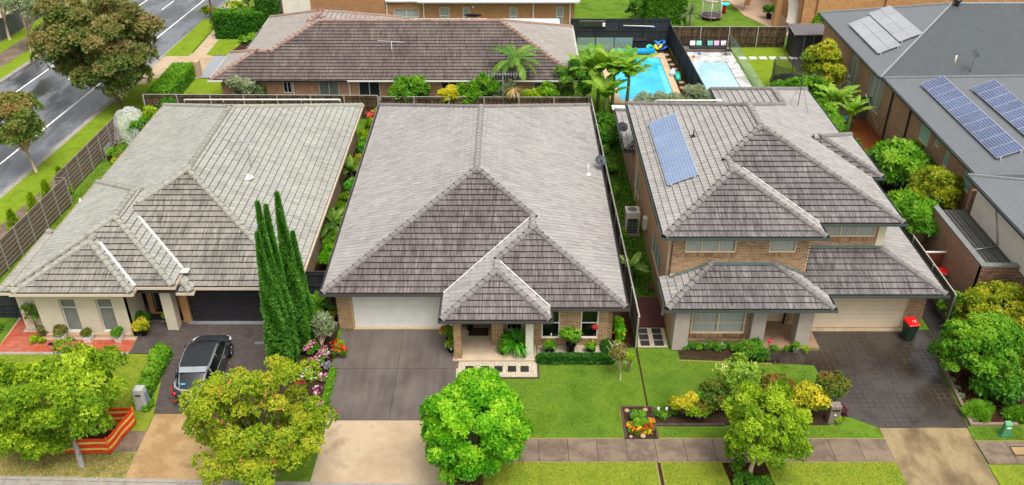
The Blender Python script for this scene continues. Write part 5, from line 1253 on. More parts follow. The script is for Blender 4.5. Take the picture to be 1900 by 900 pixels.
# street fence across the road
t = thing('street_wall', (-46, 60, 0), 'dark grey panel fence on the far side of the wet road', 'fence')
for i in range(24):
    y = 52 + i * 2.4; x0, x1 = kerbx(y) - 15.6, kerbx(y + 2.4) - 15.6
    q = MB(); q.prism([(x0 - .06, y + .02), (x0, y + .02), (x1, y + 2.38), (x1 - .06, y + 2.38)], 0, 1.8); q.build('panel', plain('fence_grey', '#55585a', .6, .3) if i == 0 else bpy.data.materials['fence_grey'], t)
t = thing('house', (-52, 78, 0), 'pale building with dark roof edge at the far left beyond the road', 'house')
wall(t, (-48.5, 84.0), (-49.8, 72.0), 0, 5, M_['render_white']); wall(t, (-49.8, 72.0), (-62, 72.5), 0, 5, M_['render_white']); hip(t, 'roof', -62, -48.2, 71.6, 86, 5, .35, [M_['metalroof'], M_['metalroof_l']])
# glass pool fence
t = thing('glass_fence', (18.9, 66, 0), 'frameless glass panel fence along the marble pool deck', 'glass fence')
M_['poolglass'] = glass_mat('pool_glass', '#b8dccc', .22, .05)
for i in range(8): y0 = 61.2 + i * 1.62; q = MB(); q.obox((18.85 + .0, y0 + .78, .66), .006, .76, .58); q.build('pane', M_['poolglass'], t)
for i in range(8):
    for dy in (.3, 1.25): q = MB(); q.obox((18.85, 61.2 + i * 1.62 + dy, .12), .03, .03, .08); q.build('spigot', M_['metal'], t)
t = thing('glass_fence', (8.2, 72.7, 0), 'glass panel fence behind the bright blue pool', 'glass fence')
for i in range(3): q = MB(); q.obox((6.3 + i * 1.6, 72.9, .7), .76, .006, .6); q.build('pane', M_['poolglass'], t)

# ------------------------------------------------------------ front trees
tree('street_tree', 'broad airy yellow-green tree in front of the cream house, orange mesh beside its trunk', 'tree', (-17.25, 25.35), (-18.0, 26.3, 2.95), (3.5, 2.5, 2.0), 70, .56, 7600, L_['lime'], .14, .062, M_['bark_grey'], .11, 6, shell=.35, low=-.7, nb=40, fork=.4)
tree('street_tree', 'tall mixed yellow and green autumn tree between the first two driveways', 'tree', (-9.35, 24.9), (-9.5, 24.5, 2.95), (3.05, 2.8, 2.85), 110, .46, 12500, L_['autumn'], .10, .065, M_['bark'], .12, 6, shell=.4, low=-.8, nb=60, fork=.3, tj=.13, jit=.5)
t2_ = [o for o in bpy.data.objects if o.get('label', '').startswith('tall mixed')][0]
foliage(t2_, 'red_leaves', (-9.4, 24.5, 3.0), (3.0, 2.7, 2.8), 90, .45, 80, L_['redleaf'], .10, .065, 3, kind='stuff')
tree('street_tree', 'dense round bright green ball-shaped tree beside the middle driveway', 'tree', (-1.75, 24.6), (-1.43, 24.75, 2.7), (2.15, 2.1, 2.2), 130, .42, 15000, L_['ball'], .125, .052, M_['bark'], .1, 6, shell=.72, low=-.97, nb=24, fork=.4)
tree('street_tree', 'small lime green street tree in a mulched bed by the footpath on the right', 'tree', (9.35, 24.75), (9.75, 25.1, 2.45), (1.85, 1.75, 1.75), 66, .40, 7600, L_['lime'], .135, .058, M_['bark_pale'], .09, 6, shell=.5, low=-.8, nb=30)
t1_ = [o for o in bpy.data.objects if o.get('label', '').startswith('broad airy')][0]
foliage(t1_, 'crown', (-19.2, 25.7, 1.9), (2.1, 1.2, 1.3), 24, .42, 2300, L_['lime'], .14, .062, 6, shell=.4, low=-.7)
foliage(t1_, 'crown', (-16.6, 26.3, 2.5), (1.3, 1.2, 1.0), 14, .4, 1300, L_['lime'], .14, .062, 6, shell=.4, low=-.7)
foliage(t1_, 'crown', (-19.0, 25.35, 1.35), (1.6, .8, .95), 18, .36, 1500, L_['lime'], .14, .062, 6, shell=.4, low=-.7)
# street trees and trees across the road
tree('street_tree', 'large rusty-brown and green autumn tree overhanging the wet road', 'tree', (-29.4, 61.6), (-29.75, 61.6, 4.6), (4.45, 4.2, 3.9), 150, .85, 15000, L_['rust'], .26, .13, M_['bark'], .2, 5, shell=.5, low=-.92, nb=40, tj=.12)
tree('street_tree', 'small rust and green tree on the verge at the left edge by the road', 'tree', (-30.63, 50.74), (-31.05, 50.7, 3.5), (1.95, 1.9, 2.15), 56, .55, 4200, L_['rustg'], .2, .1, M_['bark_pale'], .08, 5, shell=.4, low=-.8, nb=30)
tree('street_tree', 'pale-trunked gum tree on the far verge across the road', 'tree', (-41.1, 72.9), (-40.9, 73.0, 3.8), (2.1, 2.0, 1.3), 30, .6, 1500, L_['grey'], .22, .07, M_['bark_pale'], .13, 5, shell=.4, low=-.5, nb=16)
tree('street_tree', 'leafy green tree beyond the gum tree in the top left corner', 'tree', (-39.5, 82), (-38.6, 82, 3.4), (3.2, 2.5, 2.2), 40, .7, 2600, L_['dark'], .24, .12, M_['bark'], .12, 5, shell=.5, nb=14)
tree('street_tree', 'thin-trunked tree by the road at the top of the frame', 'tree', (-27.9, 81.5), (-28.3, 81.3, 6.2), (2.2, 2.0, 2.0), 30, .6, 1500, L_['rustg'], .22, .1, M_['bark'], .1, 5, nb=14)
tree('street_tree', 'dark green street tree across the road near the corner building', 'tree', (-44.5, 76), (-44.3, 76, 4.2), (1.6, 1.6, 1.6), 20, .6, 1000, L_['dark'], .22, .1, M_['bark_pale'], .1, 5, nb=10)

# ------------------------------------------------------------ five cypresses
def cypress(label, x, y, h, R, n=5200):
    t = thing('cypress', (x, y, 0), label, 'cypress tree', 'row of tall cypresses beside the brick driveway')
    z = RNG.uniform(0, 1, n) ** .85; prof = R * np.minimum(1, (.7 + 1.6 * z)) * np.clip((1 - z) * 1.3, .02, 1) ** .9
    a = RNG.uniform(0, 2 * np.pi, n); lump = 1 + .12 * np.sin(a * 3 + z * 19) + .08 * np.sin(a * 5 - z * 33)
    rr = prof * lump * (1 - .25 * RNG.uniform(0, 1, n) ** 2)
    S = np.column_stack([x + rr * np.cos(a), y + rr * np.sin(a), .25 + z * (h - .4)])
    D = unit(np.column_stack([np.cos(a) * .75, np.sin(a) * .75, np.full(n, 1.0)]) + RNG.normal(0, .18, (n, 3)))
    V = leaf_quads(S, D, .13, .05, 5, spread=.45, droop=0, jit=.2, fold=.2)
    T = np.clip(.38 + .2 * np.sin(a * 3 + z * 19) + RNG.normal(0, .15, n), 0, 1); quads_mesh('foliage', V, np.repeat(T, 5), L_['cypress'], t)
    b = MB(); pr = [(max(.02, float(R * .72 * min(1, .7 + 1.6 * k) * min(1, (1 - k) * 1.3) ** .9)), .15 + k * (h - .6)) for k in [i / 14 for i in range(15)]]
    b.lathe((x, y, 0), pr, 10); b.tube([(x, y, -.05), (x, y, .5)], .1, 6); b.build('trunk', plain('cypress_core', '#26451c', .95, .1) if 'cypress_core' not in bpy.data.materials else bpy.data.materials['cypress_core'], t)
cypress('front left cypress of the row, shortest with a broad pale tip', -10.38, 30.75, 7.8, .43)
cypress('second cypress in the row, slim with its tip at the left', -10.28, 31.15, 9.0, .38)
cypress('slim middle cypress of the row just behind the second one', -10.12, 31.6, 8.6, .38)
cypress('tallest cypress with a sharp tip over the roof of the cream house', -9.85, 32.5, 8.7, .46)
cypress('rearmost lower cypress at the right end of the row', -9.62, 33.1, 6.4, .36)

# small golden conifers by the street fence
for i, (x, y, l) in enumerate([(-28.0, 42.7, 'nearest'), (-27.75, 44.6, 'second nearest'), (-27.65, 46.2, 'third nearest'), (-27.6, 48.0, 'farthest')]):
    t = thing('conifer', (x, y, 0), l + ' small golden green conifer outside the brown street fence', 'conifer', 'small conifers along the street fence')
    n = 900; z = RNG.uniform(0, 1, n) ** 1.2; a = RNG.uniform(0, 2 * np.pi, n); rr = .42 * (1 - z) ** .8 * RNG.uniform(.75, 1.05, n) + .03
    S = np.column_stack([x + rr * np.cos(a), y + rr * np.sin(a), .1 + z * 1.75]); D = unit(np.column_stack([np.cos(a), np.sin(a), np.full(n, 1.2)]))
    quads_mesh('foliage', leaf_quads(S, D, .14, .05, 5, spread=.5, droop=0), np.repeat(RNG.uniform(.3, .95, n), 5), L_['lime'], t)
    b = MB(); b.tube([(x, y, -.02), (x, y, 1.4)], [.05, .02], 6); b.build('trunk', M_['bark'], t)

# ------------------------------------------------------------ clipped hedges
def hedge(label, x0, x1, y0, y1, h, m, dens=420, z0=0, L=.09, topm=None, cat='hedge', name='hedge', group=None):
    t = thing(name, ((x0 + x1) / 2, (y0 + y1) / 2, 0), label, cat, group); b = MB(); b.box(x0 + .08, x1 - .08, y0 + .08, y1 - .08, z0, z0 + h - .08); b.build('stem', bpy.data.materials['cypress_core'], t)
    A = [((x1 - x0) * (y1 - y0), 'T'), ((x1 - x0) * h, 'F'), ((x1 - x0) * h, 'B'), ((y1 - y0) * h, 'L'), ((y1 - y0) * h, 'R')]; S = []; D = []
    for ar, f in A:
        n = int(ar * dens); u, v = RNG.uniform(0, 1, n), RNG.uniform(0, 1, n); j = RNG.normal(0, .035, n)
        X, Y, Z = x0 + (x1 - x0) * u, y0 + (y1 - y0) * u, z0 + h * v
        if f == 'T': P, d = np.column_stack([X, y0 + (y1 - y0) * v, z0 + h + j]), (0, 0, 1)
        elif f == 'F': P, d = np.column_stack([X, y0 + j, Z]), (0, -1, .4)
        elif f == 'B': P, d = np.column_stack([X, y1 + j, Z]), (0, 1, .4)
        elif f == 'L': P, d = np.column_stack([x0 + j, Y, Z]), (-1, 0, .4)
        else: P, d = np.column_stack([x1 + j, Y, Z]), (1, 0, .4)
        S.append(P); D.append(np.tile(d, (n, 1)) + RNG.normal(0, .3, (n, 3)))
    S, D = np.vstack(S), unit(np.vstack(D)); T = np.clip(RNG.normal(.4, .15, len(S)) + np.where(S[:, 2] > z0 + h - .06, .22, 0), 0, 1)
    quads_mesh('foliage', leaf_quads(S, D, L, L * .5, 4, spread=.9), np.repeat(T, 4), m, t)
hedge('tall clipped green hedge with golden top in front of the tiled back house', -26.2, -22.0, 76.3, 77.6, 2.2, L_['dark'], 160, L=.2)
hedge('sloping clipped hedge beside the pale crossover at the top left', -27.0, -25.4, 61.5, 67.4, 1.1, L_['mid'], 200, L=.14)
hedge('low yellow-green clipped hedge just behind the back timber fence', -26.9, -21.8, 60.2, 61.0, 1.0, L_['yg'], 220, L=.14)
hedge('dark clipped hedge pillar beside the white end wall at the top', -22.5, -21.0, 77.0, 79.0, 3.4, L_['dark'], 150, L=.18)
hedge('big square clipped hedge on the lawn behind the black fence', 12.4, 16.0, 80.4, 83.5, 2.9, L_['mid'], 170, L=.18)
hedge('low dark mondo grass border along the pebble strip', 1.25, 4.6, 31.75, 32.08, .2, L_['mondo'], 2600, L=.14)
hedge('dark mondo grass border turning the corner of the brick house', 4.35, 4.68, 32.1, 33.0, .3, L_['mondo'], 2400, L=.14)
b = MB(); b.box(-25.35, -24.95, 67.1, 67.7, 0, 1.3); tag(b.build('letterbox_pillar', M_['render_sand']), 'small rendered pillar at the end of the sloping hedge', 'letterbox')
shrub('shrub', 'low mid green shrubs in the bed below the tall clipped hedge', -23.0, 75.3, (1.3, .5, .5), .4, L_['mid'], 260, .2, .1)
shrub('shrub', 'bushy olive and red shrub left of the tall clipped hedge', -26.2, 79.2, (1.6, 1.2, .9), .8, L_['photinia'], 420, .22, .1)
shrub('shrub', 'light green rounded shrub by the road at the top', -25.6, 81.6, (1.6, 1.4, 1.0), .9, L_['lime'], 420, .22, .1)
shrub('shrub', 'dark upright bush beside the light green shrub at the top', -24.0, 80.2, (.8, .8, 1.6), 1.5, L_['dark'], 320, .2, .1)
shrub('shrub', 'yellow-green bush at the foot of the thin street tree', -28.3, 82.3, (1.2, .6, .6), .5, L_['yg'], 260, .2, .1)
shrub('shrub', 'grassy green shrubs before the white end wall', -23.4, 83.5, (1.3, 1.0, .8), .6, L_['grey'], 300, .22, .1)

# ------------------------------------------------------------ shrub bed in front of the two-storey house
shrub('shrub', 'cream and green variegated shrub in the middle of the front hedge bed', 9.75, 29.2, (1.12, 1.06, 1.12), 1.44, L_['vari'], 900, .13, .06, ncl=26)
shrub('shrub', 'golden yellow shrub at the left end of the front hedge bed', 7.35, 28.35, (0.73, 0.59, 0.73), 0.71, L_['yellow'], 620, .11, .055)
shrub('shrub', 'low lime green shrub in front of the golden one at the left', 8.0, 28.0, (0.94, 0.41, 0.45), 0.44, L_['lime'], 520, .1, .05)
shrub('shrub', 'red-tipped dark shrub left of the variegated shrub', 8.55, 28.5, (1.00, 0.71, 0.85), 0.83, L_['photinia'], 900, .11, .055, ncl=22)
shrub('shrub', 'red-tipped dark shrub right of the variegated shrub', 11.3, 28.8, (0.94, 0.65, 0.94), 0.92, L_['photinia'], 800, .11, .055, ncl=22)
shrub('shrub', 'golden yellow shrub in front of the brick letterbox', 12.5, 28.2, (1.12, 0.71, 0.92), 0.92, L_['yellow'], 1000, .11, .055, ncl=24)
shrub('shrub', 'rounded dark green photinia with rusty tips beside the dark driveway', 13.65, 28.85, (0.89, 0.71, 0.94), 0.98, L_['photinia'], 900, .11, .055, ncl=22)
shrub('shrub', 'green filler shrub in the back of the front hedge bed', 10.1, 28.3, (1.30, 0.59, 0.71), 0.63, L_['mid'], 700, .11, .055)
shrub('shrub', 'mid green bush filling the left half of the front hedge bed', 8.2, 28.45, (.8, .5, .62), .6, L_['mid'], 620, .11, .055)
shrub('shrub', 'mid green bush filling the right half of the front hedge bed', 11.6, 28.35, (.9, .5, .68), .66, L_['mid'], 700, .11, .055)
shrub('shrub', 'small burgundy leaved shrub by the brick letterbox', 14.05, 28.1, (.25, .25, .35), .35, L_['burg'], 160, .1, .05)
shrub('shrub', 'small lime tuft on the driveway side of the brick letterbox', 13.85, 27.8, (.22, .2, .2), .2, L_['lime'], 150, .09, .04)
shrub('shrub', 'green groundcover with rusty edge beside the lavender stakes', 6.75, 28.2, (.65, .35, .16), .12, L_['mid'], 320, .08, .04)
shrub('shrub', 'thin rust coloured shrub beside the golden shrub', 6.85, 28.45, (.3, .25, .3), .3, L_['rust'], 130, .09, .04)
shrub('shrub', 'deep green low groundcover around the small street tree', 9.35, 24.45, (.95, .5, .22), .16, L_['dark'], 900, .09, .045)
shrub('shrub', 'olive groundcover clump behind the small street tree', 8.95, 25.2, (.4, .3, .22), .18, L_['mid'], 260, .09, .045)
shrub('shrub', 'strappy leafed green clump at the right end of the window garden', 11.15, 32.15, (.75, .5, .45), .42, L_['dark'], 420, .28, .05, spread=.9, droop=.35)
for i, x in enumerate(np.linspace(8.2, 10.5, 9)):
    shrub('bedding_plant', ORD[i] + ' bedding plant from the left under the wide front window', float(x), 32.75 + .12 * math.sin(i * 2.1), (.2, .18, .16), .15, L_['dark'] if i % 2 else L_['mid'], 110, .09, .045, cat='plant', group='bedding plants under the front window', flowers=[(F_['bluegrey'], 14, .05)] if i % 3 == 0 else None)
# flower bed by the footpath
fb = MB(); fb.box(4.77, 6.02, 26.84, 28.68, -.05, .03); fbo = thing('flower_bed', (5.4, 27.7, 0), 'square timber-edged bed of orange and yellow marigolds by the footpath', 'flower bed')
fb.build('soil', M_['soil'], fbo)
b = MB(); b.box(4.7, 4.78, 26.84, 28.76, -.05, .10); b.box(6.02, 6.1, 26.84, 28.76, -.05, .10); b.box(4.781, 6.019, 28.69, 28.77, -.05, .095); b.build('edging', M_['sleeper'], fbo)
shrub('shrub', 'soft mid green leafy plant filling the middle of the marigold bed', 5.4, 27.9, (.5, .5, .3), .28, L_['mid'], 520, .09, .045, flowers=[(F_['violet'], 8, .05)])
for i, (x, y, f) in enumerate([(4.97, 27.6, 'marigold'), (5.0, 27.25, 'marigold'), (5.25, 27.1, 'orange'), (5.5, 27.2, 'redorange'), (5.7, 27.1, 'marigold'), (5.85, 27.4, 'orange'), (5.9, 27.75, 'marigold'), (5.35, 27.35, 'yellow'), (5.65, 27.4, 'redorange')]):
    shrub('marigold', {'marigold': 'golden orange', 'orange': 'orange', 'redorange': 'deep red-orange', 'yellow': 'pure yellow'}[f] + ' marigold, ' + ORD[i] + ' in the clockwise row round the timber-edged bed', x, y, (.15, .14, .12), .12, L_['dark'], 60, .07, .03, cat='flower', group='marigolds in the flower bed', flowers=[(F_[f], 26, .06)])
for i, (x, y, r) in enumerate([(4.95, 28.5, .12), (5.75, 28.55, .12), (5.45, 26.98, .14), (4.95, 26.95, .08)]):
    q = MB(); q.lathe((x, y, .03), [(r * .8, 0), (r, r * .4), (r * .6, r * .8), (.01, r * .85)], 9); o = q.build('stone', mottled('bed_stone', ['#b08a6c', '#c8a080'], 3, 30) if i == 0 else bpy.data.materials['bed_stone']); tag(o, ['brown rock in the back left corner of the marigold bed', 'brown rock in the back right corner of the marigold bed', 'flat tan rock at the front of the marigold bed', 'small rock at the front left of the marigold bed'][i], 'rock')
for i, x in enumerate((6.25, 6.6)):
    t = thing('garden_ornament', (x, 28.25, 0), ['left slender white garden ornament beside the marigold bed', 'right white and blue garden ornament beside the marigold bed'][i], 'ornament'); q = MB(); q.tube([(x, 28.25, 0), (x + .02, 28.22, .35)], .02, 6); q.build('stem', M_['metal'], t); q = MB(); q.lathe((x, 28.25, .3), [(.02, 0), (.07, .06), (.05, .16), (.01, .2)], 8); q.build('figure', M_['white'], t)
# ------------------------------------------------------------ right hand garden
tree('garden_tree', 'big bright green bush overhanging the mulch bed at the right', 'tree', (20.9, 30.6), (20.6, 30.6, 1.75), (1.85, 1.6, 1.8), 90, .42, 9500, L_['mid'], .13, .06, M_['bark'], .08, 6, shell=.6, low=-.6, nb=20)
tree('garden_tree', 'olive-yellow bush behind the big green bush near the brick garage', 'tree', (23.0, 33.8), (22.8, 33.7, 1.7), (1.9, 1.2, 1.5), 60, .4, 5200, L_['yg'], .13, .06, M_['bark'], .08, 6, shell=.6, nb=16)
tree('garden_tree', 'yellow-green bush cut off by the right frame edge', 'tree', (23.6, 31.0), (23.4, 31.2, 1.5), (1.3, 1.3, 1.6), 46, .42, 3600, L_['yg'], .13, .06, M_['bark'], .08, 6, shell=.6, nb=14)
shrub('shrub', 'large-leafed dark green shrub low in front of the right hand bushes', 21.2, 29.1, (1.35, .8, .95), .85, L_['dark'], 900, .26, .10, k=7, ncl=30)
shrub('shrub', 'strappy light green grass clump on the corner of the mulch bed', 19.95, 28.3, (.6, .4, .3), .25, L_['mid'], 480, .3, .035, spread=.7, droop=.3)
shrub('shrub', 'strappy grass clump behind the green utility pillar', 21.8, 28.2, (.9, .35, .25), .2, L_['mid'], 480, .28, .035, spread=.7, droop=.3)
for i, (x, y) in enumerate([(19.95, 31.2), (19.85, 30.5), (19.8, 29.9), (19.75, 29.4), (19.7, 27.9)]):
    shrub('succulent', ORD[i] + ' silvery succulent from the back along the mulch bed edge', x, y, (.12, .14, .1), .08, L_['grey'], 50, .09, .035, cat='plant', group='silvery succulents on the mulch bed edge')
shrub('shrub', 'dark leafy shrub beside the dark side drive under the brick garage wall', 21.6, 35.3, (.8, .9, .7), .7, L_['mid'], 420, .15, .07)
# gap between two-storey house and the brick garage
tree('frangipani_tree', 'wide frangipani with whorls of large leaves and pink flowers', 'tree', (24.0, 48.8), (23.85, 48.7, 1.7), (1.85, 2.2, 1.35), 60, .5, 800, L_['mid'], .42, .13, M_['bark_grey'], .09, 10, shell=.7, nb=16, spread=1.15, jit=.15, droop=.12)
tree('garden_tree', 'feathery yellow-green tree beside the brown brick side wall', 'tree', (24.6, 44.6), (24.3, 44.8, 2.0), (1.7, 1.7, 1.5), 55, .45, 3300, L_['yg'], .18, .06, M_['bark'], .08, 6, shell=.5, nb=16)
tree('garden_tree', 'bright feathery green tree rising behind the lower garage roof', 'tree', (21.9, 42.2), (21.75, 41.8, 2.2), (1.25, 2.1, 1.1), 44, .45, 1500, L_['mid'], .3, .07, M_['bark'], .07, 7, shell=.5, nb=14, droop=.3)
tree('garden_tree', 'dark understorey shrub behind the frangipani', 'tree', (24.7, 46.8), (24.6, 46.4, 1.1), (.9, 1.2, .9), 26, .4, 1200, L_['dark'], .16, .07, M_['bark'], .06, 6, nb=8)
tree('garden_tree', 'round yellow-topped dark green tree before the sliding doors', 'tree', (23.4, 62.6), (23.4, 62.9, 2.4), (1.95, 1.7, 2.2), 60, .5, 3800, L_['yg'], .2, .09, M_['bark'], .1, 6, shell=.65, nb=16)
tree('garden_tree', 'leafy green shrub left of the round tree by the trampoline', 'tree', (21.0, 59.9), (20.9, 59.9, 1.8), (2.4, 1.0, 1.2), 40, .45, 2000, L_['mid'], .2, .09, M_['bark'], .08, 6, nb=12)
tree('garden_tree', 'greyish feathery tree behind the aerial of the two-storey house', 'tree', (21.3, 55.5), (21.2, 55.0, 1.8), (1.1, 2.4, 1.3), 40, .45, 1900, L_['mid'], .2, .05, M_['bark'], .08, 6, nb=12)
shrub('shrub', 'green shrub on the grass beside the wet timber deck', 22.7, 52.4, (.9, 1.4, .7), .6, L_['mid'], 420, .2, .08)
shrub('shrub', 'low green shrubs along the side lawn edge of the two-storey house', 21.4, 50.0, (.5, 1.2, .5), .4, L_['dark'], 260, .18, .08)
# ------------------------------------------------------------ bananas and palms
def banana(label, x, y, h, n=9, L=2.0, W=.5, seed=1, cat='banana plant'):
    rl = random.Random(seed); t = thing('banana_plant', (x, y, 0), label, cat); b = MB(); b.tube([(x, y, -.05), (x + .05, y, h * .5), (x, y, h * .62)], [.14, .11, .07], 8); b.build('trunk', plain('banana_stem', '#7a8a4a', .6, .3) if 'banana_stem' not in bpy.data.materials else bpy.data.materials['banana_stem'], t)
    for i in range(n):
        a = i * 2.4 + rl.uniform(-.3, .3); th0 = rl.uniform(.05, .6); l = L * rl.uniform(.75, 1.15); V = []; T = []; p = np.array([x, y, h * rl.uniform(.5, .62)]); q = th0; seg = 10; side = np.array([-math.sin(a), math.cos(a), 0]); w0 = .03; mid = rl.uniform(.3, .8)
        for s_ in range(seg):
            f = (s_ + 1) / seg; d = np.array([math.cos(a) * math.sin(q), math.sin(a) * math.sin(q), math.cos(q)]); p2 = p + d * l / seg; w1 = W * math.sin(math.pi * min(1, f * .93 + .04)) ** .6 * (1 if f > .15 else .15); dn = np.array([0, 0, -.18])
            for sg in (-1, 1):
                gap = rl.choice([0, 0, .06]) * 1.0
                V += [p, p + side * sg * w0 / 2 + dn * w0 * rl.uniform(.2, 1.4), p2 - d * gap + side * sg * w1 / 2 + dn * w1 * rl.uniform(.2, 1.4), p2]; T.append(mid + rl.uniform(-.12, .12))
            p = p2; w0 = w1; q += rl.uniform(.05, .2)
        quads_mesh('leaf', np.array(V), np.clip(np.array(T), 0, 1), L_['banana'], t)
banana('tallest banana plant left of the bright blue pool', 6.3, 60.6, 5.4, 16, 2.5, .8, 3)
banana('banana plant in the middle of the clump before the blue pool', 7.3, 60.2, 5.2, 16, 2.6, .8, 5)
banana('banana plant leaning right over the blue pool water', 8.4, 60.4, 4.8, 15, 2.5, .75, 8)
banana('lower young banana at the front of the clump near the fence end', 6.6, 58.4, 3.4, 14, 2.0, .65, 12)
banana('small banana with drooping leaves at the left of the clump', 5.3, 61.0, 5.0, 12, 2.1, .6, 17)
banana('banana plant beside the hanging chair at the right', 22.5, 57.6, 3.6, 11, 2.0, .72, 21)
banana('lower banana plant by the weathered fence and deck', 23.3, 56.4, 2.6, 9, 1.8, .6, 25)
def palm(label, x, y, h, L, nf, m, tr=.1, name='palm', lf=.35, dens=26, cat='palm', droop=1.7, seed=2, th=(.2, 1.5)):
    rl = random.Random(seed); t = thing(name, (x, y, 0), label, cat); b = MB(); b.tube([(x, y, -.05), (x + .03, y, h * .5), (x, y, h)], [tr * 1.3, tr, tr * .9], 8); b.build('trunk', M_['bark_grey'], t)
    for i in range(nf):
        a = i * 2.4; q = rl.uniform(*th); p = Vector((x, y, h)); seg = 9; V = []; T = []; l = L * rl.uniform(.8, 1.1); rib = [p.copy()]; tt = rl.uniform(.25, .75)
        for s_ in range(seg):
            d = Vector((math.cos(a) * math.sin(q), math.sin(a) * math.sin(q), math.cos(q))); p2 = p + d * l / seg; side = Vector((-math.sin(a), math.cos(a), 0)); k = int(dens / seg) + 1
            for j in range(k):
                f = (s_ + j / k) / seg; pp = p.lerp(p2, j / k); ll = lf * math.sin(math.pi * min(1, .12 + f * .85)) ** .7
                for sg in (-1, 1):
                    tip = pp + (side * sg * .8 + d * .55 + Vector((0, 0, -.35))) * ll; w = d * .022
                    V += [tuple(pp - w), tuple(pp + w), tuple(pp.lerp(tip, .6) + w * 1.2), tuple(tip)]; T.append(tt + rl.uniform(-.15, .15))
            p = p2; q += droop / seg * rl.uniform(.8, 1.2); rib.append(p.copy())
        fo = quads_mesh('frond', np.array(V), np.clip(np.array(T), 0, 1), m, t)
        rb = MB(); rb.tube(rib, [.018 - .0014 * k_ for k_ in range(len(rib))], 4); rb.build('rib', L_['palm'], fo, fix=False)
palm('tall feather palm in front of the long back roof', .2, 60.4, 3.9, 2.3, 16, L_['palm'], .11, lf=.45, dens=50, seed=4)
palm('small cycad-like palm by the yellow and red bins', -9.45, 35.0, .9, .95, 14, L_['mid'], .09, lf=.22, dens=36, droop=1.2, seed=6)
palm('spiky low palm below the red bin', -9.4, 34.0, .55, .75, 12, L_['lime'], .07, lf=.2, dens=30, droop=1.0, seed=7)
palm('small palm against the side wall in the gap between the first two houses', -10.0, 42.6, 1.1, 1.3, 12, L_['palm'], .07, lf=.3, dens=36, droop=1.2, seed=9)
palm('small palm leaning over the paling fence beside the middle house', 6.15, 37.9, 1.2, 1.0, 9, L_['palm'], .06, lf=.28, dens=30, droop=1.2, seed=10)
palm('second small palm higher in the planted gap by the middle house', -9.95, 48.8, 1.1, 1.2, 10, L_['palm'], .07, lf=.3, dens=34, droop=1.2, seed=13)
# ------------------------------------------------------------ row of shrubs behind the middle house
for a in [('rounded umbrella-leafed shrub at the left of the back garden row', -7.6, 59.9, (1.3, .7, 1.15), 1.15, 'mid', 520, .3, .11),
          ('golden variegated croton in the back garden row', -4.6, 59.6, (.85, .5, .85), 1.0, 'yellow', 360, .24, .12),
          ('dark green broad-leafed shrub right of the golden croton', -3.0, 59.8, (1.0, .6, 1.0), 1.1, 'mid', 360, .34, .12),
          ('tall light green shrub in the middle of the back row', -1.7, 60.0, (.85, .6, .9), 1.5, 'mid', 360, .3, .11),
          ('dull green shrub at the foot of the tall feather palm', -.4, 59.9, (.9, .6, .8), 1.3, 'grey', 300, .28, .08),
          ('low light green shrub right of the tall feather palm', 1.5, 59.6, (.9, .5, .6), .95, 'lime', 300, .26, .1),
          ('mid green shrub near the right end of the back row', 2.5, 59.8, (.8, .5, .8), 1.1, 'mid', 280, .26, .1),
          ('dark feathery shrub beside the banana clump', 4.4, 60.3, (1.2, .8, 1.5), 1.6, 'dark', 900, .18, .06),
          ('small lime shrub by the fence corner at the left of the back row', -9.4, 58.2, (.55, .5, .45), .6, 'lime', 170, .22, .09),
          ('grey green mallow shrub behind the cream house fence', -19.4, 60.1, (1.3, .6, 1.1), 1.25, 'grey', 700, .24, .1),
          ('rosemary-like feathery bush behind the blue pool fence', 10.3, 57.2, (2.0, .9, 1.1), 1.5, 'grey', 1300, .22, .035),
          ('grey-green rosemary bush at the end of the black fence', 12.6, 58.0, (1.5, .8, 1.05), 1.6, 'grey', 1000, .22, .035),
          ('rusty green bush next to the rear of the tiled roof', 14.6, 58.2, (1.4, .7, .8), 1.3, 'dark', 500, .2, .07),
          ('dark ivy covering the ground under the banana clump', 6.5, 56.4, (.6, 2.4, .6), .4, 'dark', 700, .2, .1)]:
    k_ = 1.3 if a[2] > 59 else 1.15
    a = (a[0], a[1], a[2], tuple(v * k_ for v in a[3]), a[4] * k_, a[5], int(a[6] * 1.6), a[7], a[8])
    shrub('shrub', a[0], a[1], a[2], a[3], a[4], L_[a[5]], a[6], a[7], a[8], k=7)
t = thing('cordyline', (-6.1, 59.4, 0), 'burgundy spiky cordyline left of the golden croton', 'plant'); strappy(t, 'leaf', -6.1, 59.4, .9, 60, .9, .09, L_['burg'], (.1, 1.5), arch=.4); b = MB(); b.tube([(-6.1, 59.4, 0), (-6.1, 59.4, .95)], .05, 6); b.build('stem', M_['bark'], t)
# dried flower head of the palm
t = thing('palm', (.2, 59.2, 0), 'short straw-coloured dried palm skirt beside the roof aerial', 'palm'); strappy(t, 'frond', .1, 59.3, 2.2, 70, .9, .05, leaf_mat('leaf_straw', ['#a88a50', '#d0b070', '#e0c890']), (1.2, 2.4), arch=.9); b = MB(); b.tube([(.1, 59.3, 0), (.1, 59.3, 2.2)], .08, 6); b.build('trunk', M_['white'], t)
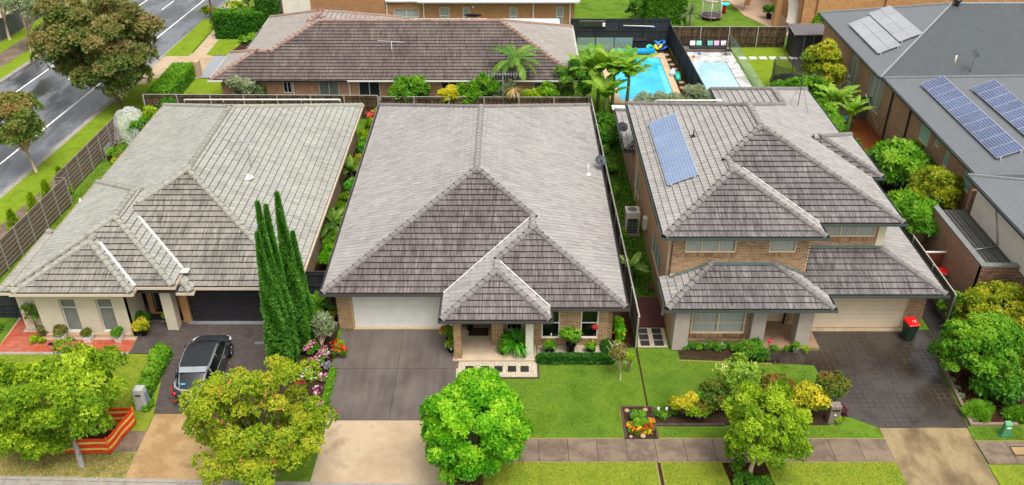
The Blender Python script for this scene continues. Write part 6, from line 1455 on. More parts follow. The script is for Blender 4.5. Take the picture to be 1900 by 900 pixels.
# plants in the gap between first two houses
for i, (y, pal, s) in enumerate([(57.4, 'redleaf', .45), (55.8, 'mid', .55), (54.2, 'lime', .5), (52.4, 'fern', .55), (50.6, 'yg', .5), (47.2, 'fern', .5), (45.4, 'lime', .5), (43.8, 'mid', .45), (41.2, 'mid', .45), (39.6, 'ball', .45)]):
    shrub('shrub', ['red-leafed shrub at the far end of the planted gap', 'leafy shrub second from the far end of the planted gap', 'bright lime shrub against the cream house side wall', 'ferny green shrub midway along the planted gap', 'yellow-green shrub midway along the planted gap', 'ferny shrub in the nearer half of the planted gap', 'lime shrub in the nearer half of the planted gap', 'mid green shrub in the nearer half of the gap', 'mid green shrub near the small palm in the gap', 'bright green shrub nearest the front in the planted gap'][i], -9.85 + .1 * (i % 2), y, (.42, .8, s), s + .35, L_[pal], 260, .2, .08, k=7)
# ivy and low growth in the gap right of the middle house
for i, (x, y) in enumerate([(6.2, 53.5), (6.4, 50.5), (6.2, 47.5), (6.15, 42.5), (6.2, 39.3)]):
    shrub('shrub', ['broad-leafed green shrub near the small tiled rear roof', 'leafy green plant beside the rear satellite dish', 'low green plant by the paling fence behind the air conditioner', 'low yellowish plant on the fence before the air conditioner', 'fern-like plant on the fence near the red deck'][i], x, y, (.3, .6, .35), .3, L_[['dark', 'dark', 'mid', 'mid', 'fern'][i]], 150, .2, .09)
# left side of first house: low planting
for i, y in enumerate(np.linspace(36.5, 53.5, 12)):
    shrub('groundcover_plant', ORD[i] + ' low straggly plant from the front inside the brown street fence', -26.0 + .25 * math.sin(i * 1.7) + .25, float(y), (.35, .7, .2), .12, L_['mid'] if i % 2 else L_['lime'], 120, .14, .05, cat='plant', group='low plants inside the street fence')
shrub('shrub', 'lemon tree half covered by white netting', -25.6, 55.4, (.95, .9, 1.0), 1.0, L_['mid'], 520, .2, .09, flowers=[(F_['marigold'], 10, .1)])
shrub('shrub', 'leafy citrus bush beside the netted tree', -24.9, 56.7, (.8, .9, 1.1), 1.1, L_['lime'], 460, .2, .09)
shrub('shrub', 'dark creeper on the corner of the back timber fence', -24.8, 58.9, (1.0, .4, .9), .9, L_['dark'], 300, .2, .09)
t = thing('garden_net', (-26.2, 55.2, 0), 'crumpled white bird net draped over the corner citrus tree', 'netting')
nt_ = NT('white_net'); nt_.fin(hx('#e8eae8'), .7, .2); tr_ = nt_.n('ShaderNodeBsdfTransparent'); mx_ = nt_.n('ShaderNodeMixShader'); f_ = nt_.noise(nt_.pos((3, 3, 1)), 2.2, 4)
nt_.l(nt_.ramp(f_, [(.35, (.12,) * 3 + (1,)), (.7, (.5,) * 3 + (1,))]), mx_.inputs[0]); nt_.l(tr_.outputs[0], mx_.inputs[1]); nt_.l(nt_.b.outputs[0], mx_.inputs[2]); nt_.l(mx_.outputs[0], nt_.o.inputs[0])
q = MB(); nu, nv = 26, 14; vs = []
for j in range(nv + 1):
    ph = (j / nv) * 1.75
    for i in range(nu):
        a = 2 * math.pi * i / nu; fold = 1 + .11 * math.sin(a * 5 + j * .5) + .07 * math.sin(a * 9 - j * .9)
        r_ = 1.18 * math.sin(min(ph, 1.57)) * fold * (1 if ph < 1.57 else 1 + (ph - 1.57) * .3); z = 2.15 * math.cos(min(ph, 1.57)) ** .8 if ph < 1.5 else .2; z = max(.05, z + .14 * math.sin(a * 3 + j)); vs.append((-26.05 + r_ * math.cos(a) - .1, 55.6 + r_ * 1.1 * math.sin(a), z + .15))
q.add(vs, [(j * nu + i, j * nu + (i + 1) % nu, (j + 1) * nu + (i + 1) % nu, (j + 1) * nu + i) for j in range(nv) for i in range(nu)], 0, True); q.build('netting', nt_.m, t, fix=False)
# plants of the bed between the two driveways
tree('garden_tree', 'small olive-leafed tree in the flower bed beside the middle driveway', 'tree', (-8.85, 32.3), (-8.8, 32.9, 1.25), (.75, .7, .75), 24, .3, 700, L_['grey'], .12, .05, M_['bark_pale'], .045, 6, shell=.4, nb=16, stems=2)
for lab, x, y, r, zc, pal, fl in [('pot-sized bush of orange-red flowers at the driveway edge', -8.05, 32.3, (.42, .4, .42), .45, 'mid', 'redorange'), ('pink and white flowering plant left of the small olive tree', -9.35, 32.4, (.36, .34, .32), .4, 'mid', 'pink'), ('flowering plant with pink blooms beside the orange-red bush', -8.7, 32.0, (.3, .3, .3), .35, 'mid', 'pink'),
        ('white and pink busy lizzie in the middle of the driveway bed', -8.95, 31.4, (.34, .3, .25), .28, 'mid', 'pink'), ('violet flowering plant on the driveway edge', -8.45, 31.3, (.2, .2, .2), .22, 'grey', 'violet'), ('mound of white flowers lower in the driveway bed', -9.2, 30.6, (.36, .3, .24), .26, 'dark', 'white'), ('pink flowering plant near the driveway edge lower down', -8.5, 30.5, (.22, .2, .2), .2, 'mid', 'pink'), ('yellow-leafed plant with red tips low in the driveway bed', -9.4, 29.8, (.3, .3, .3), .28, 'yg', 'red'), ('burgundy flowering plant next to the driveway near the autumn tree', -8.6, 29.6, (.2, .25, .2), .2, 'burg', 'pink'), ('pink flowers at the front corner of the driveway bed', -8.3, 28.8, (.15, .25, .18), .18, 'mid', 'pink')]:
    shrub('flowering_plant', lab, x, y, r, zc, L_[pal], int(420 * r[0] * r[1] / .12 * .5 + 90), .09, .045, cat='flowering plant', flowers=[(F_[fl], int(60 * r[0] / .3), .07)] + ([(F_['white'], 14, .06)] if fl == 'pink' else []))
hedge('narrow low green grass border on the bed side of the driveway', -8.25, -8.08, 28.2, 31.2, .12, L_['mid'], 2200, L=.09)
t = thing('cordyline', (-9.6, 33.4, 0), 'small purple cordyline below the bins', 'plant'); strappy(t, 'leaf', -9.6, 33.4, .35, 40, .55, .045, L_['burg'], (.2, 1.3), arch=.5)
shrub('shrub', 'wispy yellowish shrub beside the brick pier of the white garage', -8.75, 34.9, (.35, .5, .45), .5, L_['yg'], 160, .12, .03)
hedge('clipped mound hedge along the left side of the brick driveway', -16.45, -15.95, 29.3, 32.3, .5, L_['mid'], 900, L=.1)
for i, y in enumerate((29.5, 30.3, 31.2, 32.0)):
    shrub('shrub', ['nearest rounded bush along the left of the brick driveway', 'second rounded bush along the left of the brick driveway', 'third rounded bush along the left of the brick driveway', 'farthest rounded bush along the left of the brick driveway'][i], -16.2 - .03 * i, y, (.42, .48, .42), .42, L_['mid'], 420, .1, .05)
shrub('shrub', 'small green plant behind the grey letterbox', -15.75, 28.7, (.2, .4, .2), .16, L_['mid'], 140, .1, .05)
shrub('shrub', 'low lime groundcover left of the terracotta tiles', -25.6, 34.0, (.9, .8, .25), .15, L_['mid'], 420, .12, .06)
# small tree near the boundary and plants by the brick house corner
tree('garden_tree', 'thin young tree on the lawn corner beside the paling fence', 'tree', (4.9, 30.55), (4.85, 30.9, 1.25), (.5, .45, .65), 16, .26, 420, L_['rustg'], .1, .045, M_['bark_pale'], .03, 6, shell=.4, nb=12)
shrub('shrub', 'lime green clump low on the thin young tree', 5.3, 31.1, (.26, .2, .2), .9, L_['lime'], 160, .09, .045)
shrub('shrub', 'leafy green shrub at the right corner of the brick house', 5.1, 33.6, (.32, .5, .55), .6, L_['ball'], 240, .16, .09, flowers=[(F_['yellow'], 8, .12)])
shrub('shrub', 'white and yellow flowering plants by the right corner of the brick house', 4.95, 32.6, (.25, .3, .3), .3, L_['yg'], 180, .09, .045, flowers=[(F_['white'], 22, .06)])
# grass as short blades on the near lawns
for nm, poly, z, n, L, W, mm, lb in [
    ('grass', [(-2.5, 26.9), (5.84, 26.9), (5.84, 31.7), (1.3, 31.7), (1.3, 30.6), (-2.5, 30.6)], .004, 16000, .035, .03, 'blade', 'short green lawn grass before the middle brick house'),
    ('grass', [(5.95, 28.75), (13.9, 28.75), (13.85, 31.4), (12.0, 31.6), (7.6, 32.4), (5.95, 32.7)], .004, 11000, .035, .03, 'blade', 'short green lawn grass before the two-storey house'),
    ('grass', [(6.1, 26.9), (15.4, 26.9), (13.6, 27.55), (6.1, 27.55)], .004, 3600, .03, .03, 'blade', 'grass strip between hedge bed and footpath'),
    ('grass', [(-2.5, 24.0), (5.8, 24.0), (5.8, 25.55), (-2.5, 25.55)], .004, 8000, .04, .03, 'blade_v', 'yellowish verge grass in front of the middle house'),
    ('grass', [(6.0, 24.0), (8.5, 24.0), (8.4, 25.55), (6.0, 25.55)], .004, 3000, .04, .03, 'blade_v', 'yellowish verge grass left of the small street tree'),
    ('grass', [(10.5, 23.8), (15.5, 23.8), (15.45, 25.55), (10.3, 25.55)], .004, 5500, .04, .03, 'blade_v', 'yellowish verge grass right of the small street tree'),
    ('grass', [(-24, 24.9), (-15.4, 24.8), (-15.4, 26.1), (-24, 26.1)], .005, 8000, .05, .04, 'blade_d', 'dry straw-coloured verge grass along the left kerb'),
    ('grass', [(-26, 26.2), (-16.1, 27.4), (-15.6, 28.4), (-16.4, 32.3), (-26, 32.3)], .001, 18000, .04, .03, 'blade_v', 'lawn grass in front of the cream house'),
    ('grass', [(19.2, 26.75), (26, 26.75), (26, 27.55), (19.3, 27.55)], .004, 2600, .035, .03, 'blade', 'grass strip around the green utility pillar'),
    ('grass', [(19.3, 24.0), (26, 24.0), (26, 25.4), (19.3, 25.4)], .004, 3500, .04, .03, 'blade_v', 'verge grass at the bottom right corner'),
    ('grass', [(6.0, 37.0), (7.4, 37.0), (7.4, 58.5), (5.8, 58.5)], .004, 9000, .10, .05, 'mondo', 'lush dark green grass in the side gap of the two-storey house'),
    ('grass', [(-26.9, 36), (-24.4, 36), (-24.2, 57), (-26.9, 57)], .01, 6000, .07, .04, 'blade', 'rough grass between street fence and cream house')]:
    scatter_quads(n, poly, z, L, W, L_[mm], nm, label=lb, cat='grass')
# bark chips on the mulch
scatter_quads(2600, [(19.8, 31.2), (19.5, 28.6), (21.5, 28.6), (21.5, 31.3)], .01, .05, .03, leaf_mat('bark_chip', ['#3a2418', '#5c3826', '#7a5238', '#9a7658'], 0, .9, .1), 'bark_chips', label='brown bark chips covering the mulch bed at the right', cat='mulch')
# fallen leaves
scatter_quads(260, [(-24, 24.4), (-15.3, 24.4), (-15.3, 26), (-24, 26)], .03, .06, .05, leaf_mat('fallen_leaf', ['#8a4a20', '#c88a3a', '#d8b060'], 0, .8, .2), 'fallen_leaves', label='fallen brown leaves on the left verge', cat='leaves', tilt=2.0)

# ------------------------------------------------------------ car
def make_car(cx, cy, ang):
    t = thing('parked_car', (cx, cy, 0), 'dark grey hatchback parked on the brick driveway, its tail to the street', 'car')
    P = NT('car_paint'); fl = P.noise(P.pos(), 400, 2); P.fin(P.ramp(fl, [(.3, '#36383c'), (.7, '#44464b')]), .35, .5, .4); P.b.inputs['Coat Weight'].default_value = .35; P.b.inputs['Coat Roughness'].default_value = .06
    paint = P.m; glassd = plain('car_glass', '#141a1a', .06, .9, var=.02); rub = plain('tyre_rubber', '#17171a', .8, .2); alloy = plain('alloy_rim', '#8c9094', .3, .6, .7); silver = plain('silver_trim', '#b4b9bd', .2, .7, .6, var=.03)
    redl = plain('tail_light_red', '#b4160e', .15, .7, var=.05); lampw = plain('lamp_clear', '#c9cdd0', .12, .8, var=.03); roofm = plain('roof_panel_gloss', '#26282c', .35, .35, 0, var=.1)
    X = Matrix.Translation((cx, cy, 0)) @ Matrix.Rotation(ang, 4, 'Z')
    def put(mb, name, m, par, **k): mb.v = [tuple(X @ Vector(v)) for v in mb.v]; o = mb.build(name, m, par, **k); return o
    st = [(-2.17, .50, .34, .60, .64), (-2.14, .62, .30, .74, .80), (-2.02, .76, .25, .86, .92), (-1.75, .86, .21, .93, .97), (-1.3, .885, .18, .95, .96), (-.5, .89, .17, .93, .94), (.3, .89, .17, .90, .91), (.9, .885, .18, .87, .92), (1.3, .875, .2, .82, .92), (1.7, .85, .22, .76, .86), (1.95, .79, .25, .68, .77), (2.1, .69, .3, .6, .66), (2.17, .56, .36, .52, .56)]
    R = []
    for y, w, zb, bl, dk in st:
        h = [(0, zb), (w * .86, zb), (w * .985, zb + .1), (w, (zb + bl) / 2), (w * .995, bl - .06), (w * .955, bl), (w * .80, dk - .005), (w * .4, dk + .012), (0, dk + .018)]
        R.append([(x, y, z) for x, z in h] + [(-x, y, z) for x, z in reversed(h[1:-1])])
    b = MB(); n = len(R[0]); V = [v for r in R for v in r]
    b.add(V, [(i * n + k, i * n + (k + 1) % n, (i + 1) * n + (k + 1) % n, (i + 1) * n + k) for i in range(len(R) - 1) for k in range(n)] + [tuple(range(n)), tuple(reversed(range((len(R) - 1) * n, len(R) * n)))], 0, True)
    body = put(b, 'body', paint, t); sm = body.modifiers.new('s', 'SUBSURF'); sm.levels = sm.render_levels = 1
    # cabin: station y, half width at belt, half width at roof, roof z
    cs = [(-2.04, .50, .44, .95, .97), (-1.72, .69, .50, .96, 1.16), (-1.2, .80, .57, .95, 1.405), (-.9, .835, .63, .94, 1.47), (-.2, .845, .64, .93, 1.50), (.3, .84, .63, .91, 1.48), (.62, .82, .60, .90, 1.40), (.98, .79, .60, .90, 1.16), (1.3, .74, .60, .91, .94)]
    def cab(y, wb, wt, zb, zt): return [(wb, y, zb - .03), (wt + .06, y, zt - .10 if zt - zb > .2 else zt - .02), (wt, y, zt - .025), (wt * .55, y, zt + .012), (0, y, zt + .02), (-wt * .55, y, zt + .012), (-wt, y, zt - .025), (-wt - .06, y, zt - .10 if zt - zb > .2 else zt - .02), (-wb, y, zb - .03)]
    C_ = [cab(*c) for c in cs]; nn = 9; V = [v for r in C_ for v in r]
    def faces(i0, i1, k0, k1): return [(i * nn + k, i * nn + k + 1, (i + 1) * nn + k + 1, (i + 1) * nn + k) for i in range(i0, i1) for k in range(k0, k1)]
    q = MB(); q.add(V, faces(0, 8, 0, 1) + faces(0, 8, 7, 8), 0, True); put(q, 'side_window', glassd, t)
    q = MB(); q.add(V, faces(2, 6, 2, 6), 0, True); put(q, 'roof_panel', roofm, t)
    q = MB(); q.add(V, faces(6, 8, 1, 7) + faces(5, 6, 0, 0), 0, True); put(q, 'windscreen', glassd, t)
    q = MB(); q.add(V, faces(0, 2, 1, 7), 0, True); put(q, 'rear_window', glassd, t)
    q = MB(); q.add(V, faces(2, 6, 1, 2) + faces(2, 6, 6, 7), 0, True); put(q, 'roof_rail', silver, t)
    # silver arcs along the roof edge and belt line, pillars
    for s in (1, -1):
        q = MB(); q.tube([(s * (wt + .015), y, zt - .02) for y, wb, wt, zb, zt in cs], .013, 5); put(q, 'roof_rail', silver, t)
        q = MB(); q.tube([(s * (wb + .012), y, zb - .015) for y, wb, wt, zb, zt in cs[1:8]], .014, 5); put(q, 'window_trim', silver, t)
        q = MB(); q.tube([(s * .835, -.25, .92), (s * .715, -.22, 1.40)], .03, 5); put(q, 'pillar', paint, t); q = MB(); q.tube([(s * .80, -1.25, .93), (s * .69, -1.2, 1.36)], .07, 5); put(q, 'pillar', paint, t)
        q = MB(); q.obox((s * .93, .92, .99), .09, .05, .065); put(q, 'mirror', paint, t, bevel=.03)
        for y_ in (-.75, .25): q = MB(); q.obox((s * .90, y_, .80), .015, .10, .018); put(q, 'door_handle', silver, t)
        # tail light wraps round the corner
        q = MB(); pts = [(s * .60, -2.12, .84), (s * .78, -2.06, .83), (s * .875, -1.86, .88), (s * .86, -1.62, .95)]; lo = [(s * .62, -2.15, .73), (s * .80, -2.08, .70), (s * .90, -1.87, .76), (s * .885, -1.72, .86)]
        q.add(pts + lo, [(0, 1, 5, 4), (1, 2, 6, 5), (2, 3, 7, 6)], 0, True); o = put(q, 'tail_light', redl, t, fix=False); m_ = o.modifiers.new('s', 'SOLIDIFY'); m_.thickness = .05; m_.offset = 0
        q = MB(); q.obox((s * .72, -2.13, .42), .09, .02, .03); put(q, 'reflector', redl, t)
        q = MB(); pts = [(s * .45, 2.13, .60), (s * .66, 2.06, .63), (s * .80, 1.86, .70), (s * .83, 1.6, .78)]; lo = [(s * .48, 2.17, .5), (s * .70, 2.1, .52), (s * .84, 1.9, .56), (s * .87, 1.66, .68)]
        q.add(pts + lo, [(0, 1, 5, 4), (1, 2, 6, 5), (2, 3, 7, 6)], 0, True); o = put(q, 'headlight', lampw, t, fix=False); m_ = o.modifiers.new('s', 'SOLIDIFY'); m_.thickness = .05; m_.offset = 0
        for y_ in (-1.32, 1.34):
            def disc(prof, name, m, par):
                q = MB(); vs = []; N = 20
                for r, x in prof:
                    for k in range(N): a = 2 * math.pi * k / N; vs.append((s * x, y_ + r * math.cos(a), .32 + r * math.sin(a)))
                q.add(vs, [(i * N + k, i * N + (k + 1) % N, (i + 1) * N + (k + 1) % N, (i + 1) * N + k) for i in range(len(prof) - 1) for k in range(N)] + [tuple(range((len(prof) - 1) * N, len(prof) * N))], 0, True); return put(q, name, m, par)
            w_ = disc([(.2, .70), (.32, .70), (.325, .74), (.325, .86), (.30, .905), (.22, .905)], 'wheel', rub, t)
            disc([(.22, .88), (.215, .91), (.19, .90)], 'rim', alloy, w_)
            for k in range(5):
                q = MB(); a = 2 * math.pi * k / 5; q.tube([(s * .912, y_, .32), (s * .912, y_ + .2 * math.cos(a), .32 + .2 * math.sin(a))], [.03, .025], 5); put(q, 'spoke', alloy, w_)
    q = MB(); q.add([(-.60, -1.12, 1.45), (.60, -1.12, 1.45), (.57, -1.42, 1.385), (-.57, -1.42, 1.385), (-.60, -1.10, 1.40), (.60, -1.10, 1.40), (.57, -1.40, 1.34), (-.57, -1.40, 1.34)], [(0, 1, 2, 3), (4, 5, 6, 7), (0, 1, 5, 4), (1, 2, 6, 5), (2, 3, 7, 6), (3, 0, 4, 7)]); put(q, 'spoiler', silver, t, bevel=.012)
    q = MB(); arc = [(-.72, -1.66, 1.08), (-.66, -1.9, .98), (-.45, -2.05, .93), (0, -2.1, .92), (.45, -2.05, .93), (.66, -1.9, .98), (.72, -1.66, 1.08)]; q.tube(arc, .055, 6); put(q, 'tailgate_trim', silver, t)
    q = MB(); q.tube([(-.55, -2.15, .70), (0, -2.18, .685), (.55, -2.15, .70)], .025, 6); put(q, 'tailgate_trim', silver, t)
    q = MB(); q.obox((0, -2.175, .50), .19, .012, .055); pl = put(q, 'number_plate', plain('plate_white', '#e4e4e0', .5, .3, var=.02), t)
    q = MB(); q.obox((0, -2.19, .50), .15, .002, .022); put(q, 'lettering', plain('plate_letter', '#4c5058', .5), pl)
    q = MB(); vs = [(.07 * math.cos(a), -2.165, .79 + .04 * math.sin(a)) for a in [k * math.pi / 8 for k in range(16)]]; q.tube(vs + [vs[0]], .009, 5); q.tube([(-.03, -2.17, .77), (.03, -2.17, .81)], .008, 4); put(q, 'badge', silver, t)
    q = MB(); q.tube([(0, -1.15, 1.48), (0, -1.24, 1.58)], [.018, .005], 6); put(q, 'aerial', rub, t)
    q = MB(); q.tube([(-.1, -1.97, 1.0), (.35, -1.9, 1.03)], .01, 5); put(q, 'wiper', rub, t)
    q = MB(); q.tube([(-.5, 1.12, 1.1), (.1, 1.22, 1.02)], .01, 5); q.tube([(.1, 1.14, 1.1), (.6, 1.22, 1.0)], .01, 5); put(q, 'wiper', rub, t)
    q = MB(); q.obox((-.3, -1.86, 1.105), .09, .04, .055, 0, 0, Matrix.Rotation(.9, 4, 'X')); put(q, 'window_sticker', plain('sticker_blue', '#3aa4c8', .4), t)
    return t
make_car(-13.92, 30.9, math.radians(2.5))

# ------------------------------------------------------------ bins
def bin_(label, x, y, ang, bodyc, lidc, h=1.0, group=None):
    t = thing('wheelie_bin', (x, y, 0), label, 'bin', group); b = MB(); k = .24
    V = [Matrix.Rotation(ang, 3, 'Z') @ Vector(v) + Vector((x, y, 0)) for v in [(-k * .8, -k * .8, .05), (k * .8, -k * .8, .05), (k * .8, k * .9, .05), (-k * .8, k * .9, .05), (-k * 1.1, -k * 1.2, h), (k * 1.1, -k * 1.2, h), (k * 1.1, k * 1.25, h), (-k * 1.1, k * 1.25, h)]]
    b.add(V, [(0, 3, 2, 1), (4, 5, 6, 7), (0, 1, 5, 4), (1, 2, 6, 5), (2, 3, 7, 6), (3, 0, 4, 7)]); b.build('bin_body', bodyc, t, bevel=.02)
    R_ = Matrix.Rotation(ang, 3, 'Z'); w = lambda v: R_ @ Vector(v) + Vector((x, y, 0))
    b = MB(); V = [w(v) for v in [(-k * 1.2, -k * 1.45, h), (k * 1.2, -k * 1.45, h), (k * 1.2, k * 1.4, h + .01), (-k * 1.2, k * 1.4, h + .01), (-k * 1.0, -k * 1.2, h + .05), (k * 1.0, -k * 1.2, h + .05), (k * 1.0, k * 1.2, h + .1), (-k * 1.0, k * 1.2, h + .1)]]
    b.add(V, [(0, 3, 2, 1), (4, 5, 6, 7), (0, 1, 5, 4), (1, 2, 6, 5), (2, 3, 7, 6), (3, 0, 4, 7)]); b.build('lid', lidc, t, bevel=.015)
    b = MB(); b.tube([w((-k, k * 1.5, h)), w((k, k * 1.5, h))], .018, 6); b.build('handle', bodyc, t)
    for s in (-1, 1): b = MB(); b.tube([w((s * .22, .25, .1)), w((s * .27, .25, .1))], .1, 10); b.build('wheel', M_['black_pl'], t)
    return t
gbin = plain('bin_dark_green', '#20382c', .5, .3); red = plain('lid_red', '#d01818', .35, .4, var=.05); ylw = plain('lid_yellow', '#e8b010', .35, .4, var=.05)
tb = bin_('dark green wheelie bin with bright red lid at the end of the beige garage', 18.95, 33.55, .15, gbin, red)
def textobj(s, size, M, m, parent, name='lettering', ext=.002):
    c = bpy.data.curves.new(name, 'FONT'); c.body = s; c.size = size; c.extrude = ext; c.align_x = 'CENTER'; c.align_y = 'CENTER'
    o = bpy.data.objects.new(name, c); dg = None; COL.objects.link(o); bpy.context.view_layer.update()
    me = bpy.data.meshes.new_from_object(o.evaluated_get(bpy.context.evaluated_depsgraph_get())); bpy.data.objects.remove(o); me.materials.clear(); me.materials.append(m)
    o2 = bpy.data.objects.new(name, me); COL.objects.link(o2); attach(o2, parent); o2.matrix_basis = M; return o2
textobj('12', .22, Matrix.Translation((19.02, 33.5, 1.085)) @ Matrix.Rotation(-.3, 4, 'Z') @ Matrix.Rotation(.08, 4, 'X'), M_['white'], tb)
bin_('yellow-lidded recycling bin behind the small palm by the side fence', -9.95, 35.35, .1, gbin, ylw)
bin_('red-lidded bin in front of the yellow-lidded one beside the cypresses', -9.95, 34.55, .1, gbin, red)
bin_('grey bin with red lid leaning by the timber gate and brick garage', 22.1, 37.9, 1.3, plain('bin_grey', '#7a7e80', .5), red)
t = thing('plant_pot', (-10.05, 33.6, 0), 'terracotta pot beside the cypress row', 'pot'); b = MB(); b.lathe((-10.05, 33.6, 0), [(.18, 0), (.26, .4), (.28, .42), (.24, .42), (.2, .35)], 12); b.build('pot', plain('terracotta', '#b4502c', .8), t)

# ------------------------------------------------------------ letterboxes, utility pillar, barrier
t = thing('letterbox', (-15.95, 28.8, 0), 'grey concrete letterbox pillar at the corner of the brick driveway', 'letterbox')
b = MB(); V = [(-16.25, 28.55, 0), (-15.75, 28.55, 0), (-15.68, 28.95, 0), (-16.2, 28.95, 0), (-16.2, 28.6, 1.1), (-15.8, 28.6, 1.1), (-15.74, 28.92, 1.16), (-16.14, 28.92, 1.16)]
b.add(V, [(0, 3, 2, 1), (4, 5, 6, 7), (0, 1, 5, 4), (1, 2, 6, 5), (2, 3, 7, 6), (3, 0, 4, 7)]); b.build('pillar', plain('concrete_grey', '#a9a9a6', .8, .2), t, bevel=.02)
b = MB(); b.obox((-15.72, 28.76, .62), .012, .1, .3); b.build('niche', plain('niche_blue_grey', '#7c8c9c', .6), t); b = MB(); b.box(-16.12, -15.88, 28.565, 28.60, .8, .86); b.build('slot', M_['black_pl'], t)
t = thing('letterbox', (13.65, 27.85, 0), 'mauve-brown rendered letterbox pillar beside the dark driveway', 'letterbox')
b = MB(); b.box(13.4, 13.85, 27.75, 28.1, 0, .95); b.build('pillar', mottled('letterbox_brown', ['#83756c', '#94857b'], 3, 40), t, bevel=.015)
b = MB(); b.box(13.46, 13.79, 27.725, 27.748, .72, .80); b.build('slot', M_['dkmetal'], t); b = MB(); b.lathe((13.62, 27.8, .955), [(.07, 0), (.06, .02), (.02, .025)], 12); b.build('lamp', M_['metal'], t)
b = MB(); b.tube([(13.62, 27.74, .5), (13.62, 27.72, .5)], .05, 10); b.build('number_disc', M_['white'], t)
t = thing('utility_pillar', (20.6, 27.1, 0), 'small green utility pillar on the grass by the footpath', 'utility box')
b = MB(); V = [(20.4, 26.98, 0), (20.78, 26.98, 0), (20.78, 27.25, 0), (20.4, 27.25, 0), (20.44, 27.0, .62), (20.74, 27.0, .62), (20.72, 27.2, .72), (20.46, 27.2, .72)]; b.add(V, [(0, 3, 2, 1), (4, 5, 6, 7), (0, 1, 5, 4), (1, 2, 6, 5), (2, 3, 7, 6), (3, 0, 4, 7)])
b.build('casing', plain('utility_green', '#4a8a5c', .45, .4, var=.05), t, bevel=.02); b = MB(); b.box(20.5, 20.68, 26.965, 26.985, .45, .52); b.build('label_plate', M_['white'], t); b = MB(); b.box(20.36, 20.82, 26.94, 27.29, 0, .05); b.build('base', plain('utility_base', '#3a6a48', .6), t)
t = thing('manhole_cover', (20.85, 26.15, 0), 'rectangular tan service pit cover set in the footpath', 'pit cover'); b = MB(); b.box(20.45, 21.6, 25.9, 26.42, .0, .032); b.build('frame', M_['joint1'], t); b = MB(); b.box(20.5, 21.55, 25.95, 26.37, .0, .038); b.build('lid', plain('pit_lid', '#9c7f5a', .8), t)
t = thing('post', (9.05, 25.5, 0), 'short dark green post with pale top by the small street tree', 'post'); b = MB(); b.lathe((9.05, 25.5, 0), [(.09, 0), (.09, .35), (.07, .42)], 10); b.build('post', plain('dark_green', '#1f3a2c', .5), t); b = MB(); b.lathe((9.05, 25.5, .42), [(.06, 0), (.05, .05), (.01, .06)], 10); b.build('cap', M_['metal'], t)
# safety mesh round the trench
t = thing('safety_barrier', (-17.4, 26.8, 0), 'orange and yellow striped mesh barrier around the dug-up verge', 'barrier')
orange = plain('mesh_orange', '#d8441c', .7, .2, var=.12, sc=8); yel = plain('mesh_yellow', '#d8c068', .7, .2, var=.1, sc=8)
cr = [(-18.9, 26.05), (-16.35, 25.95), (-15.95, 27.75), (-17.9, 27.85)]
bands = [(.08, .26, 0), (.26, .38, 1), (.38, .60, 0), (.60, .72, 1), (.72, .90, 0)]
for a, c in zip(cr[:-1], cr[1:]):
    N = 14
    for z0, z1, mi in bands:
        q = MB(); vs = []
        for i in range(N + 1):
            f = i / N; sag = -.05 * math.sin(math.pi * f) ; x, y = a[0] + (c[0] - a[0]) * f, a[1] + (c[1] - a[1]) * f; lean = .03 * math.sin(f * 9)
            vs += [(x + lean, y + lean, z0 + sag * z0), (x + lean * .5, y + lean * .5, z1 + sag * z1)]
        q.add(vs, [(2 * i, 2 * i + 2, 2 * i + 3, 2 * i + 1) for i in range(N)]); o = q.build('mesh_band', (orange, yel)[mi], t, fix=False); m_ = o.modifiers.new('s', 'SOLIDIFY'); m_.thickness = .008
for i, c in enumerate(cr): q = MB(); q.tube([(c[0], c[1], -.02), (c[0] + .02, c[1], 1.0)], .022, 6); q.build('stake', plain('stake_orange', '#e06818', .6) if i == 0 else bpy.data.materials['stake_orange'], t)
q = MB(); q.tube([(-17.4, 27.0, .35), (-16.1, 27.05, .38)], .02, 6); q.build('rail', bpy.data.materials['stake_orange'], t)

# ------------------------------------------------------------ things on roofs and walls
def dish(label, x, y, z, zb, r, m, face=(0.3, -.6)):
    t = thing('satellite_dish', (x, y, zb), label, 'satellite dish'); d = Vector((face[0], face[1], .75)).normalized()
    u = d.cross(Vector((0, 0, 1))).normalized(); v = d.cross(u); c = Vector((x, y, z)); b = MB(); vs = []; N = 18
    for rr, dd in ((0, 0), (.5, .03), (.85, .09), (1.0, .13)):
        for k in range(N): a = 2 * math.pi * k / N; vs.append(c + (u * math.cos(a) + v * math.sin(a) * .9) * r * rr + d * dd * r)
    b.add(vs, [(i * N + k, i * N + (k + 1) % N, (i + 1) * N + (k + 1) % N, (i + 1) * N + k) for i in range(3) for k in range(N)], 0, True); o = b.build('dish', m, t); s_ = o.modifiers.new('s', 'SOLIDIFY'); s_.thickness = .012
    b = MB(); b.tube([(x, y + .05, zb), (x, y + .05, z - .02)], .025, 6); b.build('mast', M_['metal'], t); b = MB(); b.tube([c - v * -r * .8, c + d * r * .9], .012, 5); b.build('arm', M_['dkmetal'], t); b = MB(); b.tube([c + d * r * .85, c + d * r * 1.05], .035, 6); b.build('receiver', M_['metal'], t)
dd = plain('dish_dark', '#3a4148', .5, .4, var=.05)
dish('dark satellite dish on the right eave of the middle house', 5.15, 46.2, 3.15, 2.45, .36, dd)
dish('dark satellite dish above the small rear roof of the two-storey house', 6.85, 50.3, 3.4, 2.45, .36, dd)
dish('dark satellite dish standing on the dark grey hip roof', 31.2, 57.2, 5.6, 4.25, .33, dd)
dish('dark satellite dish on the ridge of the long back house', -3.0, 66.9, 5.05, 4.6, .7, dd, (0, .4))
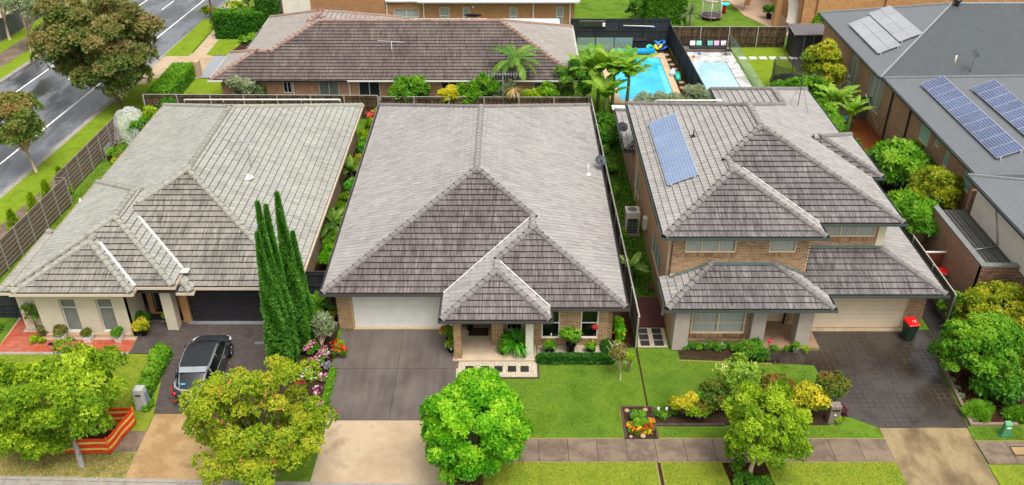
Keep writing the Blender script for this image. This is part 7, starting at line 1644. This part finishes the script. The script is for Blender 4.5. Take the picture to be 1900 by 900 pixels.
def aerial(label, x, y, zb, h, L, ang, n=9, m=None, stay=True, tilt=0.0):
    t = thing('tv_aerial', (x, y, zb), label, 'aerial'); m = m or M_['metal']; b = MB(); b.tube([(x, y, zb - .05), (x, y, zb + h)], .02, 6); b.build('mast', m, t)
    d = Vector((math.cos(ang), math.sin(ang), tilt)); s_ = Vector((-math.sin(ang), math.cos(ang), 0)); c = Vector((x, y, zb + h)); b = MB(); b.tube([c - d * L * .5, c + d * L * .5], .018, 5); b.build('boom', m, t)
    for i in range(n): q = MB(); p = c + d * (L * (i / (n - 1) - .5)); w = .14 + .16 * abs((i / (n - 1)) - .3); q.tube([p - s_ * w + Vector((0, 0, -.08)), p + s_ * w + Vector((0, 0, .08))], .012, 4); q.build('element', m, t)
    if stay:
        b = MB(); b.tube([(x, y, zb + h * .8), (x - .9, y - .7, zb - .05)], .008, 4); b.tube([(x, y, zb + h * .8), (x + .3, y - 1.2, zb - .1)], .008, 4); b.build('stay', m, t)
aerial('tv aerial rising from the right roof slope of the cream house', -14.3, 43.3, hz(H1f, -14.3, 43.3, 4), 1.5, 1.0, 0.0, 7, M_['metal'], False)
q = MB(); q.lathe((-14.15, 42.1, hz(H1f, -14.15, 42.1, 4) + .05), [(.30, 0), (.28, .03), (.08, .05), (.07, .2), (.05, .2)], 10); tag(q.build('vent_pipe', M_['white']), 'white flashed vent pipe at the foot of the cream house aerial', 'vent pipe')
aerial('combed tv aerial at the back ridge of the middle house', -.55, 50.2, hz(H2f, -.55, 50.2, 3), 2.1, 2.0, 0.0, 13, M_['metal'], False)
aerial('long tv aerial with stays on the right slope of the two-storey house', 16.5, 47.5, hz(H3f, 16.5, 47.5, 4), 1.9, 2.2, 0.0, 12, M_['dkmetal'], True)
aerial('thin white tv aerial on the brown streaked roof of the back house', -8.8, 62.5, hz(H5f, -8.8, 62.5, 3), 1.2, 1.9, 2.95, 7, M_['white'], False)
q = MB(); q.obox((4.35, 44.9, hz(H2f, 4.35, 44.9, 3) + .06), .14, .18, .02); q.tube([(4.35, 45.0, 2.9), (4.35, 45.05, 3.5)], .03, 8); tag(q.build('vent_pipe', M_['white']), 'white vent pipe low on the right slope of the middle house', 'vent pipe')
q = MB(); z = hz(H3f, 9.6, 42.7, 4); q.obox((9.6, 42.7, z + .05), .12, .14, .02); q.tube([(9.6, 42.7, z), (9.6, 42.7, z + .4)], .035, 8); tag(q.build('vent_pipe', M_['dkmetal']), 'dark vent pipe right of the blue solar panels', 'vent pipe')
q = MB(); q.tube([(-23.4, 41.7, 2.5), (-23.35, 41.8, 3.1)], .035, 8); tag(q.build('vent_pipe', M_['white']), 'white vent pipe on the left eave of the cream house', 'vent pipe')
q = MB(); q.tube([(28.9, 55.2, 5.6), (28.95, 55.3, 6.2)], .05, 8); tag(q.build('vent_pipe', M_['frame_cream']), 'cream vent pipe between the two long solar arrays', 'vent pipe')
for i, (x, y) in enumerate([(32.3, 63.6), (37.6, 63.6)]):
    t = thing('roof_vent', (x, y, 7.0), ['whirlybird vent at the left end of the dark roof ridge', 'whirlybird vent further right on the dark roof ridge'][i], 'roof vent'); b = MB(); b.lathe((x, y, 6.9), [(.15, 0), (.15, .25)], 12); b.build('base', M_['dkmetal'], t); b = MB(); b.lathe((x, y, 7.15), [(.18, 0), (.28, .08), (.28, .2), (.12, .3)], 14); b.build('turbine', M_['dkmetal'], t)
b = MB(); b.box(-12.5, -4, 0, 0, 0, 0)
# white bars on the back ridges of the first and third houses (solar heater headers)
for lab, x0, x1, y, z in (('white pipe rail lying along the back roof edge of the cream house', -22.3, -11.7, 56.2, 2.72), ('white pipe rail lying along the back ridge of the two-storey house', 8.7, 13.6, 49.9, 5.33)):
    t = thing('pipe_rail', ((x0 + x1) / 2, y, z), lab, 'pipe rail'); b = MB(); b.tube([(x0, y, z), (x1, y, z)], .06, 6); b.build('pipe', M_['white'], t)
    for k in range(5): b = MB(); xx = x0 + (x1 - x0) * k / 4; b.tube([(xx, y, z - .2), (xx, y, z)], .04, 5); b.build('bracket', M_['white'], t)
# air conditioner and meter box
t = thing('air_conditioner', (7.0, 43.3, 0), 'cream outdoor air conditioning unit on the grass against the tan side wall', 'air conditioner')
b = MB(); b.box(6.42, 7.22, 43.0, 43.75, .08, 1.5); b.build('casing', plain('ac_cream', '#c9c2b2', .5, .3, var=.04), t, bevel=.02)
b = MB(); b.lathe((6.8, 43.38, 1.5), [(.28, 0), (.28, .02), (.25, .02), (.25, .005)], 18); b.build('fan_ring', M_['post_grey'], t); b = MB(); b.lathe((6.8, 43.38, 1.505), [(.24, 0), (.23, .006)], 18); b.build('fan_grille', plain('ac_grille', '#6c6a62', .6), t)
b = MB(); b.box(6.52, 7.12, 42.97, 42.995, .15, 1.1); g_ = b.build('front_grille', M_['black_pl'], t)
for i in range(9): q = MB(); q.box(6.51, 7.13, 42.945, 42.968, .18 + i * .1, .21 + i * .1); q.build('louvre', M_['metal'], g_)
for x in (6.6, 6.82, 7.04): q = MB(); q.box(x - .01, x + .01, 42.93, 42.944, .16, 1.09); q.build('louvre', M_['metal'], g_)
b = MB(); b.box(6.35, 7.3, 42.9, 43.85, -.02, .07); b.build('base', M_['kerb'], t)
t = thing('meter_box', (7.4, 42.2, 1.3), 'small cream box on the side wall beside the air conditioner', 'meter box'); b = MB(); b.box(7.25, 7.49, 41.95, 42.35, 1.0, 1.7); b.build('casing', bpy.data.materials['ac_cream'], t, bevel=.015)
q = MB(); q.obox((7.2, 37.6, .12), .14, .2, .12); tag(q.build('storage_box', plain('brown_box', '#5a3a30', .8)), 'small brown object on the grass near the red deck', 'box')

# ------------------------------------------------------------ pots along the first house
def potted(label, x, y, potm, r, h, leaf, n=150, L=.1, W=.05, ph=.4, box=False, fl=None, name='potted_plant', z0=.03):
    t = thing(name, (x, y, z0), label, 'potted plant'); b = MB()
    if box: V = [(x - r * .7, y - r * .7), (x + r * .7, y - r * .7), (x + r * .7, y + r * .7), (x - r * .7, y + r * .7)]; b.add([(a, c, z0) for a, c in V] + [(x + (a - x) * 1.35, y + (c - y) * 1.35, z0 + ph) for a, c in V], [(0, 3, 2, 1), (4, 5, 6, 7), (0, 1, 5, 4), (1, 2, 6, 5), (2, 3, 7, 6), (3, 0, 4, 7)])
    else: b.lathe((x, y, z0), [(r * .7, 0), (r, ph), (r * 1.05, ph), (r * .8, ph), (r * .75, ph - .05)], 12)
    b.build('pot', potm, t)
    f, C = foliage(t, 'foliage', (x, y, z0 + ph + h * .45), (h * .62, h * .6, h * .5), 12, h * .26, n, leaf, L, W, 6)
    b = MB(); b.tube([(x, y, z0 + ph - .05), (x, y, z0 + ph + h * .35)], .025, 5)
    for q in C[:6]: b.tube([(x, y, z0 + ph), tuple(q)], [.015, .006], 4, cap=False)
    b.build('stem', M_['bark'], t, fix=False)
    if fl: S, D, T, _ = crown_pts((x, y, z0 + ph + h * .5), (h * .64, h * .62, h * .55), 10, h * .22, fl[1], upb=.8); quads_mesh('flower', leaf_quads(S, D, .07, .055, 5, spread=1.2, droop=0), np.repeat(RNG.uniform(0, 1, len(S)), 5), F_[fl[0]], t, 'stuff')
    return t
potted('white square tub with bushy plant below the left window of the cream house', -20.2, 33.35, M_['white'], .22, .45, L_['photinia'], 260, box=True, ph=.32)
potted('white square tub with purplish plant left of the entry windows', -21.5, 33.4, M_['white'], .2, .6, L_['rustg'], 300, box=True, ph=.3)
potted('white square tub with mixed plant below the right window of the cream house', -18.75, 33.35, M_['white'], .2, .5, L_['mid'], 260, box=True, ph=.3)
potted('black pot of yellow-leafed croton at the corner of the red terrace', -17.75, 33.85, M_['black_pl'], .2, .7, L_['yellow'], 320, L=.13, W=.06, ph=.3)
potted('black pot with dark green plant beside the croton by the entry', -18.0, 34.5, M_['black_pl'], .18, .6, L_['dark'], 260, L=.13, W=.06, ph=.3)
potted('small potted lily beside the entry column', -16.95, 34.9, M_['black_pl'], .13, .4, L_['ball'], 90, L=.16, W=.06, ph=.2)
shrub('shrub', 'bright lime low shrub at the left end of the red terrace', -22.6, 33.2, (.45, .25, .2), .16, L_['lime'], 260, .1, .05, z0=.03)
tree('climbing_rose', 'sparse climbing rose against the left recessed wall', 'climber', (-22.9, 33.95), (-22.9, 34.0, 1.15), (.5, .15, .65), 14, .2, 110, L_['mid'], .12, .06, M_['bark'], .02, 5, nb=12)
shrub('shrub', 'brown twiggy shrub below the climbing rose', -22.3, 33.75, (.6, .25, .35), .35, L_['rust'], 240, .1, .03, z0=.03)
# middle house pots
potted('tall black pot with rounded bush between the two front windows', 2.75, 32.45, M_['black_pl'], .24, .95, L_['mid'], 620, L=.1, W=.05, ph=.55, z0=.016)
potted('low black tub with green shrub left of the tall black pot', 1.75, 32.5, M_['black_pl'], .24, .5, L_['mid'], 280, ph=.2, z0=.016)
potted('low black tub with small shrub right of the tall black pot', 3.7, 32.5, M_['black_pl'], .22, .4, L_['mid'], 200, ph=.2, z0=.016)
potted('black pot with dark bush behind the brick pier on the porch', -2.05, 34.2, M_['black_pl'], .2, .75, L_['dark'], 360, ph=.45, z0=.06)
potted('stacked pot of pink, red and white flowers hugging the porch pier', -2.95, 32.95, M_['black_pl'], .17, .8, L_['mid'], 240, ph=.5, fl=('red', 40), z0=.0)
potted('lower pot of white and violet flowers beside the porch pier', -2.88, 32.55, M_['black_pl'], .15, .45, L_['lime'], 140, ph=.25, fl=('white', 30), z0=.0)
potted('small black pot with red flowers left of the big fern', -.45, 32.35, M_['black_pl'], .16, .35, L_['mid'], 110, ph=.22, fl=('red', 12), z0=.06)
t = thing('potted_plant', (.2, 32.6, .06), 'big bright green fern spilling from a pot beside the white porch column', 'potted plant'); b = MB(); b.lathe((.2, 32.6, .06), [(.18, 0), (.25, .4), (.2, .4)], 12); b.build('pot', M_['black_pl'], t); strappy(t, 'frond', .2, 32.6, .5, 230, .85, .10, L_['fern'], (.15, 1.4), seg=6, arch=1.6, rr=.12)
# red and white object on the inner window sill, small figure in the other window
q = MB(); q.lathe((3.9, 33.16, .9), [(.01, 0), (.16, .05), (.2, .22), (.08, .3)], 10); tag(q.build('window_ornament', plain('red_fabric', '#b03028', .7)), 'red and white ornament behind the right front window', 'ornament')
q = MB(); q.lathe((1.85, 33.13, .5), [(.04, 0), (.05, .1), (.02, .2)], 8); tag(q.build('window_ornament', M_['white']), 'tiny white figurine on the sill of the left front window', 'ornament')
# porch of the two-storey house
potted('small white pot with red flower beside the right mauve column', 13.3, 32.55, M_['white'], .14, .35, L_['mid'], 90, ph=.22, fl=('red', 5), z0=.02)
shrub('shrub', 'small lime grass tuft right of the white flower pot', 13.8, 32.6, (.13, .15, .16), .14, L_['lime'], 90, .12, .03)
shrub('shrub', 'thin strip of green creeper along the porch edge', 12.7, 32.72, (.75, .08, .07), .06, L_['mid'], 240, .07, .03)
t = thing('rose_plant', (11.95, 32.5, 0), 'pink flower bud beside the strappy clump at the porch edge', 'flowering plant'); q = MB(); q.tube([(11.95, 32.5, 0), (12.0, 32.5, .6)], .012, 5); q.build('stem', M_['bark'], t, fix=False); q = MB(); q.lathe((12.0, 32.5, .58), [(.03, 0), (.09, .08), (.06, .16), (.01, .18)], 8); q.build('flower', plain('rose_pink', '#d01a4c', .6), t)
q = MB(); q.box(12.1, 12.9, 34.9, 35.45, .08, .1); tag(q.build('door_mat', plain('mat_tan', '#5a3e30', .95)), 'brown doormat at the timber door of the two-storey house', 'doormat')
# left side: terracotta bowl and leaning sheet by the street fence
potted('terracotta bowl with leafy plant inside the street fence', -26.35, 52.6, bpy.data.materials['terracotta'], .36, .5, L_['mid'], 110, L=.2, W=.09, ph=.22)
q = MB(); q.obox((-26.75, 52.9, .45), .02, .5, .4); tag(q.build('leaning_board', M_['post_grey']), 'pale board leaning on the brown street fence', 'board')
q = MB(); q.lathe((-25.0, 47.6, 0), [(.14, 0), (.2, .22), (.1, .24)], 10); tag(q.build('plant_pot', M_['white']), 'small white pot on the grass inside the street fence', 'pot')
b = MB(); y_ = 44.5
for k in range(34):
    q_ = random.uniform(-.05, .05); b.obox((-24.25 + q_, 44.3 + k * .34, .07), .1, .15, .07, random.uniform(-.3, .3))
o = b.build('rock_edging', plain('dark_rock', '#3c3632', .9)); tag(o, 'dark rubble edging along the left wall of the cream house', 'edging', None, 'stuff')
q = MB(); q.lathe((-25.2, 54.2, 0), [(.4, 0), (.5, .25), (.2, .5), (.01, .55)], 9); tag(q.build('compost_pile', plain('dark_pile', '#2c2e30', .8)), 'dark heap at the foot of the white bird net', 'heap')
q = MB(); q.box(-22.05, -21.75, 32.98, 33.2, .045, .052); tag(q.build('drain_grate', M_['black_pl']), 'small drain grate in the red terrace tiles', 'drain')
q = MB(); q.box(-12.25, -11.45, 33.1, 33.3, .02, .03); tag(q.build('drain_grate', M_['metal']), 'small metal drain grate on the brick driveway', 'drain')
# ------------------------------------------------------------ pool furniture
q = MB(); q.tube([(8.6, 72.25, .33), (12.1, 72.25, .33)], .26, 14); t = thing('pool_cover_roller', (10.4, 72.25, 0), 'rolled blue pool blanket on its roller behind the blue pool', 'pool cover'); q.build('blanket', plain('blanket_blue', '#1490c8', .5, .3), t)
for x in (8.5, 12.2): q = MB(); q.tube([(x, 72.25, .33), (x, 72.0, 0)], .03, 6); q.tube([(x, 72.25, .33), (x, 72.5, 0)], .03, 6); q.build('stand', M_['white'], t)
t = thing('storage_box', (10.95, 74.2, 0), 'dark lidded storage box against the black fence by the blue pool', 'storage box'); q = MB(); q.box(10.3, 11.6, 73.95, 74.5, 0, .62); q.build('box', plain('box_charcoal', '#26292d', .6), t, bevel=.02); q = MB(); q.box(10.25, 11.65, 73.9, 74.55, .63, .72); q.build('lid', bpy.data.materials['box_charcoal'], t, bevel=.02)
cols = [('inflatable_green', '#1ea070'), ('inflatable_blue', '#2878c8'), ('inflatable_yellow', '#e8c820'), ('inflatable_teal', '#28c0a0'), ('inflatable_blue2', '#1458b8')]
for i, (x, y, r, z, c) in enumerate([(12.3, 73.6, .34, .16, 0), (12.75, 73.9, .4, .5, 1), (12.55, 73.4, .25, .3, 2), (13.0, 73.5, .35, .2, 4), (11.95, 73.75, .28, .14, 3)]):
    q = MB(); vs = [(x + r * math.cos(a), y + r * math.sin(a) * .8, z + .12 * math.sin(a * 2 + i)) for a in [2 * math.pi * k / 16 for k in range(17)]]; q.tube(vs, .12, 8, cap=False)
    tag(q.build('pool_inflatable', plain(cols[c][0], cols[c][1], .3, .5)), ['green pool ring at the left of the inflatables pile', 'blue pool ring standing on top of the inflatables pile', 'small yellow pool ring in the inflatables pile', 'dark blue pool ring at the right of the inflatables pile', 'teal pool ring lying nearest the rolled blanket'][i], 'pool toy', 'pool inflatables in the corner')
q = MB(); q.tube([(13.15, 66.2, .2), (13.3, 67.4, .22)], [.2, .22], 10); tag(q.build('pool_inflatable', bpy.data.materials['inflatable_teal']), 'teal inflatable tube lying beside the black dividing fence', 'pool toy')
q = MB(); q.tube([(12.85, 67.3, .15), (13.0, 67.9, .3)], [.25, .2], 9); tag(q.build('pool_inflatable', plain('inflatable_white', '#c8dce8', .4)), 'white and blue crumpled inflatable beside the blue pool', 'pool toy')
for i, (x, y) in enumerate([(13.1, 72.2), (13.15, 71.0), (13.25, 69.9), (13.3, 68.9), (13.4, 66.0), (13.3, 64.9)]):
    q = MB(); q.lathe((x, y, 0), [(.24, 0), (.24, .06), (.2, .07)], 9); tag(q.build('stepping_stone', M_['path_pale']), ORD[i] + ' round stepping stone from the back beside the blue pool', 'stepping stone', 'stepping stones beside the blue pool')
q = MB(); q.box(13.4, 13.6, 70, 70.05, .3, .35)
t = thing('wall_heater', (6.6, 74.6, 1.9), 'white-framed grey panel mounted on the black fence', 'panel'); q = MB(); q.obox((6.9, 74.6, 1.95), 1.1, .05, .3, 0, 0, Matrix.Rotation(.4, 4, 'X')); q.build('panel', M_['deckroof'], t); q = MB(); q.obox((7.9, 74.5, 1.9), .12, .1, .14); q.build('lamp', M_['white'], t)
t = thing('pool_pole', (10.8, 74.6, 1.75), 'long white pool pole hung on the black fence', 'pole'); q = MB(); q.tube([(9.6, 74.62, 1.78), (12.3, 74.62, 1.70)], .04, 6); q.build('pole', M_['white'], t); q = MB(); q.tube([(11.9, 74.6, 1.64), (12.35, 74.6, 1.62)], .03, 6); q.build('grip', bpy.data.materials['inflatable_blue'], t)
# sofa
t = thing('outdoor_sofa', (16.6, 73.2, 0), 'long grey outdoor sofa with dark seat pads against the brown fence', 'sofa')
wick = mottled('wicker_taupe', ['#6c6058', '#7d7168'], 8, 60); dcu = plain('cushion_charcoal', '#2b2c2f', .9)
for x0, x1 in ((14.35, 15.5), (15.52, 16.75), (16.77, 18.3)): q = MB(); q.box(x0, x1, 72.75, 73.55, .06, .32); q.build('base', wick, t, bevel=.02)
for i, (x0, x1) in enumerate(((15.2, 16.7), (16.72, 18.25))): q = MB(); q.box(x0, x1, 72.8, 73.4, .325, .46); q.build('seat_cushion', dcu, t, bevel=.03)
for x0 in (15.2, 15.95, 16.7, 17.5): q = MB(); q.obox((x0 + .36, 73.52, .68), .35, .1, .24, 0, 0, Matrix.Rotation(-.2, 4, 'X')); q.build('back_cushion', dcu, t, bevel=.03)
for i, (x, c, l) in enumerate([(15.45, '#e8d8dc', 'pale pink patterned'), (16.0, '#8cc8b8', 'left mint green'), (16.95, '#6cb8a4', 'right mint green'), (17.5, '#d8a8c8', 'pink and white patterned'), (18.1, '#e0c8d0', 'rightmost white patterned')]):
    q = MB(); q.obox((x, 73.28, .68), .23, .07, .2, 0, 0, Matrix.Rotation(-.3, 4, 'X')); tag(q.build('scatter_cushion', plain('cushion_%d' % i, c, .9, var=.25, sc=14), None, bevel=.04), l + ' scatter cushion on the grey outdoor sofa', 'cushion', 'scatter cushions on the outdoor sofa')
t = thing('wire_chair', (18.3, 72.2, .06), 'round black wire chair at the right end of the sofa', 'chair'); q = MB()
for k in range(10): a = math.pi * k / 9; q.tube([(18.3 + .1 * math.cos(a), 72.2 + .1 * math.sin(a), .45), (18.3 + .36 * math.cos(a), 72.25 + .36 * math.sin(a), .9)], .012, 4)
vs = [(18.3 + .36 * math.cos(a), 72.25 + .36 * math.sin(a), .9) for a in [math.pi * k / 12 for k in range(13)]]; q.tube(vs, .018, 5); q.build('backrest', M_['black_pl'], t)
q = MB(); q.lathe((18.3, 72.1, .43), [(.3, 0), (.32, .03), (.28, .04)], 12); q.build('seat', M_['black_pl'], t)
for k in range(4): a = math.pi / 4 + k * math.pi / 2; q = MB(); q.tube([(18.3 + .2 * math.cos(a), 72.15 + .2 * math.sin(a), .43), (18.3 + .28 * math.cos(a), 72.15 + .28 * math.sin(a), .06)], .015, 5); q.build('leg', M_['black_pl'], t)
for i, (x, y, c) in enumerate([(14.9, 71.3, '#e8a020'), (15.3, 71.5, '#d85848'), (15.9, 72.2, '#3878c8')]):
    q = MB(); q.lathe((x, y, .06), [(.03, 0), (.12, .05), (.13, .12), (.06, .2), (.01, .21)], 9); tag(q.build('toy', plain('toy_%d' % i, c, .5)), ['orange toy on the white paving by the plunge pool', 'red toy on the white paving by the plunge pool', 'blue toy in front of the outdoor sofa'][i], 'toy')
for i in range(8):
    x = 19.15 + i * .85; q = MB(); q.box(x, x + .6, 71.2, 71.75, 0, .04); tag(q.build('stepping_stone', M_['white']), ORD[i] + ' white stepping stone from the left crossing the back lawn', 'stepping stone', 'white stepping stones on the back lawn')
# shed
t = thing('garden_shed', (25.0, 72.3, 0), 'charcoal corrugated metal shed with pale door frames in the yard corner', 'shed'); chs = stripes('shed_charcoal', '#3c3a3e', '#323035', .12, 'X', .5, .5, .3, .01)
b = MB(); b.box(23.6, 26.3, 71.6, 73.6, 0, 1.95); b.build('wall', chs, t); b = MB(); V = [(23.45, 71.4, 2.0), (26.45, 71.4, 2.0), (26.45, 73.75, 2.2), (23.45, 73.75, 2.2)]; b.add(V + [(x, y, z + .05) for x, y, z in V], [(0, 3, 2, 1), (4, 5, 6, 7), (0, 1, 5, 4), (1, 2, 6, 5), (2, 3, 7, 6), (3, 0, 4, 7)]); b.build('roof', stripes('shed_roof', '#7c7a7c', '#5c5a5e', .25, 'X', .4, .4, .4, .02), t)
for x in (24.4, 25.2, 26.0): b = MB(); b.box(x - .03, x + .03, 71.55, 71.595, .02, 1.95); b.build('door_frame', M_['metal'], t)
b = MB(); b.box(25.0, 25.4, 71.53, 71.55, 1.0, 1.05); b.build('handle', M_['metal'], t)
b = MB(); b.box(23.2, 26.6, 68.5, 71.4, -.05, .03); b.build('paving', plain('dark_paving', '#4c4844', .7), None, S_)
# trampolines
def trampoline(label, x, y, r, h, netm, padm, legc, zm=.7, n=6, top=None):
    t = thing('trampoline', (x, y, 0), label, 'trampoline'); N = 24; vs = [(x + r * math.cos(2 * math.pi * k / N), y + r * math.sin(2 * math.pi * k / N), zm) for k in range(N + 1)]
    q = MB(); q.tube(vs, .06, 6, cap=False); q.build('pad', padm, t); q = MB(); q.lathe((x, y, zm - .02), [(r * .93, 0), (r * .93, .015)], 24); q.build('mat', M_['black_pl'], t)
    for k in range(n): a = 2 * math.pi * k / n + .3; q = MB(); q.tube([(x + r * math.cos(a), y + r * math.sin(a), 0), (x + r * math.cos(a), y + r * math.sin(a), h)], .03, 6); q.build('pole', legc, t)
    if netm: q = MB(); vv = [(x + r * .98 * math.cos(2 * math.pi * k / N), y + r * .98 * math.sin(2 * math.pi * k / N), z) for z in (zm, h) for k in range(N)]; q.add(vv, [(k, (k + 1) % N, N + (k + 1) % N, N + k) for k in range(N)]); q.build('net', netm, t, fix=False)
    if top: vs = [(x + r * math.cos(2 * math.pi * k / N), y + r * math.sin(2 * math.pi * k / N), h) for k in range(N + 1)]; q = MB(); q.tube(vs, .06, 6, cap=False); q.build('top_ring', top, t)
    return t
ng = glass_mat('net_dark', '#1a1c1e', .5, .9); pk = plain('pad_purple', '#8c5a78', .6)
trampoline('netted black trampoline beside the round yellow-topped tree', 21.6, 64.4, 1.65, 2.3, ng, M_['black_pl'], M_['dkmetal'])
trampoline('small pink-padded toddler trampoline on the far lawn', 18.75, 82.0, 1.0, 1.9, glass_mat('net_pale', '#c8c8cc', .12, .9), pk, M_['white'], .35, 6, plain('pad_pink', '#d0a8b4', .6))
t = thing('garden_toy', (20.3, 83.6, 0), 'red, blue and yellow toy standing behind the small trampoline', 'toy'); q = MB(); q.lathe((20.3, 83.6, 0), [(.2, 0), (.18, .7), (.05, .8)], 10); q.build('body', red, t); q = MB(); q.lathe((20.3, 83.6, .8), [(.1, 0), (.5, .1), (.45, .2), (.1, .3)], 12); q.build('top', plain('toy_aqua', '#40c8d0', .4), t); q = MB(); q.lathe((20.3, 83.6, 1.1), [(.1, 0), (.2, .15), (.05, .35)], 10); q.build('knob', plain('toy_yel', '#e8a020', .4), t)
# hanging chair
t = thing('hanging_chair', (25.0, 61.9, 0), 'white wicker hanging egg chair in its curved stand', 'chair'); q = MB(); N = 18; vs = []
q.tube([(25.2, 62.5, .05), (25.35, 62.6, 1.0), (25.25, 62.45, 1.8), (25.0, 62.1, 2.15), (24.8, 61.9, 2.05)], .035, 6); vs_ = [(25.0 + .5 * math.cos(a), 62.0 + .5 * math.sin(a), .05) for a in [2 * math.pi * k / 16 for k in range(17)]]; q.tube(vs_, .035, 6, cap=False); q.build('stand', M_['white'], t)
q = MB()
for k in range(9): a = math.pi * (k / 8) - .3; q.tube([(24.8 + .5 * math.cos(a) * math.sin(b_), 61.9 + .5 * math.sin(a) * math.sin(b_), 1.1 - .65 * math.cos(b_)) for b_ in [math.pi * j / 8 for j in range(9)]], .02, 4)
for z in (.6, .8, 1.0, 1.2, 1.4): rr = .5 * math.sqrt(max(.05, 1 - ((z - 1.1) / .65) ** 2)); q.tube([(24.8 + rr * math.cos(a), 61.9 + rr * math.sin(a), z) for a in [math.pi * k / 8 - .3 for k in range(10)]], .02, 4)
q.build('basket', M_['white'], t); q = MB(); q.lathe((24.8, 61.9, .6), [(.25, 0), (.4, .12), (.35, .2)], 12); q.build('cushion', plain('cushion_grey', '#b0b0b4', .9), t)
# deck and fountain-like ornament
b = MB(); b.box(23.7, 25.45, 53.8, 58.7, -.05, .14); b.build('timber_deck', M_['deck'], None, S_)
t = thing('planter_box', (23.6, 57.6, 0), 'grey timber planter with blue items by the weathered fence', 'planter'); q = MB(); q.box(23.1, 24.0, 57.2, 58.0, 0, .7); q.build('box', M_['timber_grey'], t); q = MB(); q.box(23.3, 23.7, 57.4, 57.7, .71, .8); q.build('contents', bpy.data.materials['inflatable_blue'], t)
t = thing('wind_chime', (24.9, 57.0, 0), 'string of small white shells hanging above the wet deck', 'ornament'); q = MB()
for k in range(16): q.lathe((24.4 + k * .06 + random.uniform(-.05, .05), 57.2 - k * .06, 2.6 - k * .13), [(.01, 0), (.035, .03), (.01, .06)], 6)
q.build('shell', M_['white'], t, 'stuff'); q = MB(); q.tube([(24.4, 57.25, 2.75), (25.4, 56.3, .6)], .006, 4); q.build('cord', M_['white'], t)
# far patio top right
t = thing('shade_sail', (25.3, 79.5, 1), 'pale beige shade cloth hanging beside the orange brick wall', 'shade cloth'); q = MB(); vs = []
for j in range(9):
    for i in range(7): u, v = i / 6, j / 8; vs.append((24.6 + 1.4 * u * (1 - .25 * v) + .25 * math.sin(v * 3), 78.0 + 1.5 * (1 - v) + .12 * math.sin(u * 7), 3.6 - 3.2 * v + .6 * (1 - u) * v))
q.add(vs, [(j * 7 + i, j * 7 + i + 1, (j + 1) * 7 + i + 1, (j + 1) * 7 + i) for j in range(8) for i in range(6)], 0, True); q.build('cloth', plain('sail_beige', '#b8b0a4', .9), t, fix=False)
t = thing('patio_umbrella', (22.4, 84.5, 0), 'red patio umbrella pole at the top edge', 'umbrella'); q = MB(); q.tube([(22.4, 84.5, 0), (22.4, 84.5, 2.6)], .04, 6); q.build('pole', M_['metal'], t); q = MB(); q.lathe((22.4, 84.5, 2.3), [(1.2, 0), (.6, .25), (.05, .5)], 8, smooth=False); q.build('canopy', red, t)
potted('dark potted bush on the patio at the top right', 24.2, 82.0, M_['black_pl'], .3, 1.0, L_['dark'], 220, L=.2, W=.09)
shrub('shrub', 'grey-green shrub at the fence end near the far patio', 22.6, 76.0, (.9, .6, .7), .6, L_['grey'], 320, .2, .08)
shrub('shrub', 'spiky green shrub behind the charcoal shed', 27.0, 75.6, (.9, .5, .7), 1.9, L_['ball'], 260, .4, .05, k=7)
shrub('shrub', 'dark fine-leafed shrub left of the big square hedge', 11.6, 81.0, (1.0, 1.0, 1.6), 1.4, L_['dark'], 380, .2, .1)
shrub('shrub', 'yellow-green shrub by the dark picket screens', 7.4, 76.9, (.8, .4, .45), .5, L_['lime'], 200, .2, .08)
palm('spiky cordyline right of the big square hedge', 16.3, 79.6, 1.3, 1.2, 30, L_['grey'], .1, lf=.1, dens=20, droop=.5, seed=31, th=(.1, 1.9))
palm('spiky green yucca clump by the black fence corner', 15.2, 76.6, .6, 1.0, 22, L_['dark'], .1, lf=.12, dens=20, droop=.6, seed=33, th=(.1, 1.7))
